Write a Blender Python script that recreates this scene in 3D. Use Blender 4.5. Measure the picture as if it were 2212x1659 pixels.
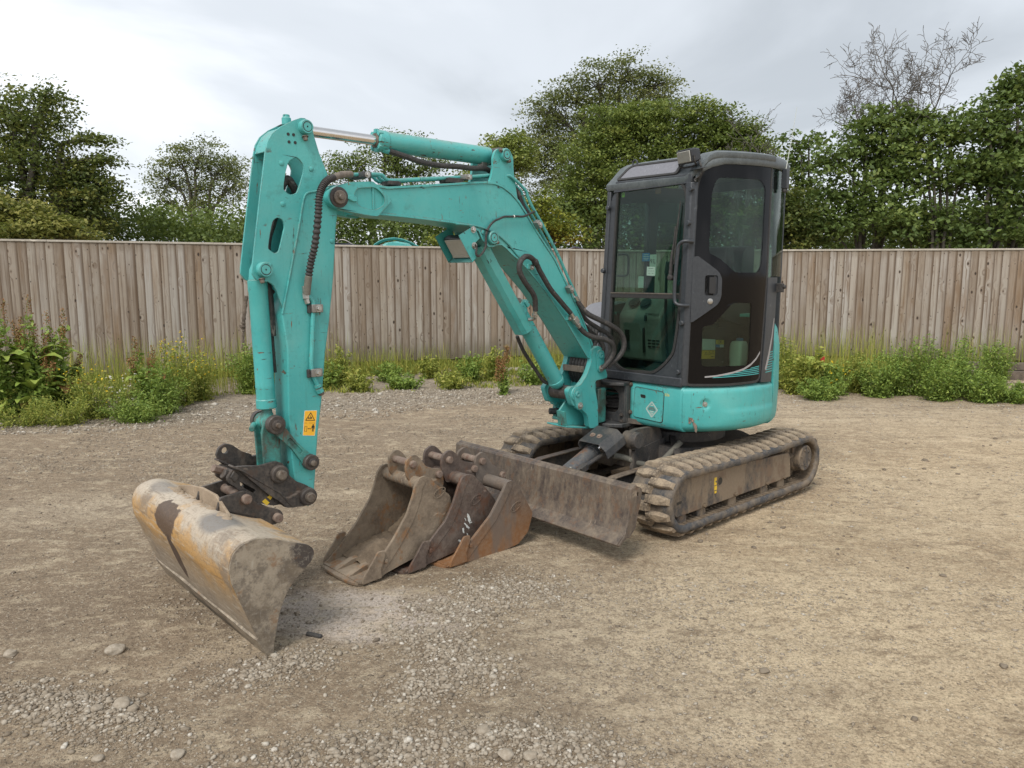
import bpy, bmesh, math, random
import numpy as np
from mathutils import Vector, Matrix
from mathutils.geometry import tessellate_polygon
from mathutils.bvhtree import BVHTree
R = math.radians
PI = math.pi
for o in list(bpy.data.objects): bpy.data.objects.remove(o)
SC = bpy.context.scene
COL = SC.collection
random.seed(7)
RNG = np.random.default_rng(11)

# ---------------------------------------------------------------- camera
cam = bpy.data.cameras.new('camera')
camo = bpy.data.objects.new('camera', cam)
COL.objects.link(camo)
camo.location = (0, 0, 1.6)
camo.rotation_euler = (R(90 - 8.2), 0, 0)
cam.sensor_width = 36.0
cam.lens = 36.0 * 1655.0 / 2212.0
cam.clip_start = 0.05
cam.clip_end = 2000
SC.camera = camo

# ---------------------------------------------------------------- sky and sun (overcast)
SUN_EL, SUN_AZ = R(52), R(205)
world = bpy.data.worlds.new('World')
SC.world = world
world.use_nodes = True
wt = world.node_tree
wt.nodes.clear()
def wn(t, **k):
    n = wt.nodes.new(t)
    for a, b in k.items(): setattr(n, a, b)
    return n
w_out = wn('ShaderNodeOutputWorld')
w_bg = wn('ShaderNodeBackground')
w_sky = wn('ShaderNodeTexSky', sky_type='NISHITA', sun_disc=False)
w_sky.sun_elevation = SUN_EL
w_sky.sun_rotation = SUN_AZ
w_skym = wn('ShaderNodeVectorMath', operation='SCALE')
w_skym.inputs['Scale'].default_value = 0.09
wt.links.new(w_sky.outputs[0], w_skym.inputs[0])
w_tc = wn('ShaderNodeTexCoord')
w_sep = wn('ShaderNodeSeparateXYZ')
wt.links.new(w_tc.outputs['Generated'], w_sep.inputs[0])
# project the view direction onto a flat cloud deck
w_h = wn('ShaderNodeMath', operation='MAXIMUM'); w_h.inputs[1].default_value = 0.0
wt.links.new(w_sep.outputs['Z'], w_h.inputs[0])
w_h2 = wn('ShaderNodeMath', operation='ADD'); w_h2.inputs[1].default_value = 0.16
wt.links.new(w_h.outputs[0], w_h2.inputs[0])
w_div = wn('ShaderNodeVectorMath', operation='DIVIDE')
wt.links.new(w_tc.outputs['Generated'], w_div.inputs[0])
w_cmb = wn('ShaderNodeCombineXYZ')
for i in range(3): wt.links.new(w_h2.outputs[0], w_cmb.inputs[i])
wt.links.new(w_cmb.outputs[0], w_div.inputs[1])
w_map = wn('ShaderNodeMapping'); w_map.inputs['Scale'].default_value = (1.0, 1.0, 0.0)
w_map.inputs['Location'].default_value = (1.35, 0.35, 0)
wt.links.new(w_div.outputs[0], w_map.inputs[0])
w_n1 = wn('ShaderNodeTexNoise'); w_n1.inputs['Scale'].default_value = 0.50; w_n1.inputs['Detail'].default_value = 7
w_n1.inputs['Roughness'].default_value = 0.50; w_n1.inputs['Distortion'].default_value = 0.5
wt.links.new(w_map.outputs[0], w_n1.inputs['Vector'])
w_rmp = wn('ShaderNodeValToRGB')
w_rmp.color_ramp.interpolation = 'EASE'
e = w_rmp.color_ramp.elements
e[0].position = 0.34; e[0].color = (0.435, 0.465, 0.495, 1)
e[1].position = 0.62; e[1].color = (0.90, 0.925, 0.96, 1)
m_ = e.new(0.47); m_.color = (0.60, 0.635, 0.675, 1)
wt.links.new(w_n1.outputs['Fac'], w_rmp.inputs[0])
w_mix = wn('ShaderNodeMix', data_type='RGBA')
w_mix.inputs['Factor'].default_value = 0.90
wt.links.new(w_skym.outputs[0], w_mix.inputs['A'])
wt.links.new(w_rmp.outputs[0], w_mix.inputs['B'])
w_bg.inputs['Strength'].default_value = 1.0
wt.links.new(w_mix.outputs['Result'], w_bg.inputs['Color'])
wt.links.new(w_bg.outputs[0], w_out.inputs['Surface'])

sun = bpy.data.lights.new('sun', 'SUN')
sun.energy = 2.1
sun.angle = R(24)
sun.color = (1.0, 0.96, 0.90)
suno = bpy.data.objects.new('sun', sun)
COL.objects.link(suno)
# the sun stands high behind the camera, to its left, behind thin cloud
sd = Vector((math.sin(SUN_AZ) * math.cos(SUN_EL), math.cos(SUN_AZ) * math.cos(SUN_EL), math.sin(SUN_EL)))
suno.rotation_euler = sd.to_track_quat('Z', 'Y').to_euler()

SC.view_settings.view_transform = 'Standard'
SC.view_settings.look = 'None'
SC.view_settings.exposure = 0.50
SC.view_settings.gamma = 1.0
SC.view_settings.use_curve_mapping = False
SC.render.engine = 'CYCLES'
SC.cycles.max_bounces = 8
SC.cycles.transparent_max_bounces = 16
SC.cycles.diffuse_bounces = 3
SC.cycles.glossy_bounces = 3
SC.cycles.use_adaptive_sampling = True

# ---------------------------------------------------------------- node helper
class NT:
    def __init__(s, name):
        s.m = bpy.data.materials.new(name); s.m.use_nodes = True
        s.t = s.m.node_tree; s.t.nodes.clear()
        s.out = s.t.nodes.new('ShaderNodeOutputMaterial')
        s.tc = s.t.nodes.new('ShaderNodeTexCoord')
    def n(s, ty, **k):
        x = s.t.nodes.new(ty)
        for a, b in k.items(): setattr(x, a, b)
        return x
    def put(s, sock, v):
        if v is None: return
        if isinstance(v, bpy.types.NodeSocket): s.t.links.new(v, sock)
        else:
            if isinstance(v, (tuple, list)) and len(v) == 3 and len(sock.default_value) == 4: v = (*v, 1)
            sock.default_value = v
    def obj(s): return s.tc.outputs['Object']
    def mapv(s, scale=(1, 1, 1), loc=(0, 0, 0), rot=(0, 0, 0), vec=None):
        x = s.n('ShaderNodeMapping'); s.put(x.inputs[0], vec or s.obj())
        x.inputs['Scale'].default_value = scale
        s.put(x.inputs['Location'], loc); x.inputs['Rotation'].default_value = rot
        return x.outputs[0]
    def noise(s, scale, detail=4, rough=.55, vec=None, dist=0.0, out='Fac'):
        x = s.n('ShaderNodeTexNoise'); s.put(x.inputs['Vector'], vec or s.obj())
        x.inputs['Scale'].default_value = scale; x.inputs['Detail'].default_value = detail
        x.inputs['Roughness'].default_value = rough; x.inputs['Distortion'].default_value = dist
        return x.outputs[out]
    def voro(s, scale, vec=None, feature='F1', out='Distance', rnd=1.0):
        x = s.n('ShaderNodeTexVoronoi', feature=feature); s.put(x.inputs['Vector'], vec or s.obj())
        x.inputs['Scale'].default_value = scale; x.inputs['Randomness'].default_value = rnd
        return x.outputs[out]
    def ramp(s, fac, stops, interp='LINEAR'):
        x = s.n('ShaderNodeValToRGB'); s.put(x.inputs[0], fac)
        x.color_ramp.interpolation = interp
        el = x.color_ramp.elements
        while len(el) < len(stops): el.new(0.5)
        for i, (p, c) in enumerate(stops):
            el[i].position = p
            el[i].color = (c, c, c, 1) if isinstance(c, (int, float)) else (*c, 1)
        return x.outputs[0]
    def mix(s, f, a, b, blend='MIX'):
        x = s.n('ShaderNodeMix', data_type='RGBA', blend_type=blend)
        s.put(x.inputs[0], f); s.put(x.inputs[6], a); s.put(x.inputs[7], b)
        return x.outputs[2]
    def ma(s, op, a, b=None, c=None, clamp=False):
        x = s.n('ShaderNodeMath', operation=op, use_clamp=clamp)
        s.put(x.inputs[0], a); s.put(x.inputs[1], b); s.put(x.inputs[2], c)
        return x.outputs[0]
    def bump(s, h, strength=.5, dist=.01, nrm=None):
        x = s.n('ShaderNodeBump'); s.put(x.inputs['Height'], h)
        x.inputs['Strength'].default_value = strength; x.inputs['Distance'].default_value = dist
        s.put(x.inputs['Normal'], nrm)
        return x.outputs[0]
    def edge(s, radius=.006):
        # worn edges: how far the bevelled normal leaves the true one
        b = s.n('ShaderNodeBevel', samples=3); b.inputs['Radius'].default_value = radius
        g = s.n('ShaderNodeNewGeometry')
        d = s.n('ShaderNodeVectorMath', operation='DOT_PRODUCT')
        s.put(d.inputs[0], b.outputs[0]); s.put(d.inputs[1], g.outputs['Normal'])
        return s.ma('SUBTRACT', 1.0, d.outputs['Value'])
    def pb(s, col, rough=.5, metal=0.0, nrm=None, spec=None, coat=None):
        x = s.n('ShaderNodeBsdfPrincipled')
        s.put(x.inputs['Base Color'], col); s.put(x.inputs['Roughness'], rough); s.put(x.inputs['Metallic'], metal)
        s.put(x.inputs['Normal'], nrm)
        if spec is not None: x.inputs['Specular IOR Level'].default_value = spec
        if coat is not None:
            x.inputs['Coat Weight'].default_value = coat; x.inputs['Coat Roughness'].default_value = .25
        return x.outputs[0]
    def done(s, shader):
        s.t.links.new(shader, s.out.inputs['Surface']); return s.m

M = {}
def mk_paint():
    # teal machine paint, faded, scratched to primer and bare steel
    t = NT('teal_paint')
    big = t.noise(1.7, 4, .6)
    base = t.mix(t.ramp(big, [(.35, 0), (.68, 1)]), (.050, .342, .332), (.085, .428, .408))
    fine = t.noise(38, 5, .65)
    base = t.mix(t.ramp(fine, [(.42, 0), (.75, .22)]), base, (.11, .40, .36))
    # dust veil
    dust = t.ma('MULTIPLY', t.ramp(t.noise(3.3, 8, .68), [(.5, 0), (.8, 1)]), .22)
    base = t.mix(dust, base, (.30, .36, .31))
    geo = t.n('ShaderNodeNewGeometry'); gs = t.n('ShaderNodeSeparateXYZ'); t.put(gs.inputs[0], geo.outputs['Normal'])
    up = t.ma('MULTIPLY', t.ramp(gs.outputs['Z'], [(.35, 0), (.9, 1)]), t.ramp(t.noise(9, 6, .7), [(.35, .15), (.65, .75)]))
    base = t.mix(up, base, (.23, .27, .22))
    drip = t.ramp(t.noise(1.0, 4, .7, t.mapv((38, 38, 2.2), (3, 8, 1))), [(.58, 0), (.72, .40)])
    base = t.mix(drip, base, (.055, .20, .18))
    fade = t.ramp(t.noise(2.2, 5, .6, t.mapv((1, 1, 1), (12, 3, 6))), [(.50, 0), (.70, .45)])
    base = t.mix(fade, base, (.12, .47, .44))
    smg = t.ramp(t.noise(6.5, 8, .75, t.mapv((1, 1, 1), (2, 13, 6))), [(.58, 0), (.70, .55)])
    base = t.mix(smg, base, (.050, .16, .14))
    # thin scratches in several directions
    sc = None
    for i, (sc_, rot) in enumerate([((9, 9, 70), (.3, .2, .5)), ((70, 9, 9), (.1, .9, .2)), ((9, 60, 14), (.6, .1, 1.2))]):
        v = t.mapv(sc_, (i * 3.1, i, 0), rot)
        f = t.ramp(t.noise(1.0, 3, .7, v), [(.655, 0), (.672, 1)])
        sc = f if sc is None else t.ma('MAXIMUM', sc, f)
    gate = t.ramp(t.noise(4.5, 3, .6, t.mapv((1, 1, 1), (7, 3, 1))), [(.49, 0), (.55, 1)])
    sc = t.ma('MULTIPLY', sc, gate)
    chip = t.ramp(t.noise(26, 6, .75, t.mapv((1, 1, .55), (4, 9, 2))), [(.665, 0), (.68, 1)])
    sc = t.ma('MAXIMUM', sc, chip)
    eg = t.ramp(t.ma('MULTIPLY', t.edge(.006), t.noise(30, 4, .8)), [(.022, 0), (.06, 1)])
    eg = t.ma('MULTIPLY', eg, t.ramp(t.noise(9, 3, .7), [(.38, 0), (.50, 1)]))
    wear = t.ma('MAXIMUM', sc, eg)
    wcol = t.mix(t.ramp(t.noise(19, 3), [(.45, 0), (.6, 1)]), (.035, .055, .05), (.17, .085, .045))
    col = t.mix(wear, base, wcol)
    rough = t.ma('ADD', .34, t.ma('MULTIPLY', t.noise(12, 4), .22))
    nb = t.bump(t.ma('SUBTRACT', t.noise(60, 3), t.ma('MULTIPLY', wear, .8)), .22, .004)
    return t.done(t.pb(col, rough, 0, nb))
M['teal'] = mk_paint()
def mk_grime_paint():
    # teal castings around the bucket linkage: grease and rust over the paint
    t = NT('greasy_teal_paint')
    n = t.noise(7, 7, .72)
    g = t.ramp(n, [(.40, 0), (.60, 1)])
    col = t.mix(g, (.055, .30, .265), (.055, .075, .06))
    r = t.ramp(t.noise(21, 6, .7, t.mapv((1, 1, .4))), [(.56, 0), (.64, 1)])
    col = t.mix(r, col, (.12, .055, .03))
    return t.done(t.pb(col, t.ma('ADD', .35, t.ma('MULTIPLY', n, .35)), 0, t.bump(n, .4, .006)))
M['tealg'] = mk_grime_paint()
def mk_dirty(name, paint, dirt, lo=.45, hi=.62, rough=.6, scale=5, rust=None, metal=0.0, streak=True, bump=.4, fine=60):
    t = NT(name)
    v = t.mapv((1, 1, .35)) if streak else t.obj()
    n = t.noise(scale, 8, .70, v)
    col = t.mix(t.ramp(n, [(lo, 0), (hi, 1)]), paint, dirt)
    f = t.noise(fine, 5, .7)
    col = t.mix(t.ramp(f, [(.35, 0), (.75, .35)]), col, tuple(min(1, c * 1.5) for c in dirt))
    if rust:
        r = t.ramp(t.noise(scale * 1.7, 7, .72, t.mapv((1, 1, .7), (5, 2, 8))), [(.53, 0), (.63, 1)])
        col = t.mix(r, col, rust)
    sv = t.mapv((5, 70, 12), (1, 2, 3), (.5, .3, .2))
    s = t.ramp(t.noise(1, 3, .7, sv), [(.66, 0), (.72, .5)])
    col = t.mix(s, col, tuple(min(1, c * 2.1 + .03) for c in dirt))
    h = t.ma('ADD', n, t.ma('MULTIPLY', f, .5))
    return t.done(t.pb(col, t.ma('ADD', rough, t.ma('MULTIPLY', n, .2)), metal, t.bump(h, bump, .008)))
M['blade'] = mk_dirty('dirty_brown_blade_steel', (.058, .044, .038), (.185, .145, .105), .43, .66, .45, 12, (.135, .085, .055), fine=45)
M['bucket1'] = mk_dirty('mud_caked_steel', (.115, .085, .060), (.25, .195, .138), .38, .62, .7, 6, (.24, .125, .055), streak=False, bump=.7)
M['bucket2'] = mk_dirty('dark_brown_steel', (.075, .052, .042), (.19, .15, .12), .52, .70, .5, 5, (.13, .065, .04), streak=False)
def mk_b3():
    t = NT('orange_rusted_steel')
    sp = t.n('ShaderNodeSeparateXYZ'); t.put(sp.inputs[0], t.obj())
    n = t.noise(4, 7, .7)
    z = t.ma('ADD', sp.outputs['Z'], t.ma('MULTIPLY', t.ma('SUBTRACT', n, .5), .45))
    col = t.mix(t.ramp(z, [(.10, 0), (.36, 1)]), (.225, .105, .042), (.115, .088, .070))
    f = t.noise(45, 5, .7)
    col = t.mix(t.ramp(f, [(.4, 0), (.75, .5)]), col, (.29, .22, .155))
    band = t.ramp(t.noise(2.1, 4, .6, t.mapv((2.4, 1, 1), (3, 0, 1), (0, .9, 0))), [(.52, 0), (.6, .7)])
    col = t.mix(band, col, (.15, .125, .105))
    return t.done(t.pb(col, .58, 0, t.bump(t.ma('ADD', n, t.ma('MULTIPLY', f, .6)), .4, .006)))
M['bucket3'] = mk_b3()
def blob3(t, c, r, amp=.8, ns=6):
    # ragged stain: ellipsoid distance broken up by noise
    v = t.mapv((1 / r[0], 1 / r[1], 1 / r[2]), (-c[0] / r[0], -c[1] / r[1], -c[2] / r[2]))
    d = t.n('ShaderNodeVectorMath', operation='LENGTH'); t.put(d.inputs[0], v)
    return t.ma('ADD', d.outputs['Value'], t.ma('MULTIPLY', t.ma('SUBTRACT', t.noise(ns, 6, .65), .5), amp))
def mk_grading():
    # ochre rust on the curve, pale dried mud on top, a dark wet-looking stain
    t = NT('ochre_and_mud_bucket_steel')
    sp = t.n('ShaderNodeSeparateXYZ'); t.put(sp.inputs[0], t.obj())
    n = t.noise(3.2, 7, .68)
    zz = t.ma('ADD', sp.outputs['Z'], t.ma('MULTIPLY', t.ma('SUBTRACT', n, .5), .42))
    col = t.ramp(zz, [(.05, (0.244, 0.201, 0.152)), (.16, (0.293, 0.238, 0.177)), (.30, (0.378, 0.262, 0.146)), (.38, (0.488, 0.275, 0.085)), (.455, (0.464, 0.293, 0.134)), (.50, (0.439, 0.366, 0.281)), (.60, (0.488, 0.421, 0.336))])
    d = t.noise(2.6, 6, .66, t.mapv((1, 1, 1), (9, 4, 3)))
    col = t.mix(t.ramp(d, [(.53, 0), (.60, .8)]), col, (.21, .17, .13))
    f = t.noise(60, 5, .75)
    s = t.ramp(t.noise(1, 4, .75, t.mapv((60, 7, 50), (0, 0, 0), (0, 0, .1))), [(.52, 0), (.66, .7)])
    col = t.mix(s, col, (.50, .44, .35))
    s2 = t.ramp(t.noise(1, 4, .75, t.mapv((40, 5, 45), (3, 1, 0), (0, 0, -.1))), [(.56, 0), (.68, .6)])
    col = t.mix(s2, col, (.14, .105, .075))
    g1 = t.ramp(blob3(t, (3.50, .10, .53), (.12, .16, .05)), [(.6, .8), (1.05, 0)])
    col = t.mix(g1, col, (.155, .15, .145))
    g2 = t.ramp(blob3(t, (3.48, -.62, .53), (.07, .14, .04)), [(.6, .6), (1.05, 0)])
    col = t.mix(g2, col, (.17, .16, .15))
    st = t.ramp(blob3(t, (3.58, -.335, .460), (.09, .150, .105), .8, 14), [(.86, .92), (.92, 0)])
    st2 = t.ramp(blob3(t, (3.545, -.30, .27), (.10, .060, .17), .5, 9), [(.80, 1), (.86, 0)])
    col = t.mix(t.ma('MAXIMUM', st, st2), col, (.068, .042, .030))
    col = t.mix(t.ramp(f, [(.35, .5), (.5, 0)]), col, (.17, .12, .08))
    return t.done(t.pb(col, .62, 0, t.bump(t.ma('ADD', n, t.ma('MULTIPLY', f, .6)), .6, .008)))
M['grading'] = mk_grading()
def mk_gside():
    t = NT('grey_brown_scraped_side_plate')
    n = t.noise(6, 7, .7); f = t.noise(55, 6, .75)
    col = t.mix(t.ramp(n, [(.42, 0), (.56, 1)]), (.165, .130, .092), (.33, .275, .205))
    col = t.mix(t.ramp(t.noise(22, 6, .75, t.mapv((1, 1, 1), (4, 0, 4))), [(.50, 0), (.60, .7)]), col, (.13, .105, .08))
    tip = t.ramp(blob3(t, (3.235, .42, .43), (.095, .3, .085), 1.6, 16), [(.75, .95), (1.0, 0)])
    col = t.mix(tip, col, (.050, .040, .036))
    low = t.ramp(blob3(t, (3.43, -.1, .02), (.05, .42, .045), 1.0, 14), [(.7, 1), (.9, 0)])
    col = t.mix(low, col, (.075, .060, .045))
    col = t.mix(t.ramp(f, [(.52, 0), (.72, .55)]), col, (.42, .37, .30))
    col = t.mix(t.ramp(f, [(.3, .5), (.45, 0)]), col, (.10, .08, .06))
    r = t.ramp(t.noise(11, 6, .7, t.mapv((1, 1, 1), (5, 2, 8))), [(.60, 0), (.68, .7)])
    col = t.mix(r, col, (.23, .13, .065))
    s = t.ramp(t.noise(1, 3, .7, t.mapv((70, 5, 9), (1, 2, 3), (.2, .5, .2))), [(.64, 0), (.72, .5)])
    col = t.mix(s, col, (.45, .41, .34))
    return t.done(t.pb(col, .55, 0, t.bump(t.ma('ADD', n, f), .35, .006)))
M['grading_side'] = mk_gside()
M['mud'] = mk_dirty('dried_mud', (.22, .165, .11), (.36, .28, .20), .35, .6, .9, 9, streak=False, bump=1.0, fine=120)
M['darkmud'] = mk_dirty('damp_soil', (.095, .068, .045), (.20, .15, .10), .4, .65, .85, 9, streak=False, bump=1.0, fine=110)
M['trackframe'] = mk_dirty('muddy_track_frame', (.035, .036, .040), (.205, .155, .105), .43, .53, .62, 4.2, (.17, .115, .075))
M['undercarriage'] = mk_dirty('dusty_black_steel', (.028, .031, .036), (.15, .12, .09), .46, .70, .5, 4)
M['cylgrey'] = mk_dirty('grey_cylinder_paint_rubbed_rusty', (.060, .068, .078), (.17, .145, .115), .50, .68, .42, 6, (.16, .085, .05), bump=.2)
M['black'] = mk_dirty('dusty_black_paint', (.030, .033, .037), (.11, .098, .085), .48, .72, .4, 6, bump=.15)
M['coupler'] = mk_dirty('greasy_black_hitch_steel', (.022, .021, .021), (.15, .12, .095), .50, .70, .42, 7, (.07, .045, .032))
M['pinsteel'] = mk_dirty('worn_pin_steel', (.11, .095, .08), (.20, .165, .13), .4, .65, .45, 18, (.10, .07, .05), metal=.35)
M['pindark'] = mk_dirty('greasy_dark_pin_collar', (.030, .026, .024), (.10, .08, .065), .45, .7, .4, 12)
M['rustpin'] = mk_dirty('rusty_pin_steel', (.14, .095, .072), (.24, .185, .145), .4, .65, .6, 14, (.13, .068, .045), streak=False)
M['cabgrey'] = mk_dirty('dark_grey_cab_paint', (.030, .034, .040), (.062, .066, .070), .50, .80, .34, 3.5, bump=.10)
M['roofgrey'] = mk_dirty('weathered_grey_roof_paint', (.062, .073, .077), (.125, .140, .142), .45, .75, .36, 5, bump=.12)
M['bluegrey'] = mk_dirty('blue_grey_panel', (.155, .155, .175), (.20, .20, .21), .5, .8, .5, 4, bump=.08)
M['rubberseal'] = mk_dirty('black_rubber_seal', (.020, .020, .020), (.055, .05, .045), .6, .8, .6, 15, bump=.1)
M['hose'] = mk_dirty('black_hydraulic_hose', (.020, .020, .021), (.115, .10, .085), .60, .78, .55, 16, bump=.2)
M['hosegrey'] = mk_dirty('dusty_grey_hose_sleeve', (.13, .125, .105), (.20, .18, .14), .5, .7, .8, 12)
M['brown_hose'] = mk_dirty('muddy_hose_sleeve', (.12, .10, .085), (.21, .175, .14), .4, .65, .75, 22)
def simple(name, col, rough=.5, metal=0.0, spec=None, bump=None):
    t = NT(name)
    n = t.noise(30, 4, .6)
    c = t.mix(t.ramp(n, [(.3, 0), (.8, .35)]), col, tuple(min(1, x * 1.35 + .01) for x in col))
    return t.done(t.pb(c, rough, metal, t.bump(n, bump, .003) if bump else None, spec))
M['blackplastic'] = simple('black_lamp_plastic', (.022, .023, .026), .45)
M['chrome'] = simple('polished_cylinder_rod', (.62, .60, .58), .10, 1.0)
M['steel'] = simple('zinc_plated_steel', (.42, .41, .38), .35, .85)
M['grey_casting'] = simple('bare_grey_clamp', (.25, .24, .22), .45, .6)
M['lens'] = simple('frosted_lamp_lens', (.40, .39, .35), .25)
M['beige'] = simple('beige_console_plastic', (.24, .235, .215), .55)
M['seatblack'] = simple('black_vinyl', (.02, .02, .021), .5)
M['white_plastic'] = simple('milky_plastic', (.62, .62, .52), .45)
M['bluecap'] = simple('blue_plastic', (.05, .20, .38), .4)
M['yellow'] = simple('yellow_sticker', (.75, .50, .04), .45)
M['orange'] = simple('orange_yellow_warning_sticker', (.85, .44, .03), .42)
M['ink'] = simple('black_print', (.02, .018, .015), .5)
M['paper'] = simple('white_sticker', (.62, .64, .60), .5)
M['bluestk'] = simple('blue_sticker', (.04, .20, .48), .45)
M['lime'] = simple('lime_sticker', (.42, .62, .05), .5)
M['brownstk'] = simple('brown_sticker', (.20, .075, .03), .5)
M['silverstripe'] = simple('grey_stripe_decal', (.30, .29, .29), .35)
M['tealstripe'] = simple('teal_stripe_decal', (.06, .36, .36), .35)
M['decal_outline'] = simple('pale_silver_print', (.50, .53, .48), .4)
M['green_beacon'] = simple('green_beacon_plastic', (.03, .40, .14), .25)
M['red'] = simple('faded_red_paint', (.42, .03, .025), .45)
M['navy'] = simple('dark_blue_black_paint', (.03, .034, .05), .4)
def mk_gloss_black():
    t = NT('gloss_black_painted_glass')
    d = t.ramp(t.noise(1.0, 5, .7, t.mapv((40, 40, 3))), [(.6, 0), (.85, .05)])
    sp = t.ramp(t.noise(90, 1, .5), [(.80, 0), (.82, .4)])
    col = t.mix(t.ma('MAXIMUM', d, sp), (.004, .004, .005), (.20, .19, .17))
    return t.done(t.pb(col, .05, 0, None, .22))
M['blackglass'] = mk_gloss_black()
def mk_glass(name, tint, dirt=.05):
    t = NT(name)
    tr = t.n('ShaderNodeBsdfTransparent'); t.put(tr.inputs[0], tint)
    gl = t.n('ShaderNodeBsdfGlossy'); gl.inputs['Roughness'].default_value = .02
    g = t.n('ShaderNodeNewGeometry'); d = t.n('ShaderNodeVectorMath', operation='DOT_PRODUCT')
    t.put(d.inputs[0], g.outputs['Incoming']); t.put(d.inputs[1], g.outputs['Normal'])
    inv = t.ma('SUBTRACT', 1.0, t.ma('ABSOLUTE', d.outputs['Value']))
    fr = t.ma('MULTIPLY_ADD', t.ma('POWER', inv, 5.0), .75, .035)
    m1 = t.n('ShaderNodeMixShader'); t.put(m1.inputs[0], fr)
    t.t.links.new(tr.outputs[0], m1.inputs[1]); t.t.links.new(gl.outputs[0], m1.inputs[2])
    df = t.n('ShaderNodeBsdfDiffuse'); df.inputs[0].default_value = (.22, .27, .23, 1)
    f = t.ma('MULTIPLY', t.ramp(t.noise(3, 6, .6), [(.35, 0), (.8, 1)]), dirt * 2)
    vd = t.voro(13); vc = t.n('ShaderNodeSeparateColor'); t.put(vc.inputs[0], t.voro(13, out='Color'))
    spk = t.ma('MULTIPLY', t.ramp(vd, [(.03, .6), (.06, 0)]), t.ramp(vc.outputs[0], [(.55, 0), (.57, 1)]))
    s = t.ramp(t.noise(1, 3, .75, t.mapv((40, 40, 6), (0, 0, 0), (.3, .6, 0))), [(.66, 0), (.72, .05)])
    m2 = t.n('ShaderNodeMixShader'); t.put(m2.inputs[0], t.ma('ADD', t.ma('ADD', f, s), spk, clamp=True))
    t.t.links.new(m1.outputs[0], m2.inputs[1]); t.t.links.new(df.outputs[0], m2.inputs[2])
    return t.done(m2.outputs[0])
M['glass'] = mk_glass('green_tinted_cab_glass', (.60, .715, .66), dirt=.010)
def mk_track():
    t = NT('worn_track_rubber')
    g = t.n('ShaderNodeNewGeometry')
    n = t.noise(5, 7, .72)
    f = t.noise(40, 6, .7)
    col = t.mix(t.ramp(n, [(.42, 0), (.60, 1)]), (.048, .050, .055), (.19, .145, .10))
    col = t.mix(t.ramp(f, [(.4, 0), (.75, .45)]), col, (.16, .145, .125))
    return t.done(t.pb(col, .7, 0, t.bump(t.ma('ADD', n, f), .5, .008)))
M['rubber'] = mk_track()
M['lug'] = mk_dirty('mud_covered_tread', (.075, .060, .048), (.32, .25, .175), .40, .60, .85, 11, streak=False, bump=1.0, fine=90)
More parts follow.
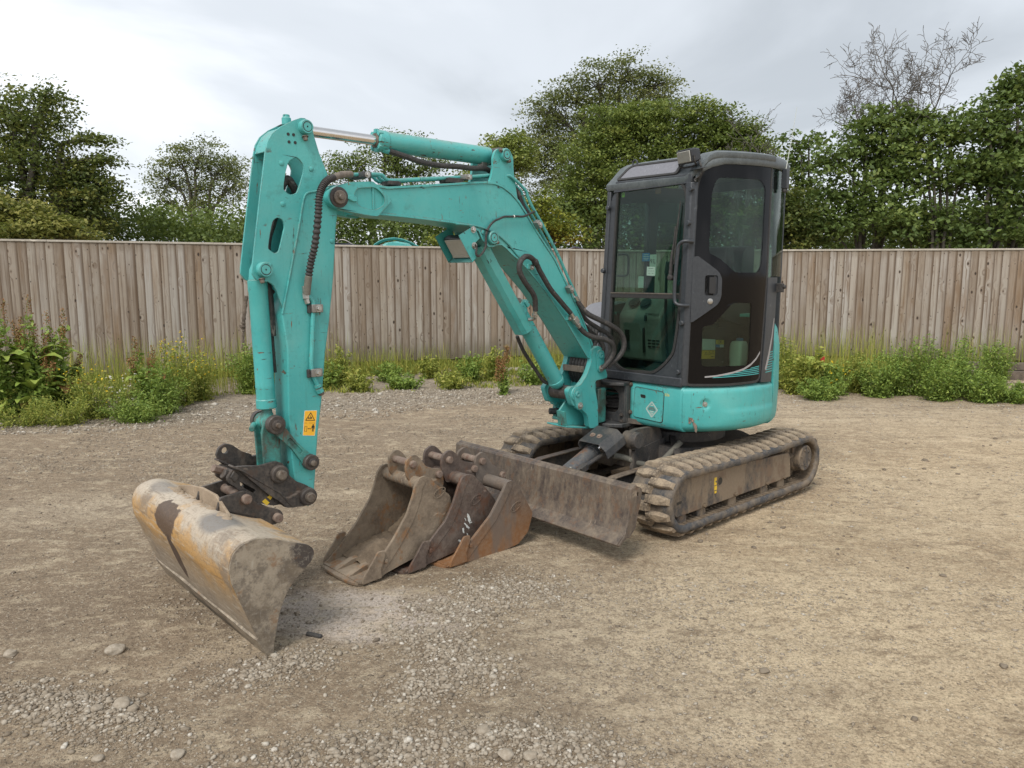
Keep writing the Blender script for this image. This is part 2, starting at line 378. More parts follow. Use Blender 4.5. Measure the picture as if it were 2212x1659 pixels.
def mk_wood(name, tone=1.0):
    # weathered softwood board: grain along Z, knots, board-to-board tone
    t = NT(name)
    oi = t.n('ShaderNodeObjectInfo')
    rnd = oi.outputs['Random']
    off = t.n('ShaderNodeCombineXYZ')
    t.put(off.inputs[0], t.ma('MULTIPLY', rnd, 37.0)); t.put(off.inputs[2], t.ma('MULTIPLY', rnd, 91.0)); t.put(off.inputs[1], t.ma('MULTIPLY', rnd, 13.0))
    add = t.n('ShaderNodeVectorMath', operation='ADD'); t.put(add.inputs[0], t.obj()); t.put(add.inputs[1], off.outputs[0])
    P = add.outputs[0]
    # knots
    kd = t.voro(7.5, P, 'F1', 'Distance')
    kd2 = t.voro(15.0, P, 'F1', 'Distance')
    kn = t.ma('MAXIMUM', t.ramp(kd, [(.08, 1), (.115, 0)]), t.ramp(kd2, [(.07, .85), (.11, 0)]))
    warp = t.ramp(kd, [(.0, 1), (.42, 0)])
    gx = t.mapv((30, 3, 1.1), vec=P)
    addv = t.n('ShaderNodeVectorMath', operation='ADD'); t.put(addv.inputs[0], gx)
    wv = t.n('ShaderNodeCombineXYZ'); t.put(wv.inputs[0], t.ma('MULTIPLY', warp, 2.6)); t.put(addv.inputs[1], wv.outputs[0])
    gr = t.noise(1.0, 4, .6, addv.outputs[0], .5)
    gf = t.noise(1.0, 4, .7, t.mapv((150, 8, 5), vec=P))
    big = t.noise(1.6, 4, .6, P)
    rr = t.ramp(rnd, [(0, (.215, .168, .126)), (.2, (.285, .232, .180)), (.4, (.330, .285, .235)), (.55, (.395, .365, .330)), (.68, (.270, .228, .185)), (.8, (.235, .165, .108)), (.9, (.39, .35, .30)), (1, (.29, .24, .185))])
    col = t.mix(t.ramp(gr, [(.38, .8), (.50, 0)]), rr, (.150, .105, .072))
    col = t.mix(t.ramp(gf, [(.45, 0), (.8, .5)]), col, (.47, .42, .36))
    col = t.mix(t.ramp(big, [(.45, 0), (.75, .5)]), col, (.42, .395, .36))
    blot = t.ramp(t.noise(3.0, 5, .6, t.mapv((1.4, 1, .5), (5, 5, 5), vec=P)), [(.54, 0), (.70, .75)])
    col = t.mix(blot, col, (.205, .135, .080))
    # water stain plus painted-in shadow along the edge that the next board laps over
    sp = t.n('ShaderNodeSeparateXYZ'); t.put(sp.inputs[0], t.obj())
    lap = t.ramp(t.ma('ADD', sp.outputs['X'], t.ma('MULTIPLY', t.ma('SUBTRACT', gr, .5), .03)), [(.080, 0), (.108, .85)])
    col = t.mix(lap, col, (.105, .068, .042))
    foot = t.ramp(t.ma('ADD', sp.outputs['Z'], t.ma('MULTIPLY', t.ma('SUBTRACT', t.noise(5, 4, .6, P), .5), .25)), [(.02, .75), (.20, 0)])
    col = t.mix(foot, col, (.125, .105, .070))
    crown = t.ramp(t.ma('ADD', sp.outputs['Z'], t.ma('MULTIPLY', t.ma('SUBTRACT', t.noise(9, 4, .6, P), .5), .12)), [(.93, 0), (1.02, .55)])
    col = t.mix(crown, col, (.17, .13, .09))
    col = t.mix(t.ramp(kd, [(.09, .6), (.17, 0)]), col, (.18, .12, .075))
    col = t.mix(kn, col, (.055, .042, .034))
    h = t.ma('SUBTRACT', t.ma('ADD', gr, t.ma('MULTIPLY', gf, .5)), kn)
    return t.done(t.pb(col, .82, 0, t.bump(h, .6, .005), .25))
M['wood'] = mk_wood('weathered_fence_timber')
M['capwood'] = mk_dirty('pale_grey_cap_timber', (.34, .30, .245), (.46, .42, .36), .4, .7, .8, 6, streak=False, bump=.3)
M['oldtimber'] = mk_dirty('old_dark_sleeper_timber', (.075, .058, .045), (.17, .135, .105), .4, .65, .85, 8, streak=False, bump=.9)
def mk_leaf(name, cols, trans=.35, rough=.55):
    t = NT(name)
    at = t.n('ShaderNodeAttribute', attribute_name='tint')
    k = len(cols) - 1
    c = t.ramp(at.outputs['Fac'], [(i / k, q) for i, q in enumerate(cols)])
    d = t.pb(c, rough, 0, None, .3)
    tr = t.n('ShaderNodeBsdfTranslucent'); t.put(tr.inputs[0], t.mix(.5, c, (.16, .22, .03)))
    m = t.n('ShaderNodeMixShader'); m.inputs[0].default_value = trans
    t.t.links.new(d, m.inputs[1]); t.t.links.new(tr.outputs[0], m.inputs[2])
    return t.done(m.outputs[0])
M['leaf_dark'] = mk_leaf('dark_olive_leaf', [(0.076, 0.106, 0.036), (0.127, 0.161, 0.047), (0.216, 0.224, 0.057), (0.306, 0.278, 0.070)])
M['leaf_mid'] = mk_leaf('mid_green_leaf', [(0.096, 0.138, 0.038), (0.156, 0.209, 0.054), (0.241, 0.289, 0.070), (0.330, 0.352, 0.088)])
M['leaf_hazel'] = mk_leaf('hazel_leaf', [(0.077, 0.119, 0.037), (0.126, 0.184, 0.052), (0.186, 0.249, 0.068), (0.284, 0.330, 0.091)])
M['leaf_ash'] = mk_leaf('ash_leaf', [(0.114, 0.138, 0.057), (0.165, 0.193, 0.074), (0.230, 0.246, 0.092), (0.292, 0.299, 0.106)])
M['leaf_yellow'] = mk_leaf('yellow_green_leaf', [(0.104, 0.140, 0.028), (0.187, 0.220, 0.032), (0.291, 0.300, 0.046), (0.395, 0.360, 0.046)])
M['leaf_weed'] = mk_leaf('weed_leaf', [(0.108, 0.172, 0.038), (0.186, 0.278, 0.057), (0.293, 0.394, 0.079), (0.391, 0.459, 0.102)])
M['leaf_weed2'] = mk_leaf('yellowish_weed_leaf', [(0.166, 0.205, 0.041), (0.274, 0.311, 0.061), (0.391, 0.410, 0.081), (0.507, 0.443, 0.109)])
M['leaf_brown'] = mk_leaf('browned_dock_leaf', [(0.146, 0.085, 0.028), (0.229, 0.140, 0.046), (0.260, 0.190, 0.064), (0.208, 0.075, 0.028)])
M['seedhead'] = mk_leaf('brown_seed_head', [(0.208, 0.085, 0.032), (0.291, 0.130, 0.046), (0.291, 0.170, 0.074), (0.208, 0.190, 0.064)], .1)
M['petal_yellow'] = mk_leaf('yellow_petal', [(0.645, 0.450, 0.018), (0.780, 0.550, 0.028), (0.832, 0.600, 0.028), (0.884, 0.650, 0.046)], .2)
M['petal_white'] = mk_leaf('white_petal', [(0.624, 0.600, 0.515), (0.707, 0.680, 0.589), (0.749, 0.720, 0.626), (0.780, 0.750, 0.662)], .2)
M['bark'] = mk_dirty('grey_brown_bark', (.075, .065, .050), (.14, .125, .10), .4, .65, .9, 9, bump=.8)
M['deadbark'] = mk_dirty('bare_grey_twigs', (.085, .075, .066), (.15, .135, .12), .4, .65, .9, 9, bump=.3)
# ---------------------------------------------------------------- mesh building
def catmull(pts, n=8):
    P = [Vector(p) for p in pts]
    if len(P) < 3: return P
    P = [P[0] * 2 - P[1]] + P + [P[-1] * 2 - P[-2]]
    out = []
    for i in range(1, len(P) - 2):
        a, b, c, d = P[i - 1], P[i], P[i + 1], P[i + 2]
        for k in range(n):
            t = k / n
            out.append(.5 * ((2 * b) + (c - a) * t + (2 * a - 5 * b + 4 * c - d) * t * t + (3 * b - a - 3 * c + d) * t ** 3))
    out.append(P[-2])
    return out
def rounded(pts, r, n=5):
    # round the corners of a closed 2D polygon; r may be one radius or one per corner
    out = []
    N = len(pts)
    for i in range(N):
        a, b, c = Vector(pts[i - 1]), Vector(pts[i]), Vector(pts[(i + 1) % N])
        rr = r[i] if isinstance(r, (list, tuple)) else r
        if rr <= 0: out.append(tuple(b)); continue
        d1, d2 = (a - b), (c - b)
        rr = min(rr, d1.length * .48, d2.length * .48)
        p, q = b + d1.normalized() * rr, b + d2.normalized() * rr
        for k in range(n + 1):
            t = k / n
            out.append(tuple((1 - t) ** 2 * p + 2 * t * (1 - t) * b + t * t * q))
    return out
def smooth2(pts, n=4):
    # closed smooth outline through the points
    P = [Vector(p) for p in pts]; N = len(P); out = []
    for i in range(N):
        a, b, c, d = P[i - 1], P[i], P[(i + 1) % N], P[(i + 2) % N]
        for k in range(n):
            t = k / n
            out.append(tuple(.5 * ((2 * b) + (c - a) * t + (2 * a - 5 * b + 4 * c - d) * t * t + (3 * b - a - 3 * c + d) * t ** 3)))
    return out
def circle2(cx, cy, r, n=20, ry=None):
    return [(cx + r * math.cos(2 * PI * i / n), cy + (ry or r) * math.sin(2 * PI * i / n)) for i in range(n)]
def UZ(x, y, t): return (x, t, y)          # outline in (u, z), thickness along v
def VZ(x, y, t): return (t, x, y)          # outline in (v, z), thickness along u
def UV(x, y, t): return (x, y, t)          # outline in (u, v), thickness along z
class MB:
    def __init__(s): s.v = []; s.f = []
    def prism(s, outline, fn, a, b, holes=(), cuts=None):
        loops = [list(outline)] + [list(h) for h in holes]
        flat = [p for l in loops for p in l]
        tris = tessellate_polygon([[Vector((p[0], p[1], 0)) for p in l] for l in loops])
        n = len(flat)
        V_ = [(p[0], p[1], a) for p in flat] + [(p[0], p[1], b) for p in flat]
        F_ = [tuple(t) for t in tris] + [tuple(i + n for i in reversed(t)) for t in tris]
        o = 0
        for l in loops:
            m = len(l)
            for i in range(m):
                j = (i + 1) % m
                F_.append((o + i, o + j, o + j + n, o + i + n))
            o += m
        if cuts:
            bm = bmesh.new()
            vs = [bm.verts.new(p) for p in V_]
            for f in F_:
                try: bm.faces.new([vs[i] for i in f])
                except ValueError: pass
            for c in cuts:
                g = bm.verts[:] + bm.edges[:] + bm.faces[:]
                bmesh.ops.bisect_plane(bm, geom=g, plane_co=(c, 0, 0), plane_no=(1, 0, 0), dist=1e-6)
            bm.verts.index_update()
            V_ = [tuple(v.co) for v in bm.verts]; F_ = [tuple(v.index for v in f.verts) for f in bm.faces]
            bm.free()
        k = len(s.v)
        s.v += [tuple(fn(*p)) for p in V_]
        s.f += [tuple(i + k for i in f) for f in F_]
        return s
    def box(s, x0, x1, y0, y1, z0, z1):
        return s.prism([(x0, y0), (x1, y0), (x1, y1), (x0, y1)], UV, z0, z1)
    def obox(s, c, ax, ay, hx, hy, hz):
        ax = Vector(ax).normalized(); ay = Vector(ay); ay = (ay - ax * ay.dot(ax)).normalized(); az = ax.cross(ay); c = Vector(c)
        k = len(s.v)
        for i in (-1, 1):
            for j in (-1, 1):
                for l in (-1, 1): s.v.append(tuple(c + ax * hx * i + ay * hy * j + az * hz * l))
        for f in ((0, 1, 3, 2), (4, 6, 7, 5), (0, 4, 5, 1), (2, 3, 7, 6), (0, 2, 6, 4), (1, 5, 7, 3)): s.f.append(tuple(i + k for i in f))
        return s
    def tube(s, pts, r, seg=12, caps=True, up=None):
        P = [Vector(p) for p in pts]; k = len(s.v); N = len(P)
        rs = r if isinstance(r, (list, tuple)) else [r] * N
        T = []
        for i in range(N):
            t = (P[min(i + 1, N - 1)] - P[max(i - 1, 0)])
            T.append(t.normalized() if t.length > 1e-9 else (T[-1] if T else Vector((0, 0, 1))))
        a = Vector(up) if up else (Vector((0, 0, 1)) if abs(T[0].z) < .9 else Vector((1, 0, 0)))
        for i in range(N):
            a = (a - T[i] * a.dot(T[i]))
            a = a.normalized() if a.length > 1e-6 else T[i].orthogonal().normalized()
            b = T[i].cross(a)
            for j in range(seg):
                th = 2 * PI * j / seg
                s.v.append(tuple(P[i] + (a * math.cos(th) + b * math.sin(th)) * rs[i]))
        for i in range(N - 1):
            for j in range(seg):
                j2 = (j + 1) % seg
                s.f.append((k + i * seg + j, k + i * seg + j2, k + (i + 1) * seg + j2, k + (i + 1) * seg + j))
        if caps:
            s.f.append(tuple(k + j for j in reversed(range(seg))))
            s.f.append(tuple(k + (N - 1) * seg + j for j in range(seg)))
        return s
    def lathe(s, p0, axis, prof, seg=24):
        p0 = Vector(p0); ax = Vector(axis).normalized()
        return s.tube([p0 + ax * (t + 1e-6 * i) for i, (t, r) in enumerate(prof)], [max(r, 1e-4) for t, r in prof], seg, True) if False else s._lathe(p0, ax, prof, seg)
    def _lathe(s, p0, ax, prof, seg):
        a = ax.orthogonal().normalized(); b = ax.cross(a); k = len(s.v)
        for t, r in prof:
            for j in range(seg):
                th = 2 * PI * j / seg
                s.v.append(tuple(p0 + ax * t + (a * math.cos(th) + b * math.sin(th)) * max(r, 2e-4)))
        n = len(prof)
        for i in range(n - 1):
            for j in range(seg):
                j2 = (j + 1) % seg
                s.f.append((k + i * seg + j, k + i * seg + j2, k + (i + 1) * seg + j2, k + (i + 1) * seg + j))
        s.f.append(tuple(k + j for j in reversed(range(seg)))); s.f.append(tuple(k + (n - 1) * seg + j for j in range(seg)))
        return s
    def cyl(s, p0, p1, r, seg=24, bev=.004):
        p0, p1 = Vector(p0), Vector(p1); L = (p1 - p0).length; b = min(bev, r * .4, L * .3)
        return s._lathe(p0, (p1 - p0).normalized(), [(0, r - b), (b, r), (L - b, r), (L, r - b)], seg)
    def bolt(s, p, n, r=.014, h=.012):
        p, n = Vector(p), Vector(n).normalized()
        s._lathe(p, n, [(0, r * 1.45), (.003, r * 1.45)], 16)
        s._lathe(p + n * .003, n, [(0, r), (h * .8, r), (h, r * .8)], 6)
        return s
    def grid(s, rows, closed=False):
        k = len(s.v); n = len(rows[0])
        for r in rows: s.v += [tuple(p) for p in r]
        for i in range(len(rows) - 1):
            for j in range(n - (0 if closed else 1)):
                j2 = (j + 1) % n
                s.f.append((k + i * n + j, k + i * n + j2, k + (i + 1) * n + j2, k + (i + 1) * n + j))
        return s
    def xf(s, fn, start=0):
        s.v[start:] = [tuple(fn(p)) for p in s.v[start:]]; return s
def link(name, me, parent=None):
    o = bpy.data.objects.new(name, me); COL.objects.link(o)
    if parent is not None: o.parent = parent
    return o
def obj(name, mb, m, parent=None, bevel=.003, ang=32, smooth=True, label=None, seg=2):
    me = bpy.data.meshes.new(name)
    me.from_pydata(mb.v, [], mb.f); me.validate()
    bm = bmesh.new(); bm.from_mesh(me)
    bmesh.ops.recalc_face_normals(bm, faces=bm.faces)
    bm.to_mesh(me); bm.free()
    me.materials.append(m)
    if smooth:
        me.shade_smooth()
        me.set_sharp_from_angle(angle=R(ang))
    o = link(name, me, parent)
    if bevel:
        b = o.modifiers.new('bevel', 'BEVEL'); b.width = bevel; b.segments = seg; b.limit_method = 'ANGLE'; b.angle_limit = R(40)
        b.use_clamp_overlap = True; b.harden_normals = False
    if label: o['label'] = label
    return o
def tag(o, label=None, cat=None, group=None, kind=None):
    if label: o['label'] = label
    if cat: o['category'] = cat
    if group: o['group'] = group
    if kind: o['kind'] = kind
    return o
def thing(name, label, cat, loc=(0, 0, 0), rz=0.0, group=None):
    o = bpy.data.objects.new(name, None); COL.objects.link(o)
    o.location = loc; o.rotation_euler = (0, 0, rz); o.empty_display_size = .2
    return tag(o, label, cat, group)
def text_mb(txt, size, fn, extr=.001, align='CENTER'):
    # flat lettering, mapped by fn(x, y, depth)
    cu = bpy.data.curves.new('t', 'FONT'); cu.body = txt; cu.size = size; cu.align_x = align; cu.align_y = 'CENTER'
    cu.extrude = extr; cu.resolution_u = 3
    o = bpy.data.objects.new('t', cu); COL.objects.link(o)
    dg = bpy.context.evaluated_depsgraph_get(); dg.update()
    me = bpy.data.meshes.new_from_object(o.evaluated_get(dg))
    mb = MB(); mb.v = [tuple(fn(*v.co)) for v in me.vertices]; mb.f = [tuple(p.vertices) for p in me.polygons]
    bpy.data.objects.remove(o); bpy.data.curves.remove(cu); bpy.data.meshes.remove(me)
    return mb
def np_mesh(name, co, faces, m, parent=None, tint=None, smooth=False, k=4):
    # fast mesh from arrays: co (n,3), faces (m,k)
    me = bpy.data.meshes.new(name)
    nf = len(faces)
    me.vertices.add(len(co)); me.vertices.foreach_set('co', np.ascontiguousarray(co, dtype=np.float32).ravel())
    me.loops.add(nf * k); me.loops.foreach_set('vertex_index', np.ascontiguousarray(faces, dtype=np.int32).ravel())
    me.polygons.add(nf)
    me.polygons.foreach_set('loop_start', np.arange(0, nf * k, k, dtype=np.int32))
    me.polygons.foreach_set('loop_total', np.full(nf, k, dtype=np.int32))
    if smooth: me.polygons.foreach_set('use_smooth', np.ones(nf, dtype=bool))
    me.update(calc_edges=True)
    if tint is not None:
        at = me.attributes.new('tint', 'FLOAT', 'POINT'); at.data.foreach_set('value', np.asarray(tint, dtype=np.float32))
    me.materials.append(m)
    return link(name, me, parent)
# ---------------------------------------------------------------- ground
def vnoise(x, y, s, seed=0):
    # smooth value noise, vectorised
    x = np.asarray(x) * s + seed * 17.3; y = np.asarray(y) * s + seed * 9.1
    xi, yi = np.floor(x), np.floor(y); fx, fy = x - xi, y - yi
    fx = fx * fx * (3 - 2 * fx); fy = fy * fy * (3 - 2 * fy)
    def h(a, b):
        q = np.sin(a * 127.1 + b * 311.7 + seed * 74.7) * 43758.5453
        return q - np.floor(q)
    return (h(xi, yi) * (1 - fx) + h(xi + 1, yi) * fx) * (1 - fy) + (h(xi, yi + 1) * (1 - fx) + h(xi + 1, yi + 1) * fx) * fy
PILES = [(-1.62, 2.62, .50, .16, .045, -.35), (-.95, 2.93, .30, .14, .03, .5), (.12, 2.38, .34, .17, .05, -.2), (-.28, 3.05, .40, .16, .02, -.7),
         (-.05, 3.66, .34, .26, .014, .3), (-.45, 2.36, .42, .16, .03, .1), (-.30, 2.80, .24, .16, .02, .6), (-.30, 3.42, .30, .14, .01, -.5)]
def pile(x, y):
    q = 0 * x
    for px, py, a, b, h, an in PILES:
        c, s = math.cos(an), math.sin(an)
        dx, dy = x - px, y - py
        q = q + h * np.exp(-(((dx * c + dy * s) / a) ** 2 + ((-dx * s + dy * c) / b) ** 2) * 1.6)
    return q
def gz(x, y):
    x = np.asarray(x, float); y = np.asarray(y, float)
    z = (vnoise(x, y, .55, 1) - .5) * .026 + (vnoise(x, y, 1.9, 2) - .5) * .014 + (vnoise(x, y, 6.5, 3) - .5) * .007 + (vnoise(x, y, 17, 5) - .5) * .0045
    # old wheel ruts running left to right behind the machine
    w = np.exp(-((y - 8.6 - .06 * x) / .22) ** 2) + np.exp(-((y - 7.0 - .10 * x) / .20) ** 2) * (x < -.5)
    z = z - .016 * w * (.6 + .8 * vnoise(x, y, 1.3, 8))
    d = np.hypot(x, y - 5)
    z = z * np.clip(1.3 - d / 60, 0, 1)
    z = z + pile(x, y) * .55
    # the verge along the fence rises a little
    z = z + .05 * np.clip((y - 10.9 + .12 * np.abs(x - 1)) / 1.6, 0, 1) * (y < 40) * np.clip((x + 5.5) / 2, 0, 1)
    return z - .004
def axis(lo, hi, fine, out, grow=1.28):
    a = list(np.arange(lo, hi, fine)); s = fine; x = lo; L = []
    while x > -out: s *= grow; x -= s; L.append(x)
    s = fine; x = a[-1]; H = []
    while x < out: s *= grow; x += s; H.append(x)
    return np.array(L[::-1] + a + H)
gx_ = axis(-5.5, 5.5, .03, 450); gy_ = axis(1.0, 9.0, .03, 450)
X, Y = np.meshgrid(gx_, gy_)
Zg = gz(X, Y)
co = np.stack([X, Y, Zg], -1).reshape(-1, 3)
nx, ny = len(gx_), len(gy_)
ii = (np.arange(ny - 1)[:, None] * nx + np.arange(nx - 1)[None, :]).ravel()
fc = np.stack([ii, ii + 1, ii + nx + 1, ii + nx], -1)
def mk_ground():
    t = NT('compacted_gravel_and_dried_mud')
    sp = t.n('ShaderNodeSeparateXYZ'); t.put(sp.inputs[0], t.obj())
    x, y = sp.outputs['X'], sp.outputs['Y']
    big = t.noise(.42, 5, .6, t.mapv((1, 1.2, 1), (3.3, .7, 0)))
    md = t.noise(1.5, 6, .62, t.mapv((1, 1.5, 1), (0, 2, 0), (0, 0, .25)))
    col = t.mix(t.ramp(big, [(.38, 0), (.60, 1)]), (0.345, 0.280, 0.205), (0.461, 0.390, 0.293))
    # damp brown ground: more on the left, drier and paler to the right
    side = t.ma('MULTIPLY_ADD', x, -.11, .46, clamp=True)
    damp = t.ramp(t.ma('ADD', t.ma('MULTIPLY', md, .75), t.ma('MULTIPLY', side, .52)), [(.50, 0), (.72, 1)])
    col = t.mix(damp, col, (0.267, 0.212, 0.153))
    pale = t.ramp(t.noise(1.05, 5, .62, t.mapv((1, 1.3, 1), (8, 5, 0))), [(.54, 0), (.68, .8)])
    col = t.mix(t.ma('MULTIPLY', pale, t.ma('SUBTRACT', 1.0, t.ma('MULTIPLY', damp, .6))), col, (0.572, 0.501, 0.390))
    # dark soil patches
    dk = t.ramp(t.noise(2.3, 7, .68, t.mapv((1, 1.6, 1), (1, 9, 0))), [(.60, 0), (.70, .75)])
    col = t.mix(dk, col, (0.215, 0.166, 0.120))
    # streaks left by tyres and a scraper, running across
    st = t.ramp(t.noise(1, 4, .6, t.mapv((.35, 6.5, 1), (2, 1, 0), (0, 0, -.08))), [(.52, 0), (.64, .55)])
    far = t.ma('MULTIPLY', st, t.ma('MULTIPLY_ADD', y, .25, -1.1, clamp=True))
    col = t.mix(far, col, (0.221, 0.182, 0.140))
    # loose grey gravel strip in front of the left and middle fence
    q = t.ma('ADD', t.ma('SUBTRACT', t.ma('MULTIPLY_ADD', x, -.40, -9.35), t.ma('MULTIPLY', y, -1.0)), t.ma('MULTIPLY', t.ma('SUBTRACT', md, .5), 1.8))
    lf = t.ma('MULTIPLY_ADD', x, -.6, 2.2, clamp=True)
    gv = t.ma('MULTIPLY', t.ma('MULTIPLY', t.ramp(q, [(0, 0), (.6, 1)]), lf), .85)
    col = t.mix(gv, col, (0.260, 0.240, 0.215))
    # the pale concrete-like slurry between the buckets
    def blob(cx, cy, a, b, an):
        m = t.mapv((1 / a, 1 / b, 0), (0, 0, 0), (0, 0, 0), vec=None)
        c, s_ = math.cos(an), math.sin(an)
        dx, dy = t.ma('SUBTRACT', x, cx), t.ma('SUBTRACT', y, cy)
        u = t.ma('DIVIDE', t.ma('ADD', t.ma('MULTIPLY', dx, c), t.ma('MULTIPLY', dy, s_)), a)
        v = t.ma('DIVIDE', t.ma('SUBTRACT', t.ma('MULTIPLY', dy, c), t.ma('MULTIPLY', dx, s_)), b)
        d = t.ma('SQRT', t.ma('ADD', t.ma('MULTIPLY', u, u), t.ma('MULTIPLY', v, v)))
        return t.ma('ADD', d, t.ma('MULTIPLY', t.ma('SUBTRACT', t.noise(5, 7, .7), .5), 1.3))
    b1 = t.ramp(blob(-.72, 3.42, .60, .33, -.15), [(.60, 1), (1.05, 0)])
    b2 = t.ramp(blob(-.80, 4.10, .22, .30, .1), [(.5, 1), (.95, 0)])
    b3 = t.ramp(blob(6.9, 9.75, 1.0, .38, -.06), [(.7, 1), (1.0, 0)])
    col = t.mix(b3, col, (0.611, 0.546, 0.455))
    dr1 = t.ramp(blob(-.55, 4.25, .8, .35, -.5), [(.5, .75), (1.1, 0)])
    col = t.mix(dr1, col, (0.195, 0.147, 0.101))
    dr2 = t.ramp(blob(1.15, 2.75, .55, .16, .15), [(.5, .5), (1.1, 0)])
    col = t.mix(dr2, col, (0.221, 0.182, 0.143))
    oil = t.ramp(blob(1.4, 3.15, .22, .14, .1), [(.4, .5), (1.1, 0)])
    col = t.mix(oil, col, (0.182, 0.156, 0.130))
    pale1 = t.ramp(blob(1.15, 3.3, 1.9, 1.0, .35), [(.45, .60), (1.15, 0)])
    col = t.mix(pale1, col, (.56, .49, .38))
    pale2 = t.ramp(blob(3.6, 5.6, 1.9, .8, .45), [(.4, .5), (1.15, 0)])
    col = t.mix(pale2, col, (.53, .465, .365))
    pale3 = t.ramp(blob(-2.9, 5.1, 1.3, .5, .2), [(.4, .45), (1.15, 0)])
    col = t.mix(pale3, col, (.50, .44, .35))
    dark1 = t.ramp(blob(-1.75, 3.55, 1.3, .55, .35), [(.4, .62), (1.15, 0)])
    col = t.mix(dark1, col, (.215, .172, .128))
    dark2 = t.ramp(blob(-.15, 2.85, .45, .9, .6), [(.4, .55), (1.15, 0)])
    col = t.mix(dark2, col, (.20, .158, .115))
    dark3 = t.ramp(blob(.4, 7.6, 3.5, .6, .12), [(.4, .45), (1.15, 0)])
    col = t.mix(dark3, col, (.235, .195, .15))
    # faint wheel and track marks
    wob = t.ma('MULTIPLY', t.ma('SUBTRACT', t.noise(1.6, 5, .6), .5), .55)
    brk = t.ramp(t.noise(2.2, 6, .65, t.mapv((1, 2.5, 1), (6, 2, 0))), [(.44, 0), (.58, 1)])
    for (a_, b_, c_, w_, x0, sg, colr, k_) in ((6.10, .11, .012, .07, .3, -1, (.17, .135, .10), .75), (6.75, .09, .012, .09, .3, -1, (.18, .145, .11), .6), (8.45, .04, .01, .10, 2.0, -1, (.17, .14, .105), .65), (8.9, .02, .008, .08, 9.0, -1, (.18, .15, .115), .5), (4.15, .22, .0, .09, 1.5, 1, (.60, .53, .42), .55), (7.5, -.05, .01, .12, 1.8, 1, (.20, .165, .125), .6)):
        cv = t.ma('ADD', t.ma('MULTIPLY_ADD', x, b_, a_), t.ma('MULTIPLY', t.ma('MULTIPLY', x, x), c_))
        dd = t.ma('ABSOLUTE', t.ma('ADD', t.ma('SUBTRACT', y, cv), wob))
        band_ = t.ma('MULTIPLY', t.ramp(dd, [(w_ * .4, 1), (w_ * 1.5, 0)]), t.ma('MULTIPLY_ADD', x, sg * 1.0, -sg * x0 + .5, clamp=True))
        col = t.mix(t.ma('MULTIPLY', t.ma('MULTIPLY', band_, brk), k_), col, colr)
    lump = t.noise(26, 5, .7)
    col = t.mix(t.ramp(lump, [(.38, .60), (.48, 0)]), col, (.17, .135, .10))
    col = t.mix(t.ramp(lump, [(.54, 0), (.66, .55)]), col, (.58, .52, .42))
    pat = t.ma('MAXIMUM', b1, b2)
    col = t.mix(t.ma('MULTIPLY', pat, .92), col, (.56, .515, .485))
    wetpool = t.ramp(t.ma('SUBTRACT', t.noise(6, 4, .6), t.ma('MULTIPLY', t.ma('SUBTRACT', 1.0, b1), .6)), [(.54, 0), (.57, 1)])
    col = t.mix(t.ma('MULTIPLY', wetpool, .7), col, (0.598, 0.520, 0.442))
    # grit: embedded stone chips of many tones
    v1 = t.voro(58, out='Color'); d1 = t.voro(58)
    sv = t.n('ShaderNodeSeparateColor'); t.put(sv.inputs[0], v1)
    chipmask = t.ma('MULTIPLY', t.ramp(d1, [(.22, 1), (.36, 0)]), t.ramp(sv.outputs[0], [(.62, 0), (.66, 1)]))
    chip = t.ramp(sv.outputs[1], [(0, (0.247, 0.215, 0.169)), (.5, (0.468, 0.416, 0.338)), (1, (0.720, 0.676, 0.585))])
    col = t.mix(t.ma('MULTIPLY', chipmask, .75), col, chip)
    v2 = t.voro(150, out='Color'); d2 = t.voro(150)
    s2 = t.n('ShaderNodeSeparateColor'); t.put(s2.inputs[0], v2)
    cm2 = t.ma('MULTIPLY', t.ramp(d2, [(.25, 1), (.4, 0)]), t.ramp(s2.outputs[0], [(.5, 0), (.55, 1)]))
    chip2 = t.ramp(s2.outputs[1], [(0, (0.169, 0.143, 0.111)), (.5, (0.390, 0.338, 0.260)), (1, (0.676, 0.611, 0.507))])
    col = t.mix(t.ma('MULTIPLY', cm2, .7), col, chip2)
    cell = t.ramp(t.voro(34, feature='DISTANCE_TO_EDGE'), [(.0, .55), (.09, 0)])
    col = t.mix(t.ma('MULTIPLY', cell, t.ramp(t.noise(4, 4, .6), [(.42, 0), (.56, 1)])), col, (.16, .125, .09))
    wisp = t.ramp(t.noise(1.0, 7, .72, t.mapv((5, 9, 1), (4, 4, 0), (0, 0, -.25))), [(.52, 0), (.62, .7)])
    col = t.mix(wisp, col, (.53, .465, .355))
    wisp2 = t.ramp(t.noise(1.0, 7, .72, t.mapv((4, 7.5, 1), (1, 7, 0), (0, 0, .2))), [(.54, 0), (.64, .7)])
    col = t.mix(wisp2, col, (.20, .16, .118))
    gr = t.noise(90, 6, .75)
    col = t.mix(t.ramp(gr, [(.38, .55), (.5, 0)]), col, (0.163, 0.130, 0.098))
    col = t.mix(t.ramp(gr, [(.52, 0), (.70, .5)]), col, (0.650, 0.579, 0.468))
    col = t.mix(1.0, col, (1.05, .985, .905), 'MULTIPLY')
    dry = t.ma('MULTIPLY', t.ma('MULTIPLY_ADD', x, .8, -.1, clamp=True), t.ma('MULTIPLY_ADD', t.ma('SUBTRACT', y, t.ma('MULTIPLY', x, .3)), -.35, 2.9, clamp=True))
    col = t.mix(dry, col, t.mix(1.0, col, (1.20, 1.17, 1.10), 'MULTIPLY'))
    h = t.ma('ADD', t.ma('MULTIPLY', t.noise(22, 8, .78), 1.0), t.ma('ADD', t.ma('MULTIPLY', chipmask, .35), t.ma('MULTIPLY', cm2, .14)))
    nb = t.bump(h, 1.0, .022)
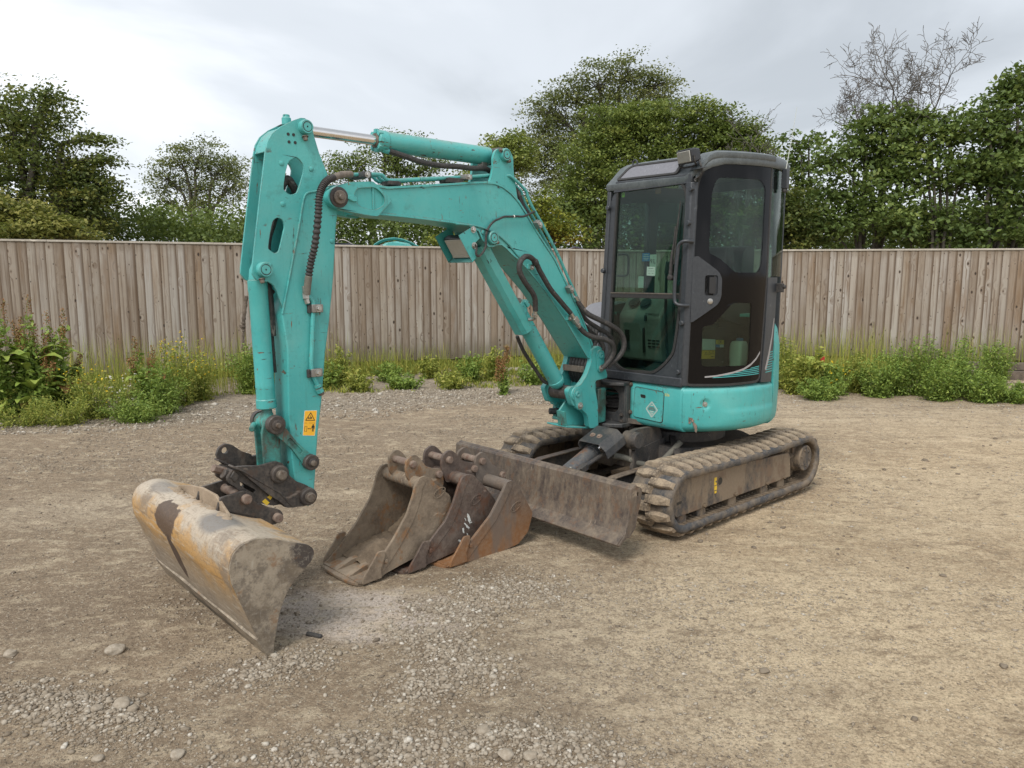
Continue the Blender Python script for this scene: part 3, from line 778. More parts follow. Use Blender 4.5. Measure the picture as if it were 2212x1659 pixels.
    rough = t.ma('SUBTRACT', .92, t.ma('MULTIPLY', t.ma('MULTIPLY', wetpool, b1), .55))
    return t.done(t.pb(col, rough, 0, nb, .25))
M['ground'] = mk_ground()
g = np_mesh('ground', co, fc, M['ground'], smooth=True)
tag(g, kind='structure')

# loose stones and gravel
def ico():
    p = (1 + 5 ** .5) / 2
    v = np.array([(-1, p, 0), (1, p, 0), (-1, -p, 0), (1, -p, 0), (0, -1, p), (0, 1, p), (0, -1, -p), (0, 1, -p), (p, 0, -1), (p, 0, 1), (-p, 0, -1), (-p, 0, 1)], float)
    v /= np.linalg.norm(v[0])
    f = np.array([(0, 11, 5), (0, 5, 1), (0, 1, 7), (0, 7, 10), (0, 10, 11), (1, 5, 9), (5, 11, 4), (11, 10, 2), (10, 7, 6), (7, 1, 8), (3, 9, 4), (3, 4, 2), (3, 2, 6), (3, 6, 8), (3, 8, 9), (4, 9, 5), (2, 4, 11), (6, 2, 10), (8, 6, 7), (9, 8, 1)])
    return v, f
IV, IF = ico()
def mk_stone():
    t = NT('mixed_gravel_stone')
    at = t.n('ShaderNodeAttribute', attribute_name='tint')
    c = t.ramp(at.outputs['Fac'], [(0, (.15, .122, .092)), (.3, (.27, .225, .170)), (.6, (.36, .31, .245)), (.85, (.44, .395, .325)), (1, (.58, .54, .47))])
    f = t.noise(80, 5, .7)
    c = t.mix(t.ramp(f, [(.4, .6), (.6, 0)]), c, (.22, .175, .125))
    return t.done(t.pb(c, .85, 0, t.bump(f, .5, .003), .25))
M['stone'] = mk_stone()
def stones(name, x, y, s, tint, sink=.30):
    n = len(x)
    base = IV[None] * (1 + RNG.uniform(-.26, .26, (n, 12, 1)))
    sc = np.stack([s * RNG.uniform(.8, 1.35, n), s * RNG.uniform(.65, 1.0, n), s * RNG.uniform(.42, .75, n)], -1)
    p = base * sc[:, None, :]
    a = RNG.uniform(0, 2 * PI, n); b = RNG.normal(0, .3, n)
    ca, sa, cb, sb = np.cos(a)[:, None], np.sin(a)[:, None], np.cos(b)[:, None], np.sin(b)[:, None]
    px, py, pz = p[..., 0], p[..., 1], p[..., 2]
    py, pz = py * cb - pz * sb, py * sb + pz * cb
    px, py = px * ca - py * sa, px * sa + py * ca
    z0 = gz(x, y) + sc[:, 2] * (1 - 2 * sink) * .5 + RNG.uniform(0, .001, n)
    co = np.stack([px + x[:, None], py + y[:, None], pz + z0[:, None]], -1).reshape(-1, 3)
    fc = (IF[None] + (np.arange(n) * 12)[:, None, None]).reshape(-1, 3)
    return np_mesh(name, co, fc, M['stone'], tint=np.repeat(tint, 12), k=3)
OV = np.array([(1, 0, 0), (0, 1, 0), (-1, 0, 0), (0, -1, 0), (.1, .1, 1), (0, 0, -1.)]); OF = np.array([(0, 1, 4), (1, 2, 4), (2, 3, 4), (3, 0, 4), (1, 0, 5), (2, 1, 5), (3, 2, 5), (0, 3, 5)])
def chips(name, x, y, s, tint):
    n = len(x)
    base = OV[None] * (1 + RNG.uniform(-.35, .35, (n, 6, 1))) + RNG.normal(0, .14, (n, 6, 3))
    p = base * np.stack([s * RNG.uniform(.9, 1.5, n), s * RNG.uniform(.6, 1.1, n), s * RNG.uniform(.35, .75, n)], -1)[:, None, :]
    a = RNG.uniform(0, 2 * PI, n); ca, sa = np.cos(a)[:, None], np.sin(a)[:, None]
    co = np.stack([p[..., 0] * ca - p[..., 1] * sa + x[:, None], p[..., 0] * sa + p[..., 1] * ca + y[:, None], p[..., 2] + (gz(x, y) + s * .12)[:, None]], -1).reshape(-1, 3)
    return np_mesh(name, co, (OF[None] + (np.arange(n) * 6)[:, None, None]).reshape(-1, 3), M['stone'], tint=np.repeat(tint, 6), k=3)
def scatter(n, rmin, rmax, pw, amax=56):
    u = RNG.uniform(0, 1, n)
    k = 2 - pw
    r = (rmin ** k + u * (rmax ** k - rmin ** k)) ** (1 / k)
    a = np.radians(RNG.uniform(-amax, amax, n))
    return r * np.sin(a), r * np.cos(a)
x, y = scatter(330000, 1.9, 13.5, 1.30, 46)
patch = vnoise(x, y, 1.1, 21) * .6 + vnoise(x, y, 3.0, 22) * .4
dens = .16 + 1.1 * np.clip((patch - .42) * 3.2, 0, 1) + 1.5 * np.clip(pile(x, y) / .02, 0, 1)
right = np.clip((x - .2) / 1.2, 0, 1) * (y < 9)
dens = dens * (1 - .45 * right)
dens = dens * np.clip(((x + .72) / .62) ** 2 + ((y - 3.42) / .33) ** 2 - .55, .12, 1)
keep = RNG.uniform(0, 1, len(x)) < dens * .62
x, y = x[keep], y[keep]; r_ = np.hypot(x, y)
s = np.clip(RNG.lognormal(math.log(.0026), .50, len(x)) * (.75 + .16 * r_), .0013, .014)
tint = np.clip(RNG.normal(.34, .26, len(x)) + .24 * np.clip((x - .2) / 1.2, 0, 1), 0, 1)
g = chips('gravel', x, y, s, tint); tag(g, kind='stuff')
x, y = scatter(16000, 1.9, 9, 1.2, 46)
dens = .10 + .8 * (vnoise(x, y, 1.1, 21) > .56) * vnoise(x, y, 3.0, 22)
dens = dens * (1 - .75 * np.clip((x - .2) / 1.2, 0, 1))
keep = RNG.uniform(0, 1, len(x)) < dens
x, y = x[keep], y[keep]
g = stones('scattered_pebbles', x, y, np.clip(RNG.lognormal(math.log(.0062), .38, len(x)), .004, .015), np.clip(RNG.normal(.42, .24, len(x)), 0, 1), .35); tag(g, kind='stuff')
# clods of dark soil on the dry ground
n = 420
x = RNG.uniform(.3, 5.5, n); y = RNG.uniform(2.4, 8.5, n)
keep = (vnoise(x, y, 1.3, 61) > .55)
x, y = x[keep], y[keep]
g = stones('soil_clods', x, y, np.clip(RNG.lognormal(math.log(.009), .5, len(x)), .004, .026), RNG.uniform(0, .08, len(x)), .3); tag(g, kind='stuff')
# the loose heaps of bigger pebbles
xs, ys, ss = [], [], []
for px, py, a, b, h, an in PILES:
    k = int(1700 * a * b / .08)
    k = min(k, 1500)
    u = RNG.normal(0, .50, k) * a; v = RNG.normal(0, .50, k) * b
    xs.append(px + u * math.cos(an) - v * math.sin(an)); ys.append(py + u * math.sin(an) + v * math.cos(an))
    ss.append(np.clip(RNG.lognormal(math.log(.0062), .42, k), .003, .016))
x = np.concatenate(xs); y = np.concatenate(ys); s = np.concatenate(ss)
g = stones('loose_pebbles', x, y, s, np.clip(RNG.normal(.48, .26, len(x)), 0, 1), .25); tag(g, kind='stuff')
# coarse grey-white gravel by the fence
n = 34000
x = RNG.uniform(-5.5, 3.6, n); y = RNG.uniform(7.3, 12.6, n)
yc = 8.95 + .40 * (x + 3)
k = (np.abs(y - yc) < .95 * (vnoise(x, y, .8, 31) + .35)) & (RNG.uniform(0, 1, n) < .8)
x, y = x[k], y[k]
g = chips('verge_gravel', x, y, np.clip(RNG.lognormal(math.log(.012), .45, len(x)), .006, .05), np.clip(RNG.normal(.55, .36, len(x)), 0, 1))
tag(g, kind='stuff')
# single stones big enough to point at
def stone(x, y, r, tint, label, seed):
    rg = np.random.default_rng(seed)
    bm = bmesh.new(); bmesh.ops.create_icosphere(bm, subdivisions=3, radius=1)
    for v in bm.verts:
        p = v.co.copy()
        d = 1 + .16 * math.sin(p.x * 3.1 + seed) * math.cos(p.y * 2.7 + seed) + .10 * math.sin(p.z * 5 + p.x * 4 + seed)
        q = round(p.x * 2.2 + seed) * .05
        v.co = Vector((p.x * r * 1.25 * d, p.y * r * .9 * (d + q), max(-.5, p.z * .72) * r * d))
    me = bpy.data.meshes.new('stone'); bm.to_mesh(me); bm.free()
    me.shade_smooth()
    at = me.attributes.new('tint', 'FLOAT', 'POINT'); at.data.foreach_set('value', np.full(len(me.vertices), tint, dtype=np.float32))
    me.materials.append(M['stone'])
    o = link('stone', me); o.location = (x, y, float(gz(x, y)) + r * .30); o.rotation_euler = (0, 0, seed * 1.3)
    return tag(o, label, 'stone', 'larger stones lying on the yard')
# ================================================================ EXCAVATOR
# machine frame: x = forward (u), y = its left (v), z = up; origin on the ground under the slew ring
MO = (1.2304, 5.6534, 0.0); MR = R(222.4)
EX = thing('mini_excavator', 'teal tracked mini excavator with dark grey cab and wide grading bucket, standing before the fence', 'excavator', MO, MR)
VC = -.185                                   # boom centre plane
def MW(u, v, z):
    c, s = math.cos(MR), math.sin(MR)
    return (MO[0] + u * c - v * s, MO[1] + u * s + v * c, MO[2] + z)
def pinend(mb, u, z, v, r=.035, n=1, L=.03, h=.006):
    mb._lathe(Vector((u, v, z)), Vector((0, n, 0)), [(0, r), (L - .004, r), (L, r - .004)], 28)
    return mb
def part(name, mb, mat, parent=None, **k): return obj(name, mb, M[mat], parent or EX, **k)

# ---- crawler tracks
CZ, CR_, UF, UB = .235, .195, .92, -.57
def loop_pt(s, r):
    # point at arc length s along the racetrack of radius CR_, offset outwards to radius r; returns (u, z, tangent angle)
    L = UF - UB; C = PI * CR_; T = 2 * L + 2 * C
    s %= T
    sag = 0
    if s < L:                                    # bottom run, going forward
        return (UB + s, CZ - r, 0.0)
    s -= L
    if s < C:
        a = -PI / 2 + s / CR_
        return (UF + r * math.cos(a), CZ + r * math.sin(a), a + PI / 2)
    s -= C
    if s < L:
        sag = -.014 * math.sin(PI * s / L)
        return (UF - s, CZ + r + sag, PI)
    s -= L
    a = PI / 2 + s / CR_
    return (UB + r * math.cos(a), CZ + r * math.sin(a), a + PI / 2)
TL = 2 * (UF - UB) + 2 * PI * CR_
lug_me = None
def track(vc, sgn):
    # sgn: side that faces outwards
    t_ = None
    mb = MB(); n = 150
    prof = [(-.152, -.034), (-.154, -.004), (-.146, .006), (-.06, .010), (.06, .010), (.146, .006), (.154, -.004), (.152, -.034), (.142, -.042), (.05, -.030), (-.05, -.030), (-.142, -.042)]
    rows = []
    for i in range(n):
        s = TL * i / n; wob = .0025 * math.sin(i * 1.9) + .002 * math.sin(i * .7)
        rows.append([(lambda q: (q[0], vc + w, q[1]))(loop_pt(s, CR_ - .010 + h + wob * (abs(w) > .14))) for w, h in prof])
    rows.append(rows[0])
    mb.grid(rows, closed=True)
    tr = part('rubber_track', mb, 'rubber', bevel=0, ang=50)
    # tread lugs in two staggered columns
    global lug_me
    pitch = TL / 42
    for i in range(42):
        for col in (-1, 1):
            s = (i + (.25 if col > 0 else -.25)) * pitch
            u, z, a = loop_pt(s, CR_ + .000)
            if lug_me is None:
                variants = []
                for q in range(6):
                    rg = random.Random(q)
                    mb = MB(); j = lambda d: rg.uniform(-d, d)
                    # x along the belt, y across (0 centre .. .148 edge), z out
                    bot = [(-.030, -.02), (.028, -.014), (.034, .080), (.026, .150), (-.016, .150), (-.030, .07)]
                    top = [(-.021, -.010), (.020, -.006), (.026, .082), (.018, .132), (-.008, .132), (-.022, .07)]
                    hh = [.029, .029, .028, .017, .017, .028]
                    mid = [((a_[0] * .45 + b_[0] * .55) + j(.003), (a_[1] * .5 + b_[1] * .5)) for a_, b_ in zip(bot, top)]
                    k = 0
                    mb.v = [(p[0], p[1], -.004) for p in bot] + [(p[0], p[1], h_ * .72 + j(.002)) for p, h_ in zip(mid, hh)] + [(p[0] + j(.002), p[1] + j(.003), h_ + j(.003)) for p, h_ in zip(top, hh)]
                    mb.v += [(j(.004), .035, .031 + j(.003)), (j(.003), .10, .026 + j(.002))]
                    for r_ in (0, 6):
                        for e_ in range(6): mb.f.append((r_ + e_, r_ + (e_ + 1) % 6, r_ + 6 + (e_ + 1) % 6, r_ + 6 + e_))
                    mb.f += [(12, 13, 18), (13, 14, 18), (14, 19, 18), (14, 15, 19), (15, 16, 19), (16, 17, 19), (17, 18, 19), (17, 12, 18)]
                    o = obj('tread_lug', mb, M['lug'], None, bevel=0, smooth=False)
                    variants.append(o.data); bpy.data.objects.remove(o)
                lug_me = variants
            o = link('tread_lug', random.choice(lug_me), tr)
            X_ = Vector((math.cos(a), 0, math.sin(a))); Z_ = Vector((math.sin(a), 0, -math.cos(a))); Y_ = Vector((0, 1, 0)) * col
            if col > 0: X2 = X_
            else: X2 = -X_
            m = Matrix((X2, Y_, Z_)).transposed().to_4x4()
            m.translation = Vector((u, vc, z))
            o.matrix_local = m
    # steel guide teeth on the inside of the belt
    mb = MB()
    for i in range(92):
        u, z, a = loop_pt(TL * i / 92, CR_ - .048)
        X_ = Vector((math.cos(a), 0, math.sin(a)))
        for w in (-.045, .045): mb.obox((u, vc + w, z), X_, (0, 1, 0), .011, .014, .012)
        mb.obox((u, vc, z + .006 * 0), X_, (0, 1, 0), .016, .135, .006)
    tag(part('guide_teeth', mb, 'darkmud', tr, bevel=0), kind='stuff')
    # track frame
    o_ = vc + sgn * .112
    fr = MB().prism([(1.03, .339), (.845, .388), (.60, .375), (-.359, .330), (-.385, .30), (-.408, .145), (.979, .140), (1.045, .19)], UZ, o_ - sgn * .03, o_ + sgn * .0)
    fr.prism([(.95, .33), (.70, .352), (-.36, .305), (-.40, .16), (.95, .16)], UZ, vc - .10, o_ - sgn * .032)
    tf = part('track_frame', fr, 'trackframe', bevel=.006)
    mb = MB()._lathe(Vector((.522, o_ - sgn * .001, .285)), Vector((0, sgn, 0)), [(0, .032), (.004, .032), (.004, .026), (.002, .024)], 22)
    part('hole_rim', mb, 'trackframe', tf, bevel=0)
    part('grease_hole', MB().cyl((.522, o_ - sgn * .004, .285), (.522, o_ + sgn * .0035, .285), .0255), 'ink', tf, bevel=0)
    part('slot', MB().prism([(.935, .222), (.985, .219), (.985, .236), (.935, .239)], UZ, o_ - sgn * .002, o_ + sgn * .0007), 'ink', tf, bevel=0)
    mb = MB().box(.48, .56, vc - .02, o_ - sgn * .036, .24, .33)
    # idler and sprocket
    mb = MB()._lathe(Vector((UF - .02, vc - .05, CZ)), Vector((0, 1, 0)), [(0, .10), (.01, .150), (.03, .152), (.035, .135), (.065, .135), (.07, .152), (.09, .150), (.10, .10)], 36)
    part('idler_wheel', mb, 'darkmud', tf)
    mb = MB()
    teeth = []
    for i in range(42):
        a = 2 * PI * i / 42; r = .152 if i % 3 == 0 else .118
        teeth.append((UB + r * math.cos(a), CZ + r * math.sin(a)))
    mb.prism(teeth, UZ, vc - .02, vc + .02)
    part('drive_sprocket', mb, 'darkmud', tf)
    s = sgn
    mb = MB()._lathe(Vector((UB + .02, vc - s * .05, CZ + .03)), Vector((0, s, 0)), [(0, .105), (.13, .105), (.14, .100), (.145, .094), (.19, .094), (.196, .090), (.196, .078), (.193, .074)], 36)
    part('drive_hub', mb, 'trackframe', tf)
    mb = MB()
    for k in range(6):
        a = k * PI / 3 + .3
        mb.bolt((UB + .02 + .06 * math.cos(a), vc + s * .143, CZ + .03 + .06 * math.sin(a)), (0, s, 0), .007, .005)
    part('hub_bolts', mb, 'trackframe', tf, bevel=0)
    mb = MB()
    mb.prism([(UB + .10, .16), (UB + .24, .15), (UB + .24, .36), (UB + .17, .40), (UB + .12, .36)], UZ, o_ - s * .05, o_ - s * .035)
    part('motor_guard', mb, 'trackframe', tf)
    mb = MB().tube(catmull([(UB + .11, o_ - s * .02, .30), (UB + .14, o_ - s * .015, .375), (UB + .19, o_ - s * .015, .37), (UB + .20, o_ - s * .02, .30)], 5), .006, 8)
    part('shackle', mb, 'trackframe', tf, bevel=0)
    for u in (.69, .332, -.071, -.303, .90):
        mb = MB()._lathe(Vector((u, vc - .085, .108)), Vector((0, 1, 0)), [(0, .035), (.01, .050), (.05, .050), (.055, .04), (.115, .04), (.12, .050), (.175, .050), (.185, .035)], 26)
        part('track_roller', mb, 'trackframe', tf)
    for u in (.69, .332, -.071, -.303):
        part('roller_bolt', MB().bolt((u + .005, o_, .160), (0, s, 0), .012, .014), 'darkmud', tf, bevel=0)
    mb = MB()._lathe(Vector((.223, vc - .02, .375)), Vector((0, s, 0)), [(0, .03), (.005, .040), (.10, .040), (.105, .03)], 26)
    part('carrier_roller', mb, 'darkmud', tf)
    # soil lying on top of the frame
    rows = []
    rg = np.random.default_rng(4 + int(sgn))
    for i in range(70):
        u = .82 - i * 1.30 / 69; r = []
        for j in range(9):
            q = j / 8
            h = (.015 + .05 * rg.random()) * math.sin(PI * min(1, q * 1.0 + .06)) + .018 * math.sin(u * 9) * q
            zz = (.362 - .03 * (.82 - u)) - (.045 * q * q)
            r.append((u + rg.uniform(-.006, .006), vc - sgn * .06 + sgn * .172 * q, zz + h * .8 + rg.uniform(-.006, .006)))
        rows.append(r)
    part('soil_on_frame', MB().grid(rows), 'darkmud', tf, bevel=0, smooth=False)['kind'] = 'stuff'
    return tr
track(.61, 1); track(-.61, -1)

# decal flash on the near frame
mb = MB()
for p in ([(.585, .235), (.555, .235), (.556, .262), (.586, .262)], [(.588, .268), (.560, .268), (.560, .282), (.575, .286), (.575, .296), (.560, .296), (.562, .318), (.588, .318)], [(.580, .214), (.56, .214), (.556, .229), (.584, .229)]):
    mb.prism(p, UZ, .7225, .7235)
part('yellow_sticker', mb, 'yellow', bevel=0)

# ---- undercarriage
mb = MB()
mb._lathe(Vector((0, 0, .40)), Vector((0, 0, 1)), [(0, .34), (.02, .36), (.09, .36), (.10, .33), (.17, .33)], 48)
part('slew_ring', mb, 'undercarriage')
mb = MB()
mb.box(-.42, .42, -.46, .46, .20, .24)
mb.prism(rounded([(.46, -.34), (.46, .34), (.20, .46), (-.30, .46), (-.42, .30), (-.42, -.30), (-.30, -.46), (.20, -.46)], .04), UV, .30, .42)
for s in (-1, 1):
    mb.prism([(.50, .18), (.50, .36), (.22, .42), (-.30, .42), (-.46, .34), (-.46, .18)], UZ, s * .44, s * .475)
    mb.prism([(.74, .30), (.72, .42), (.40, .47), (.36, .28), (.55, .22)], UZ, s * .16, s * .19)
for s in (-1, 1):
    mb.obox((.42, s * .30, .36), (.7, s * .7, -.3), (0, 0, 1), .20, .06, .02)
frm = part('centre_frame', mb, 'undercarriage', bevel=.006)
mb = MB().cyl((.735, .12, .50), (.735, .235, .50), .055)
mb.cyl((.735, -.235, .50), (.735, -.12, .50), .055)
mb.prism(rounded([(.79, .535), (.70, .565), (.45, .555), (.40, .42), (.62, .385), (.78, .45)], .03), UZ, .145, .185)
mb.prism(rounded([(.79, .535), (.70, .565), (.45, .555), (.40, .42), (.62, .385), (.78, .45)], .03), UZ, -.185, -.145)
part('cylinder_bracket', mb, 'undercarriage', frm)
for (a, b) in (((.62, .08, .22), (.52, -.02, .58)), ((.60, .20, .23), (.50, .15, .58)), ((.20, .30, .26), (.12, .26, .45))):
    part('brace', MB().tube([a, b], .010, 8), 'undercarriage', frm, bevel=0)
mb = MB().tube(catmull([(.84, .10, .395), (.76, .14, .37), (.68, .18, .33), (.60, .22, .31), (.52, .26, .33), (.45, .30, .40), (.40, .33, .46)], 7), .021, 14)
part('hose_sleeve', mb, 'hosegrey', bevel=0)
mb = MB().box(.15, .62, -.10, .34, .17, .215)
part('soil_tray', mb, 'darkmud', frm)

# ---- dozer blade
def bl(v): return v
prof_f = [(1.462, .436), (1.478, .437), (1.488, .425), (1.492, .38), (1.498, .32), (1.510, .25), (1.530, .185), (1.545, .165), (1.590, .130)]
prof_b = [(1.580, .118), (1.520, .152), (1.495, .190), (1.482, .25), (1.472, .32), (1.468, .38), (1.45, .418)]
mb = MB().prism(prof_f + prof_b, UZ, -.775, .775)
BL = part('dozer_blade', mb, 'blade', bevel=.004)
part('cutting_edge', MB().prism([(1.534, .186), (1.602, .138), (1.596, .126), (1.526, .176)], UZ, -.775, .772), 'blade', BL, bevel=.003)
part('top_tube', MB().cyl((1.450, -.773, .424), (1.450, .773, .424), .0225), 'blade', BL)
for s in (-1, 1):
    pl = [(1.478, .434), (1.415, .430), (1.392, .412), (1.402, .35), (1.425, .27), (1.445, .195), (1.50, .150), (1.525, .160), (1.500, .26), (1.485, .36)]
    part('end_plate', MB().prism(rounded(pl, .012, 3), UZ, s * .753, s * .7765, holes=[[(1.424, .375), (1.436, .378), (1.440, .398), (1.430, .402), (1.422, .394)]]), 'blade', BL)
for s in (-1, 1):
    a = [(1.45, .385), (1.30, .300), (1.10, .335), (.70, .345), (.62, .33), (.62, .24), (.80, .20), (1.30, .16), (1.46, .20)]
    part('blade_arm', MB().prism(a, UZ, s * .33 - .012, s * .33 + .012), 'undercarriage', BL, bevel=.004)
    part('blade_arm_flange', MB().prism([(1.44, .393), (1.30, .308), (1.10, .343), (.70, .353), (.70, .344), (1.10, .334), (1.30, .299), (1.44, .384)], UZ, s * .33 - .03, s * .33 + .03), 'blade', BL)
    part('blade_stay', MB().prism([(1.46, .34), (1.46, .18), (1.28, .20)], UZ, s * .10 - .01, s * .10 + .01), 'undercarriage', BL)
mb = MB()
d = Vector((.72, 0, .50)) - Vector((1.36, 0, .235)); p1 = Vector((1.36, 0, .235))
mb.tube([p1 + d * .02, p1 + d * .66], .058, 26)
mb.tube([p1 + d * .64, p1 + d * .69], .063, 26)
BCY = part('blade_cylinder', mb, 'cylgrey', bevel=.004)
part('cylinder_rod', MB().cyl(p1 + d * .68, p1 + d * 1.02, .026), 'chrome', BCY)
mb = MB().cyl((1.36, -.09, .235), (1.36, .09, .235), .036)
part('blade_cylinder_pin', mb, 'pindark', BCY)
mb = MB().tube([(1.19, .075, .335), (1.09, .085, .365), (.98, .095, .405), (.90, .10, .42)], .014, 10)
mb.obox((1.12, .085, .352), d, (0, 1, 0), .03, .020, .018)
part('feed_pipe', mb, 'undercarriage', BCY, bevel=0)
part('brass_fitting', MB().cyl((1.205, .055, .345), (1.205, .055, .372), .012), 'grey_casting', BCY)
# folded guard plate over the rod
pr = [(-.105, -.04), (-.108, .0), (-.090, .028), (.070, .028), (.112, -.02), (.116, -.075)]
def cov(x, y, t):
    e1 = d.normalized(); n_ = Vector((-e1.z, 0, e1.x)) * -1
    if n_.z < 0: n_ = -n_
    q = Vector((1.085, .0, .425)) + e1 * t + n_ * (y + .02)
    return (q.x, x * 1.08 + .055, q.z)
inner = [(x * .94, y - .006) for x, y in pr]
mb = MB().prism(pr + inner[::-1], cov, .085, .285)
CV = part('cylinder_guard', mb, 'black', BCY, bevel=.002)
e1 = d.normalized(); nn = Vector((e1.z * -1, 0, e1.x)); nn = nn if nn.z > 0 else -nn
mb = MB()
for vv in (.0, .06): mb.bolt(Vector((1.085, vv + .01, .425)) + e1 * .17 + nn * .048, nn, .014, .010)
part('guard_bolt', mb, 'rustpin', CV, bevel=0)

# ---- upper frame and body
mb = MB()
mb.prism(rounded([(.585, -.38), (.585, .01), (.46, .34), (.28, .54), (-.30, .60), (-.62, .30), (-.62, -.30), (-.30, -.62), (.30, -.60)], .05), UV, .565, .60)
mb.prism(rounded([(.57, -.38), (.46, .34), (.28, .52), (-.30, .58), (-.60, .28), (-.60, -.28), (-.28, -.60), (.28, -.58)], .05), UV, .60, .64)
part('turntable_deck', mb, 'undercarriage')
# black frame that carries the swing post, with its oval window
mb = MB()
mb.prism([(-.36, .555), (.006, .575), (.006, .845), (-.36, .835)], VZ, .588, .612, holes=[rounded([(-.235, .635), (-.050, .628), (-.050, .800), (-.235, .802)], .07)])
mb.prism([(.34, -.36), (.612, -.36), (.70, -.30), (.70, -.06), (.645, .02), (.612, .012), (.34, .012)], UV, .835, .858)
mb.prism([(.34, -.36), (.612, -.36), (.74, -.30), (.74, -.08), (.66, .025), (.34, .012)], UV, .545, .572)
mb.box(.30, .60, -.008, .010, .572, .835)
MF = part('swing_post_frame', mb, 'black', bevel=.006)
for k in range(7):
    z = .66 + .022 * (k % 4); v0 = -.23 + .03 * (k // 4)
    pts = [(.55 - .02 * (k % 3), -.34, z + .01), (.56, -.22, z + random.uniform(-.006, .006)), (.54, -.13, z + random.uniform(-.008, .008)), (.50, -.06, z + .004), (.40, -.02, z + .01)]
    part('feed_hose', MB().tube(catmull(pts, 6), .0105, 10), 'hose', MF, bevel=0)
part('valve_plate', MB().box(.48, .56, -.22, -.08, .765, .773), 'undercarriage', MF)
for v, z in ((-.02, .58), (-.02, .625)): part('frame_bolt', MB().bolt((.614, v + .0, z), (1, 0, 0), .011, .012), 'pindark', MF, bevel=0)

# round body skin: front flat hatch panel + drum side, rounded lower edge
BC = (0.0, -.05); BR_ = .752
def arc(ph, r=BR_): return (BC[0] + r * math.cos(R(ph)), BC[1] + r * math.sin(R(ph)))
vprof = [(-.055, .560), (-.022, .566), (-.006, .590), (0, .625), (.004, .70), (.000, .72), (.002, .835), (-.003, .852), (-.018, .866), (-.05, .872)]
def skin(ph0, ph1, n, prof=vprof, extra=None, name='body_panel', mat='teal', th=.02, parent=None):
    mb = MB(); rows = []
    for i in range(n + 1):
        ph = ph0 + (ph1 - ph0) * i / n
        rows.append([(*arc(ph, BR_ + dr), z) for dr, z in prof])
    rows_in = []
    mb.grid(rows)
    back = []
    for i in range(n + 1):
        ph = ph0 + (ph1 - ph0) * i / n
        back.append([(*arc(ph, BR_ + dr - th), z) for dr, z in prof])
    m = len(prof); k = len(mb.v)
    mb.grid(back)
    N = n + 1
    for i in range(n):
        for a in (0, m - 1): mb.f.append((i * m + a, (i + 1) * m + a, k + (i + 1) * m + a, k + i * m + a))
    for j in range(m - 1):
        for i in (0, n): mb.f.append((i * m + j, i * m + j + 1, k + i * m + j + 1, k + i * m + j))
    return part(name, mb, mat, parent, bevel=.003, ang=40)
# the dimple with its bolt on the drum side is pressed into the profile
def side_skin():
    mb = MB(); rows = []; n = 96; ph0, ph1 = 41.3, 101.0
    zs = [.560, .562, .568, .578, .592, .61, .635, .655, .675, .69, .70, .71, .72, .73, .74, .75, .76, .77, .78, .79, .80, .82, .838, .852, .862, .868, .872]
    for i in range(n + 1):
        ph = ph0 + (ph1 - ph0) * i / n; row = []
        for z in zs:
            if z < .61: dr = -.055 * (1 - (z - .56) / .05) ** 2.2
            elif z > .835: dr = -.05 * ((z - .835) / .037) ** 2.2
            else: dr = .004 * math.sin((z - .61) / .225 * PI)
            if z > .61: dr += .006 * max(0, min(1, (.72 - z) / .03)) * max(0, min(1, (ph - 58) / 12))
            du = R(ph - 52.8) * BR_; dz = z - .752
            q = math.hypot(du, dz) / .036
            if q < 1: dr -= .013 * (1 - q * q) ** .6
            row.append((*arc(ph, BR_ + dr), z))
        rows.append(row)
    mb.grid(rows)
    o = part('drum_side_panel', mb, 'teal', bevel=0, ang=60)
    so = o.modifiers.new('thick', 'SOLIDIFY'); so.thickness = .012; so.offset = -1
    return o
SP = side_skin()
p = arc(52.8, BR_ - .010); part('panel_bolt', MB().bolt((*p, .752), (math.cos(R(52.8)), math.sin(R(52.8)), 0), .012, .012), 'steel', SP, bevel=0)
# rust scrape on the drum side: bare primer patches
def arcmap(off):
    return lambda x, y, t: (*arc(math.degrees(x / BR_), BR_ + off + t), y)
def aS(ph): return R(ph) * BR_
mb = MB()
rg = random.Random(3)
path = [(44.6, .668), (45.3, .664), (46.0, .655), (46.5, .646), (46.9, .634), (47.4, .622), (47.8, .610), (48.1, .598), (48.3, .586), (48.4, .575)]
wd = [.004, .011, .009, .012, .007, .011, .014, .012, .010, .004]
up_l, lo_l = [], []
for (ph_, z_), w_ in zip(path, wd):
    for k_ in range(3):
        x_ = aS(ph_ + .12 * k_); zz_ = z_ - .0035 * k_; q_ = w_ * rg.uniform(.55, 1.35)
        up_l.append((x_ + q_ * .7, zz_ + q_ * .5)); lo_l.append((x_ - q_ * .6 * rg.uniform(.5, 1.2), zz_ - q_ * .45))
for seg_ in (slice(0, 12), slice(12, 30)):
    mb.prism(up_l[seg_] + lo_l[seg_][::-1], arcmap(.0062), -.004, .0004)
for cx, cz, w_ in ((45.1, .634, .008), (44.7, .652, .004), (49.3, .655, .003)):
    mb.prism([(aS(cx) + w_ * math.cos(k_ * PI / 5) * rg.uniform(.6, 1.2), cz + 1.5 * w_ * math.sin(k_ * PI / 5) * rg.uniform(.6, 1.2)) for k_ in range(10)], arcmap(.0062), -.004, .0004)
part('rust_scrape', mb, 'rustpin', SP, bevel=0)
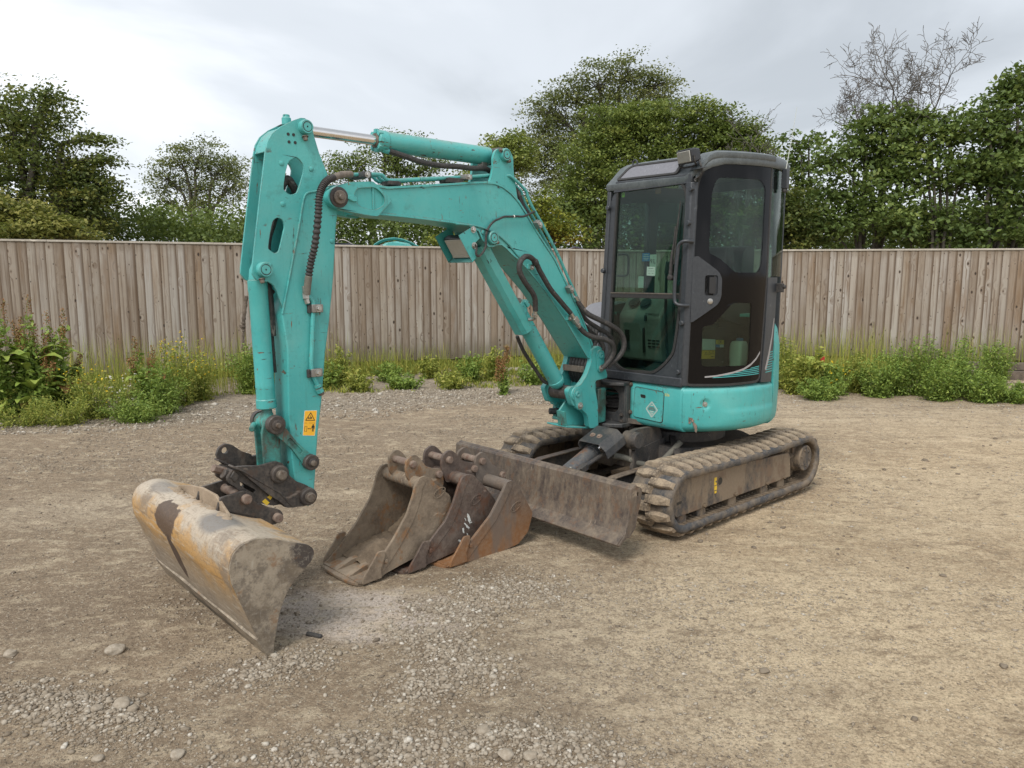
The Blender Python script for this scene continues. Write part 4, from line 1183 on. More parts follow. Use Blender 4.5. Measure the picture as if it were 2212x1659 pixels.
# front panel with hatch
a0 = arc(41.3)
hp = []
FU = a0[0] + .002
zs_ = [(-.050, .560), (-.018, .568), (-.004, .590), (0, .62), (.0, .835), (-.006, .855), (-.03, .870), (-.06, .872)]
n = 20
mb = MB(); rows = []
for i in range(n + 1):
    v = a0[1] - .001 - (a0[1] - .018) * i / n
    x_ = FU - .002
    if i >= n - 3: x_ -= .0
    cut = 0
    rows.append([(x_ + dr, v, z) for dr, z in zs_])
mb.grid(rows)
FP = part('front_body_panel', mb, 'teal', bevel=0, ang=60)
so = FP.modifiers.new('thick', 'SOLIDIFY'); so.thickness = .012; so.offset = -1
hx = FU - .002
hatch = rounded([(.045, .620), (.292, .608), (.300, .815), (.058, .828)], .022)
part('hatch_gap', MB().prism([(p_[0], p_[1]) for p_ in rounded([(.041, .616), (.296, .604), (.304, .819), (.054, .832)], .025)], VZ, hx - .004, hx + .0012), 'ink', FP, bevel=0)
HT = part('hatch', MB().prism(hatch, VZ, hx - .002, hx + .005, holes=[rounded([(.105, .758), (.150, .756), (.150, .780), (.105, .782)], .011, 4)]), 'teal', FP, bevel=.0018)
part('lock_recess', MB().prism(rounded([(.100, .753), (.155, .751), (.155, .785), (.100, .787)], .012), VZ, hx + .0014, hx + .0020), 'ink', HT, bevel=0)
for z in (.840, .645): part('panel_bolt', MB().bolt((hx, .020, z - .0), (1, .0, 0), .011, .010), 'pinsteel', FP, bevel=0)
def diamond(c, w, h, k): return rounded([(c[0], c[1] + h * k), (c[0] - w * k, c[1]), (c[0], c[1] - h * k), (c[0] + w * k, c[1])], .010 * k, 4)
dc = (.205, .688)
mb = MB().prism(diamond(dc, .052, .058, 1), VZ, hx + .0052, hx + .0060, holes=[diamond(dc, .052, .058, .88)])
mb.prism(diamond(dc, .052, .058, .82), VZ, hx + .0052, hx + .0060, holes=[diamond(dc, .052, .058, .77)])
for w_, z_, h_ in ((.022, .714, .006), (.034, .672, .005), (.022, .660, .006), (.016, .650, .004)):
    mb.prism([(dc[0] - w_ / 2, z_), (dc[0] + w_ / 2, z_ - .001), (dc[0] + w_ / 2, z_ + h_ - .001), (dc[0] - w_ / 2, z_ + h_)], VZ, hx + .0052, hx + .0060)
part('diamond_emblem', mb, 'decal_outline', HT, bevel=0)
mb = MB()
for w_, z_ in ((.044, .700), (.056, .692), (.060, .684)): mb.prism([(dc[0] - w_ / 2, z_), (dc[0] + w_ / 2, z_ - .002), (dc[0] + w_ / 2, z_ + .003), (dc[0] - w_ / 2, z_ + .005)], VZ, hx + .0052, hx + .0058)
part('emblem_bars', mb, 'grey_casting', HT, bevel=0)
part('number_mark', text_mb('026', .026, lambda x, y, t: (hx + .0006 + t * .5, .325 + x, .800 + y), .0004), 'yellow', FP, bevel=0)
# rear drum: engine hood
hprof = [(-.055, .560), (-.022, .566), (-.006, .590), (0, .625), (.006, .80), (.000, 1.10), (-.02, 1.22), (-.06, 1.29), (-.13, 1.32)]
skin(101.6, 262, 60, hprof, name='counterweight')
mb = MB()
top = [arc(a_, .62) for a_ in range(100, 264, 6)]
mb.prism(top + [(.10, -.66), (.35, -.62), (.35, -.30), (.10, -.30)], UV, 1.30, 1.322)
part('hood_top', mb, 'teal')
skin(262.5, 312, 20, [(-.055, .56), (-.006, .59), (0, .625), (.006, .80), (0, 1.02), (-.05, 1.10), (-.14, 1.12)], name='right_side_cover', mat='bluegrey')
# rounded grey tank cover right of the cab, seen past the boom
rows = []
for i in range(13):
    a_ = PI * i / 12
    rows.append([(.50 - .06 * (1 - math.sin(b_)) - .0, -.40 + .0 - .19 * math.cos(a_) * .9 * (0.6 + .4 * math.sin(b_)), .86 + (.50 * math.sin(a_)) * (.55 + .45 * math.sin(b_))) for b_ in [PI / 2 * q / 5 for q in range(6)]])
mb = MB()
mb.prism(smooth2([(.52, .86), (.53, 1.05), (.50, 1.22), (.42, 1.33), (.30, 1.38), (.0, 1.38), (-.2, 1.3), (-.2, .86)], 4), UZ, -.56, -.325)
part('tank_cover', mb, 'bluegrey', bevel=.03, seg=4)
# ---- swing bracket
def inset(poly, d):
    P = [Vector(p) for p in poly]; N = len(P); A = sum(P[i].x * P[(i + 1) % N].y - P[(i + 1) % N].x * P[i].y for i in range(N)); sg = 1 if A > 0 else -1
    out = []
    for i in range(N):
        e0 = (P[i] - P[i - 1]).normalized(); e1 = (P[(i + 1) % N] - P[i]).normalized()
        n0 = Vector((-e0.y, e0.x)) * sg; n1 = Vector((-e1.y, e1.x)) * sg
        b = n0 + n1; b = b.normalized() if b.length > 1e-6 else n0
        k = min(1.6, 1 / max(.35, b.dot(n0)))
        out.append(tuple(P[i] + b * d * k))
    return out
ear = [(.895, 1.085), (.870, 1.108), (.826, 1.112), (.785, 1.085), (.775, 1.03), (.765, .985), (.731, .915), (.735, .893), (.80, .888), (.849, .885), (.862, .85), (.835, .765), (.822, .70), (.816, .555), (.91, .565), (.93, .66), (.99, .705), (1.02, .712), (1.030, .735), (1.073, .735), (1.105, .80), (1.120, .845), (1.09, .866), (1.01, .862), (.945, .92), (.905, .99), (.893, 1.03)]
ear_s = rounded(ear, .022, 3)
mb = MB().prism(ear_s, UZ, -.095, -.055)
SBK = part('swing_bracket', mb, 'teal', bevel=.008, seg=3)
part('bracket_cheek', MB().prism(ear_s, UZ, -.315, -.275), 'teal', SBK, bevel=.008, seg=3)
part('bracket_web', MB().prism([(.80, .575), (.86, .575), (.86, .86), (.80, .86)], UZ, -.275, -.095), 'teal', SBK, bevel=.006)
part('bracket_panel', MB().prism([(.855, .562), (1.085, .600), (1.10, .70), (1.03, .765), (.86, .76)], UZ, -.165, -.150), 'teal', SBK, bevel=.004)
part('panel_flange', MB().prism([(.858, .550), (1.095, .590), (1.095, .602), (.858, .562)], UZ, -.275, -.085), 'teal', SBK, bevel=.003)
part('panel_rib', MB().prism([(1.082, .598), (1.098, .600), (1.115, .70), (1.100, .70)], UZ, -.165, -.095), 'tealg', SBK, bevel=.003)
part('lower_lug', MB().prism(rounded([(.87, .585), (.955, .600), (.968, .66), (.955, .712), (.87, .715)], .012, 3), UZ, -.350, -.318), 'tealg', SBK, bevel=.005)
part('lug_arm', MB().prism([(.86, .585), (1.0, .605), (1.0, .625), (.86, .605)], UZ, -.32, -.27).prism([(.86, .70), (1.0, .71), (1.0, .728), (.86, .718)], UZ, -.32, -.27), 'tealg', SBK, bevel=.004)
part('bracket_base', MB().prism([(.70, -.32), (.80, -.32), (.80, -.07), (.70, -.09)], UV, .58, .82), 'tealg', SBK, bevel=.006)
mb = MB().cyl((.72, -.19, .53), (.72, -.19, .90), .055)
part('swing_pin', mb, 'pindark', SBK)
mb = MB().cyl((.93, -.30, .655), (1.00, -.35, .655), .022)
part('bracket_bumper', mb, 'hose', SBK)
for (pu, pz, bu, bz, nm) in ((.818, 1.055, .812, .968, 'upper'), (1.045, .815, 1.020, .735, 'lower')):
    a_, b_ = Vector((pu, pz)), Vector((bu, bz)); dd = (b_ - a_).normalized(); pr = Vector((-dd.y, dd.x))
    ol = []
    for i in range(13): th = PI * i / 12; ol.append(tuple(a_ + pr * .037 * math.cos(th) - dd * .037 * math.sin(th)))
    for i in range(13): th = PI + PI * i / 12; ol.append(tuple(b_ + pr * .030 * math.cos(th) - dd * .030 * math.sin(th)))
    kp = part('keeper_plate', MB().prism(ol, UZ, -.055, -.040), 'teal', SBK, bevel=.003)
    mb = MB(); mb._lathe(Vector((pu, -.041, pz)), Vector((0, 1, 0)), [(0, .021), (.006, .021), (.009, .017), (.009, .010), (.005, .007), (.005, .003)], 24)
    part('pin_end', mb, 'teal', kp, bevel=0)
    mb = MB(); mb._lathe(Vector((bu, -.041, bz)), Vector((0, 1, 0)), [(0, .024), (.005, .024)], 24); mb.bolt((bu, -.036, bz), (0, 1, 0), .013, .012)
    part('bolt', mb, 'steel', kp, bevel=0)
part('boss', MB().cyl((1.045, -.10, .815), (1.045, -.045, .815), .050), 'teal', SBK)
part('boss', MB().cyl((1.045, -.325, .815), (1.045, -.27, .815), .050), 'teal', SBK)
mb = MB()
mb.box(.925, .945, -.275, -.095, .945, .985)
part('hose_clamp_bar', mb, 'pinsteel', SBK)
# ribbed hoses running up through the bracket
for k in range(6):
    v = -.255 + .028 * k
    pts = [(.66, v * .9 - .02, .70), (.76, v, .78), (.865, v, .88), (.895, v + .004, .965), (.865, v + .01, 1.06), (.80, v + .012, 1.14), (.77, -.19 + (v + .19) * .8, 1.25)]
    P_ = catmull(pts, 14); rs = [.0125 + (.0016 if (i // 2) % 2 else 0) for i in range(len(P_))]
    part('ribbed_hose', MB().tube(P_, rs, 10), 'hose', SBK, bevel=0)

# ---- boom
boom_ol = [(2.56, 2.053), (2.466, 2.043), (2.274, 2.066), (2.047, 2.093), (1.90, 2.112), (1.80, 2.122), (1.73, 2.122), (1.663, 2.106), (1.60, 2.075), (1.54, 2.030), (1.46, 1.945), (1.385, 1.857), (1.224, 1.690), (1.072, 1.475), (.96, 1.300), (.868, 1.140), (.855, 1.07), (.835, 1.028), (.80, 1.010), (.800, 1.0), (.919, 1.045), (1.132, 1.298), (1.319, 1.491), (1.483, 1.633), (1.55, 1.681), (1.60, 1.712), (1.640, 1.742), (1.68, 1.765), (1.715, 1.765), (1.745, 1.752), (1.785, 1.752), (1.83, 1.79), (1.86, 1.84), (1.93, 1.865), (2.05, 1.876), (2.20, 1.884), (2.351, 1.892), (2.56, 1.898)]
VN, VF = VC + .113, VC - .113
ins = inset(boom_ol, .013)
mb = MB().prism(boom_ol, UZ, VF, VF + .006, holes=[ins]).prism(boom_ol, UZ, VN - .006, VN, holes=[ins])
mb.prism(boom_ol, UZ, VF + .006, VN - .006)
BM = part('boom', mb, 'teal', bevel=.003)
# weld bead following the lower curve
nose = rounded([(2.555, 2.062), (2.68, 2.050), (2.748, 2.030), (2.803, 2.000), (2.818, 1.966), (2.803, 1.935), (2.770, 1.916), (2.69, 1.903), (2.592, 1.891), (2.532, 1.888), (2.444, 1.974)], .012, 3)
rec = rounded([(2.655, 2.020), (2.540, 2.034), (2.488, 1.990), (2.492, 1.948), (2.547, 1.918), (2.640, 1.932), (2.672, 1.975)], .028, 5)
for s in (0, 1):
    v0, v1 = (VN - .038, VN + .006) if s == 0 else (VF - .006, VF + .038)
    mb = MB().prism(nose, UZ, v0, v1, holes=[rec])
    part('nose_casting', mb, 'teal', BM, bevel=.0045, seg=3)
    part('casting_recess', MB().prism(inset(rec, -.004), UZ, (v0 + .001 if s == 0 else v0 + .011), (v1 - .011 if s == 0 else v1 - .001)), 'teal', BM, bevel=0)
mb = MB().prism([(2.43, 2.03), (2.60, 2.03), (2.60, 1.90), (2.43, 1.90)], UZ, VF + .03, VN - .03)
part('nose_block', mb, 'teal', BM)
mb = MB()._lathe(Vector((2.755, VN + .004, 1.970)), Vector((0, 1, 0)), [(0, .050), (.008, .050), (.010, .044)], 30)
nb_ = part('arm_pin_collar', mb, 'pindark', BM, bevel=0)
mb = MB()._lathe(Vector((2.755, VN + .010, 1.970)), Vector((0, 1, 0)), [(0, .034), (.012, .034), (.015, .030), (.015, .014), (.030, .014), (.033, .011)], 28)
part('arm_pin', mb, 'pinsteel', BM, bevel=0)
mb = MB().prism([(2.705, 1.985), (2.66, 1.978), (2.655, 1.955), (2.69, 1.955), (2.71, 1.965)], UZ, VN + .006, VN + .018)
part('pin_lock_tab', mb, 'teal', BM)
# ears for the arm cylinder on top of the bend
earb = rounded([(1.765, 2.12), (1.745, 2.165), (1.735, 2.22), (1.738, 2.255), (1.722, 2.30), (1.690, 2.318), (1.655, 2.316), (1.600, 2.300), (1.583, 2.275), (1.580, 2.20), (1.565, 2.12), (1.545, 2.03), (1.58, 2.02)], [0, .02, .02, .01, .03, .03, .03, .03, .02, .05, .03, 0, 0], 4)
for v0, v1 in ((VN - .030, VN - .008), (VF + .008, VF + .030)):
    eo = part('cylinder_ear', MB().prism(earb, UZ, v0, v1), 'teal', BM, bevel=.003)
def bigpin(u, z, v, par, r=.032, L=.026, sgn=1):
    o = part('pivot_pin', MB()._lathe(Vector((u, v, z)), Vector((0, sgn, 0)), [(0, r + .004), (L * .75, r + .004), (L, r), (L, r * .80), (L - .002, r * .78), (L - .002, r * .70), (L + .001, r * .68), (L + .001, .004), (L - .002, .003)], 32), 'teal', par, bevel=0)
    part('pin_ring', MB()._lathe(Vector((u, v + sgn * (L - .0017), z)), Vector((0, sgn, 0)), [(0, r * .80), (.001, r * .80), (.001, r * .66), (0, r * .66)], 32), 'ink', par, bevel=0)
    return o
bigpin(1.655, 2.283, VN - .008, BM); bigpin(1.758, 1.806, VN, BM, .034, .022)
part('grease_nut', MB().bolt((1.632, VN + .004, 2.253), (0, 1, -.6), .010, .014), 'pinsteel', BM, bevel=0)
part('grease_nut', MB().bolt((1.695, VN + .004, 2.300), (0, 1, .6), .009, .012), 'pinsteel', BM, bevel=0)
part('grease_nut', MB().bolt((1.731, VN + .010, 1.783), (-.2, 1, -.5), .010, .014), 'pinsteel', BM, bevel=0)
for u, z in ((1.625, 2.277), (1.826, 1.836), (1.724, 1.805)): part('welded_plug', MB()._lathe(Vector((u, VN - .007 if z > 2 else VN - .003, z)), Vector((0, 1, 0)), [(0, .014), (.004, .012), (.006, .006)], 18), 'teal', BM, bevel=0)
# raised rib along the underside plate (reinforcement round the boom cylinder ear)
rib = [(2.02, 1.874), (1.95, 1.872), (1.88, 1.868), (1.82, 1.858), (1.77, 1.846), (1.72, 1.828), (1.67, 1.800), (1.62, 1.765), (1.57, 1.722), (1.52, 1.680)]
part('weld_seam', MB().tube(catmull([(u, VN - .001, z) for u, z in rib], 4), .0052, 8), 'teal', BM, bevel=0)
# boom foot tube
part('boom_foot', MB().cyl((.818, VF - .0, 1.055), (.818, VN - .0, 1.055), .062), 'teal', BM)
part('foot_seal', MB().cyl((.818, VN - .002, 1.055), (.818, -.097, 1.055), .058), 'pindark', BM)
# rigid pipes over the boom
def hpipe(pts, r=.010, n=7, mat='teal', par=None, name='pipe'): return part(name, MB().tube(catmull(pts, n), r, 10), mat, par or BM, bevel=0)
for dv, dz in ((0.0, 0), (-.045, .0), (-.09, 0)):
    v = VN - .045 + dv
    a_ = .0 if dv == 0 else .012
    pts = [(2.640, v, 2.092), (2.55, v, 2.102), (2.484, v, 2.106), (2.462, v, 2.100), (2.443, v, 2.085), (2.40, v, 2.083), (2.20, v, 2.107), (1.955, v, 2.135), (1.80, v, 2.156), (1.70, v, 2.168), (1.632, v + .03, 2.168), (1.60, v + .045, 2.160), (1.50, v + .05, 2.095), (1.478, v + .05, 2.06), (1.445, v + .05, 2.005), (1.36, v + .05, 1.905), (1.22, v + .05, 1.725), (1.10, v + .05, 1.545), (1.02, v + .05, 1.43)]
    hpipe([(p_[0], p_[1], p_[2]) for p_ in pts], .0095)
def clampblk(u, z, dv, n_, mat='grey_casting', par=None, wid=.03, ax=(1, 0, 0)):
    o = part('pipe_clamp', MB().obox((u, dv, z), ax, (0, 1, 0), .024, wid, .014), mat, par or BM, bevel=.003)
    part('clamp_bolt', MB().bolt((u, dv + wid - .002, z), n_, .011, .010), 'steel', par or BM, bevel=0)
    return o
clampblk(2.590, 2.092, VN - .06, (0, 1, 0), 'black', wid=.07); clampblk(1.935, 2.134, VN - .05, (0, 1, 0), wid=.062)
part('clamp_pad', MB().box(1.96, 2.06, VN - .10, VN - .01, 2.098, 2.124), 'hose', BM)
part('clamp_pad', MB().box(2.37, 2.44, VN - .10, VN - .02, 2.056, 2.078), 'hose', BM)
for u, z, ax in ((1.405, 1.895, (.64, 0, .77)), (1.118, 1.500, (.55, 0, .83))):
    clampblk(u, z, VN + .018, (0, 1, 0), par=BM, wid=.022, ax=ax)
# hose from the boom pipes to the rear
hpipe([(1.60, VN - .10, 2.16), (1.53, VN - .05, 2.10), (1.475, VN - .04, 2.00), (1.44, VN - .035, 1.96)], .017, 8, 'hose', None, 'boom_hose')
# ribbed hose in front of the arm
P_ = catmull([(2.655, VN - .04, 2.092), (2.72, VN - .02, 2.082), (2.775, VN + .01, 2.064), (2.830, VN + .035, 2.042), (2.868, VN + .05, 2.005), (2.888, VN + .055, 1.955), (2.897, VN + .055, 1.87), (2.910, VN + .04, 1.74), (2.920, VN + .01, 1.65), (2.928, VN - .01, 1.56), (2.932, VN - .02, 1.50)], 22)
AH = None
rs = []
for i in range(len(P_)):
    q = i / len(P_)
    if q < .22: r_ = .0175
    elif q > .86: r_ = .0175
    else: r_ = .0165 + .0022 * (1 if (i % 4) < 2 else -1)
    rs.append(r_)
n1, n2 = int(len(P_) * .22), int(len(P_) * .86)
part('hose_end_sleeve', MB().tube(P_[:n1 + 1], rs[:n1 + 1], 14), 'brown_hose', bevel=0)
part('spiral_guarded_hose', MB().tube(P_[n1:n2 + 1], rs[n1:n2 + 1], 14), 'hose', bevel=0)
part('hose_end_sleeve', MB().tube(P_[n2:], rs[n2:], 14), 'hosegrey', bevel=0)
# electric cable to the boom lamp
cab_pts = [(1.425, VN + .012, 1.972), (1.47, VN + .012, 1.955), (1.52, VN + .012, 1.938), (1.57, VN + .012, 1.936), (1.624, VN + .012, 1.932), (1.67, VN + .012, 1.929), (1.712, VN + .012, 1.915), (1.75, VN + .012, 1.900), (1.786, VN + .012, 1.870), (1.808, VN + .012, 1.835), (1.815, VN + .012, 1.80), (1.815, VN + .012, 1.76), (1.83, VN + .012, 1.73), (1.855, VN + .012, 1.705), (1.880, VN + .014, 1.700), (1.892, VN + .016, 1.715), (1.888, VN + .016, 1.745), (1.900, VN + .014, 1.765)]
hpipe(cab_pts, .0065, 5, 'hose', None, 'lamp_cable')
part('cable_tie', MB().cyl((1.592, VN + .012, 1.934), (1.600, VN + .012, 1.934), .009), 'paper', BM)
part('cable_tie', MB().cyl((1.804, VN + .012, 1.850), (1.810, VN + .012, 1.842), .012), 'hose', BM)
# thick lift hose with its fitting
hpipe([(1.432, VN + .03, 1.372), (1.440, VN + .035, 1.410), (1.452, VN + .045, 1.447), (1.479, VN + .05, 1.486), (1.52, VN + .055, 1.522), (1.559, VN + .06, 1.560), (1.588, VN + .06, 1.600), (1.598, VN + .06, 1.640), (1.586, VN + .06, 1.672), (1.560, VN + .055, 1.692), (1.530, VN + .05, 1.702), (1.495, VN + .045, 1.698), (1.462, VN + .04, 1.683), (1.435, VN + .035, 1.664), (1.40, VN + .03, 1.62), (1.376, VN + .03, 1.590), (1.304, VN + .03, 1.505), (1.24, VN + .03, 1.45), (1.181, VN + .03, 1.400), (1.12, VN + .03, 1.350)], .0165, 5, 'hose', None, 'lift_hose')
mb = MB()
mb.tube([(1.118, VN + .03, 1.348), (1.09, VN + .03, 1.318)], .015, 12); mb.obox((1.075, VN + .03, 1.302), (.65, 0, .75), (0, 1, 0), .022, .018, .018); mb.tube([(1.062, VN + .03, 1.288), (1.035, VN + .03, 1.255)], .015, 12); mb.tube([(1.055, VN + .03, 1.28), (1.045, VN + .03, 1.268)], .020, 6)
part('hose_fitting', mb, 'steel', BM, bevel=.001)
mb = MB().tube([(1.435, VN + .03, 1.375), (1.428, VN + .02, 1.335)], .014, 12); mb.tube([(1.432, VN + .025, 1.355), (1.430, VN + .022, 1.343)], .019, 6); mb.tube(catmull([(1.428, VN + .02, 1.335), (1.424, VN + .0, 1.322), (1.430, VN - .03, 1.318)], 6), .012, 10)
part('elbow_fitting', mb, 'steel', BM, bevel=0)
for u, z in ((1.447, 1.648), (1.105, 1.325)):
    part('hose_bracket', MB().box(u - .02, u + .03, VN - .004, VN + .012, z - .022, z + .010), 'teal', BM); part('bracket_bolt', MB().bolt((u, VN + .012, z - .010), (0, 1, 0), .011, .011), 'steel', BM, bevel=0)
part('cable_tie', MB().cyl((1.452, VN + .037, 1.680), (1.432, VN + .035, 1.656), .021), 'hose', BM)
hpipe([(1.035, VN + .03, 1.255), (.99, VN + .04, 1.215), (.93, VN + .06, 1.185), (.858, VN + .08, 1.172), (.80, VN + .10, 1.145), (.770, VN + .10, 1.10), (.772, VN + .09, 1.05), (.80, VN + .07, 1.0), (.82, VN + .05, .97)], .0175, 6, 'hose', None, 'lift_hose')
hpipe([(1.03, VN + .0, 1.425), (.967, VN + .03, 1.345), (.88, VN + .06, 1.30), (.803, VN + .09, 1.262), (.725, VN + .11, 1.215), (.690, VN + .12, 1.16), (.690, VN + .12, 1.095), (.72, VN + .10, 1.04), (.78, VN + .06, .98)], .0175, 6, 'hose', None, 'boom_hose')
hpipe([(1.00, VN - .04, 1.40), (.92, VN - .02, 1.30), (.84, VN + .02, 1.24), (.76, VN + .05, 1.19), (.72, VN + .05, 1.12), (.74, VN + .03, 1.04), (.80, VN + .01, .97)], .0155, 6, 'hose', None, 'boom_hose')
hpipe([(.98, VN - .08, 1.37), (.88, VN - .05, 1.24), (.80, VN - .02, 1.17), (.76, VN - .0, 1.10), (.77, VN - .02, 1.0)], .0155, 6, 'hose', None, 'boom_hose')
for a_, b_ in (((1.05, VN + .005, 1.455), (1.0, VN + .005, 1.395)), ((1.03, VN - .04, 1.435), (.99, VN - .04, 1.38))):
    part('hose_fitting', MB().tube([a_, b_], .0145, 10), 'steel', BM, bevel=0)

# boom lamp box
bx = [(1.890, 1.872), (1.850, 1.800), (1.890, 1.768), (1.873, 1.690), (1.905, 1.662), (2.005, 1.811)]
vb0, vb1 = -.295, -.072
LB = part('lamp_box', MB().prism(bx, UZ, vb1 - .003, vb1), 'teal', BM, bevel=.001)
mb = MB().prism(bx, UZ, vb0, vb0 + .003)
e_ = Vector((1.905 - 2.005, 1.662 - 1.811)).normalized()
mb.prism([(1.905, 1.662), (1.873, 1.690), (1.875, 1.693), (1.907, 1.665)], UZ, vb0, vb1)
part('lamp_box_shell', mb, 'teal', LB, bevel=.001)
for u, z in ((1.899, 1.847), (1.893, 1.758)): part('box_bolt', MB().bolt((u, vb1, z), (0, 1, 0), .013, .012), 'steel', LB, bevel=0)
cc = Vector((1.925, -.185, 1.742)); ax = Vector((.557, 0, .83)); nrm = Vector((.83, 0, -.557))
mb = MB().obox(cc - nrm * .022, ax, (0, 1, 0), .070, .085, .022)
LP = part('boom_lamp', mb, 'blackplastic', BM, bevel=.008)
part('lamp_lens', MB().obox(cc + nrm * .001, ax, (0, 1, 0), .060, .075, .003), 'lens', LP, bevel=.002)
mb = MB()
for k in range(9): mb.obox(cc + nrm * .0045 + ax * (.052 - .013 * k), ax, (0, 1, 0), .0016, .070, .0012)
part('lens_ribs', mb, 'lens', LP, bevel=0)

# ---- boom cylinder with its guard
A_ = Vector((1.045, VC, .815)); B_ = Vector((1.758, VC, 1.806)); D_ = (B_ - A_).normalized(); L_ = (B_ - A_).length
mb = MB()._lathe(A_, D_, [(.05, .030), (.07, .048), (.09, .055), (.105, .055), (.11, .051), (.66, .051), (.665, .056), (.735, .056), (.74, .050)], 32)
BC1 = part('boom_cylinder', mb, 'teal', bevel=0, ang=28)
part('gland_ring', MB()._lathe(A_ + D_ * .735, D_, [(0, .050), (.012, .050), (.014, .03)], 28), 'pinsteel', BC1, bevel=0)
part('cylinder_rod', MB().cyl(A_ + D_ * .74, A_ + D_ * (L_ - .10), .0235), 'chrome', BC1)
part('rod_end', MB()._lathe(A_ + D_ * (L_ - .115), D_, [(0, .035), (.03, .038), (.11, .038)], 28), 'teal', BC1)
part('rod_eye', MB().cyl(B_ - Vector((0, .06, 0)), B_ + Vector((0, .06, 0)), .050), 'teal', BC1)
part('cylinder_eye', MB().cyl(A_ - Vector((0, .085, 0)), A_ + Vector((0, .085, 0)), .048), 'pindark', BC1)
up_ = Vector((-D_.z, 0, D_.x)); up_ = -up_       # points forward-down, away from the boom
if up_.x < 0: up_ = -up_
def G_(s_, n_, v_): q = A_ + D_ * s_ + up_ * n_; return (q.x, v_, q.z)
s0, s1 = .535, L_ - .015
gp = [(-.078, .020), (-.062, .066), (-.035, .085), (.035, .085), (.062, .066), (.078, .020)]
gi = [(x * .95, y - .004) for x, y in gp]
def gmap(x, y, t): return G_(t, y, VC + x)
mb = MB().prism(gp + gi[::-1], gmap, s0 + .02, s1)
part('cylinder_guard', mb, 'teal', BC1, bevel=.003)
for s_ in (-1, 1):
    part('guard_bracket', MB().prism([(s1, .05), (s1 + .05, .03), (s1 + .06, .0), (s1 + .0, -.005), (s1 - .06, .03)], lambda x, y, t, s_=s_: G_(x, y, VC + t * s_), .070, .075), 'teal', BC1)
part('port_block', MB().obox(G_(.70, -.055, VC + .03), D_, (0, 1, 0), .022, .02, .014), 'teal', BC1)
hpipe([G_(.52, .06, VC - .06), G_(.40, .065, VC - .07), G_(.25, .06, VC - .06), G_(.12, .05, VC - .04), (1.0, VC - .03, .86)], .012, 6, 'hose', BC1, 'cylinder_hose')
hpipe([(1.425, VC - .02, 1.33), (1.45, VC - .08, 1.40), (1.44, VC - .12, 1.47), (1.40, VC - .12, 1.50)], .0125, 6, 'hose', None, 'boom_hose')

# ---- arm
AN, AF = VC + .070, VC - .070
plate_ol = [(2.953, 2.315), (3.021, 2.277), (3.064, 2.242), (3.089, 2.202), (3.100, 2.158), (3.144, 1.907), (3.190, 1.627), (3.192, 1.600), (3.175, 1.572), (3.150, 1.562), (3.115, 1.562), (3.090, 1.545), (3.075, 1.515), (3.060, 1.470), (3.044, 1.422), (3.029, 1.404), (2.98, 1.46), (2.90, 1.80), (2.80, 2.0), (2.775, 2.06), (2.800, 2.12), (2.826, 2.18), (2.850, 2.257), (2.858, 2.297), (2.872, 2.323), (2.895, 2.332), (2.916, 2.331)]
slot1 = smooth2([(2.955, 2.142), (2.938, 2.142), (2.915, 2.118), (2.912, 2.085), (2.945, 1.995), (2.960, 1.978), (2.985, 1.972), (3.010, 1.985), (3.016, 2.010), (2.992, 2.110)], 3)
slot2 = smooth2([(3.050, 1.860), (3.030, 1.848), (3.022, 1.822), (3.030, 1.79), (3.050, 1.72), (3.062, 1.700), (3.080, 1.697), (3.100, 1.710), (3.106, 1.728), (3.085, 1.825), (3.072, 1.850)], 3)
mb = MB().prism(plate_ol, UZ, AN - .012, AN, holes=[slot1, slot2])
AR = part('arm', mb, 'teal', bevel=.002)
mb = MB().prism(plate_ol, UZ, AF, AF + .012, holes=[slot1, slot2])
part('far_arm_plate', mb, 'teal', AR, bevel=.002)
box_ol = [(3.055, 1.40), (3.035, 1.25), (3.043, .94), (3.037, .714), (3.022, .53), (2.995, .46), (2.955, .435), (2.925, .47), (2.918, .54), (2.889, .806), (2.863, .957), (2.832, 1.205), (2.803, 1.37), (2.771, 1.593), (2.748, 1.836), (2.733, 1.919), (2.712, 1.96), (2.715, 1.995), (2.745, 2.016), (2.80, 2.012), (2.895, 1.984), (2.912, 1.968), (2.922, 1.937), (2.976, 1.708), (3.036, 1.475)]
mb = MB().prism(box_ol, UZ, AF - .005, AN + .005)
part('arm_box', mb, 'teal', AR, bevel=.007, seg=3)
part('weld_seam', MB().tube(catmull([(u, AN + .004, z) for u, z in [(2.782, 2.016), (2.84, 1.998), (2.895, 1.985), (2.914, 1.965), (2.924, 1.935), (2.95, 1.82), (2.978, 1.706), (3.01, 1.58), (3.038, 1.47), (3.052, 1.41)]], 4), .0055, 8), 'teal', AR, bevel=0)
mb = MB().prism([(3.022, 2.272), (3.062, 2.238), (3.085, 2.198), (3.096, 2.158), (3.090, 2.156), (3.078, 2.195), (3.056, 2.232), (3.018, 2.266)], UZ, AF + .012, AN - .012)
mb.prism([(2.80, 2.02), (2.90, 1.99), (2.92, 2.0), (2.86, 2.05), (2.79, 2.10)], UZ, AF + .012, AN - .012)
part('arm_web', mb, 'teal', AR)
bigpin(2.900, 2.288, AN, AR, .030, .034); bigpin(3.138, 1.618, AN, AR, .032, .034)
for u, z in ((2.905, 2.245), (3.152, 1.576)): part('grease_nut', MB().bolt((u, AN + .014, z), (0, .3, -1), .011, .018), 'pinsteel', AR, bevel=0)
part('pin_boss', MB().cyl((3.138, AF - .012, 1.618), (3.138, AF - .034, 1.618), .036), 'teal', AR)
part('grease_cap', MB()._lathe(Vector((2.955, VC, 2.30)), Vector((0, 0, 1)), [(0, .022), (.035, .022), (.037, .016), (.05, .016)], 16), 'teal', AR)
mb = MB()
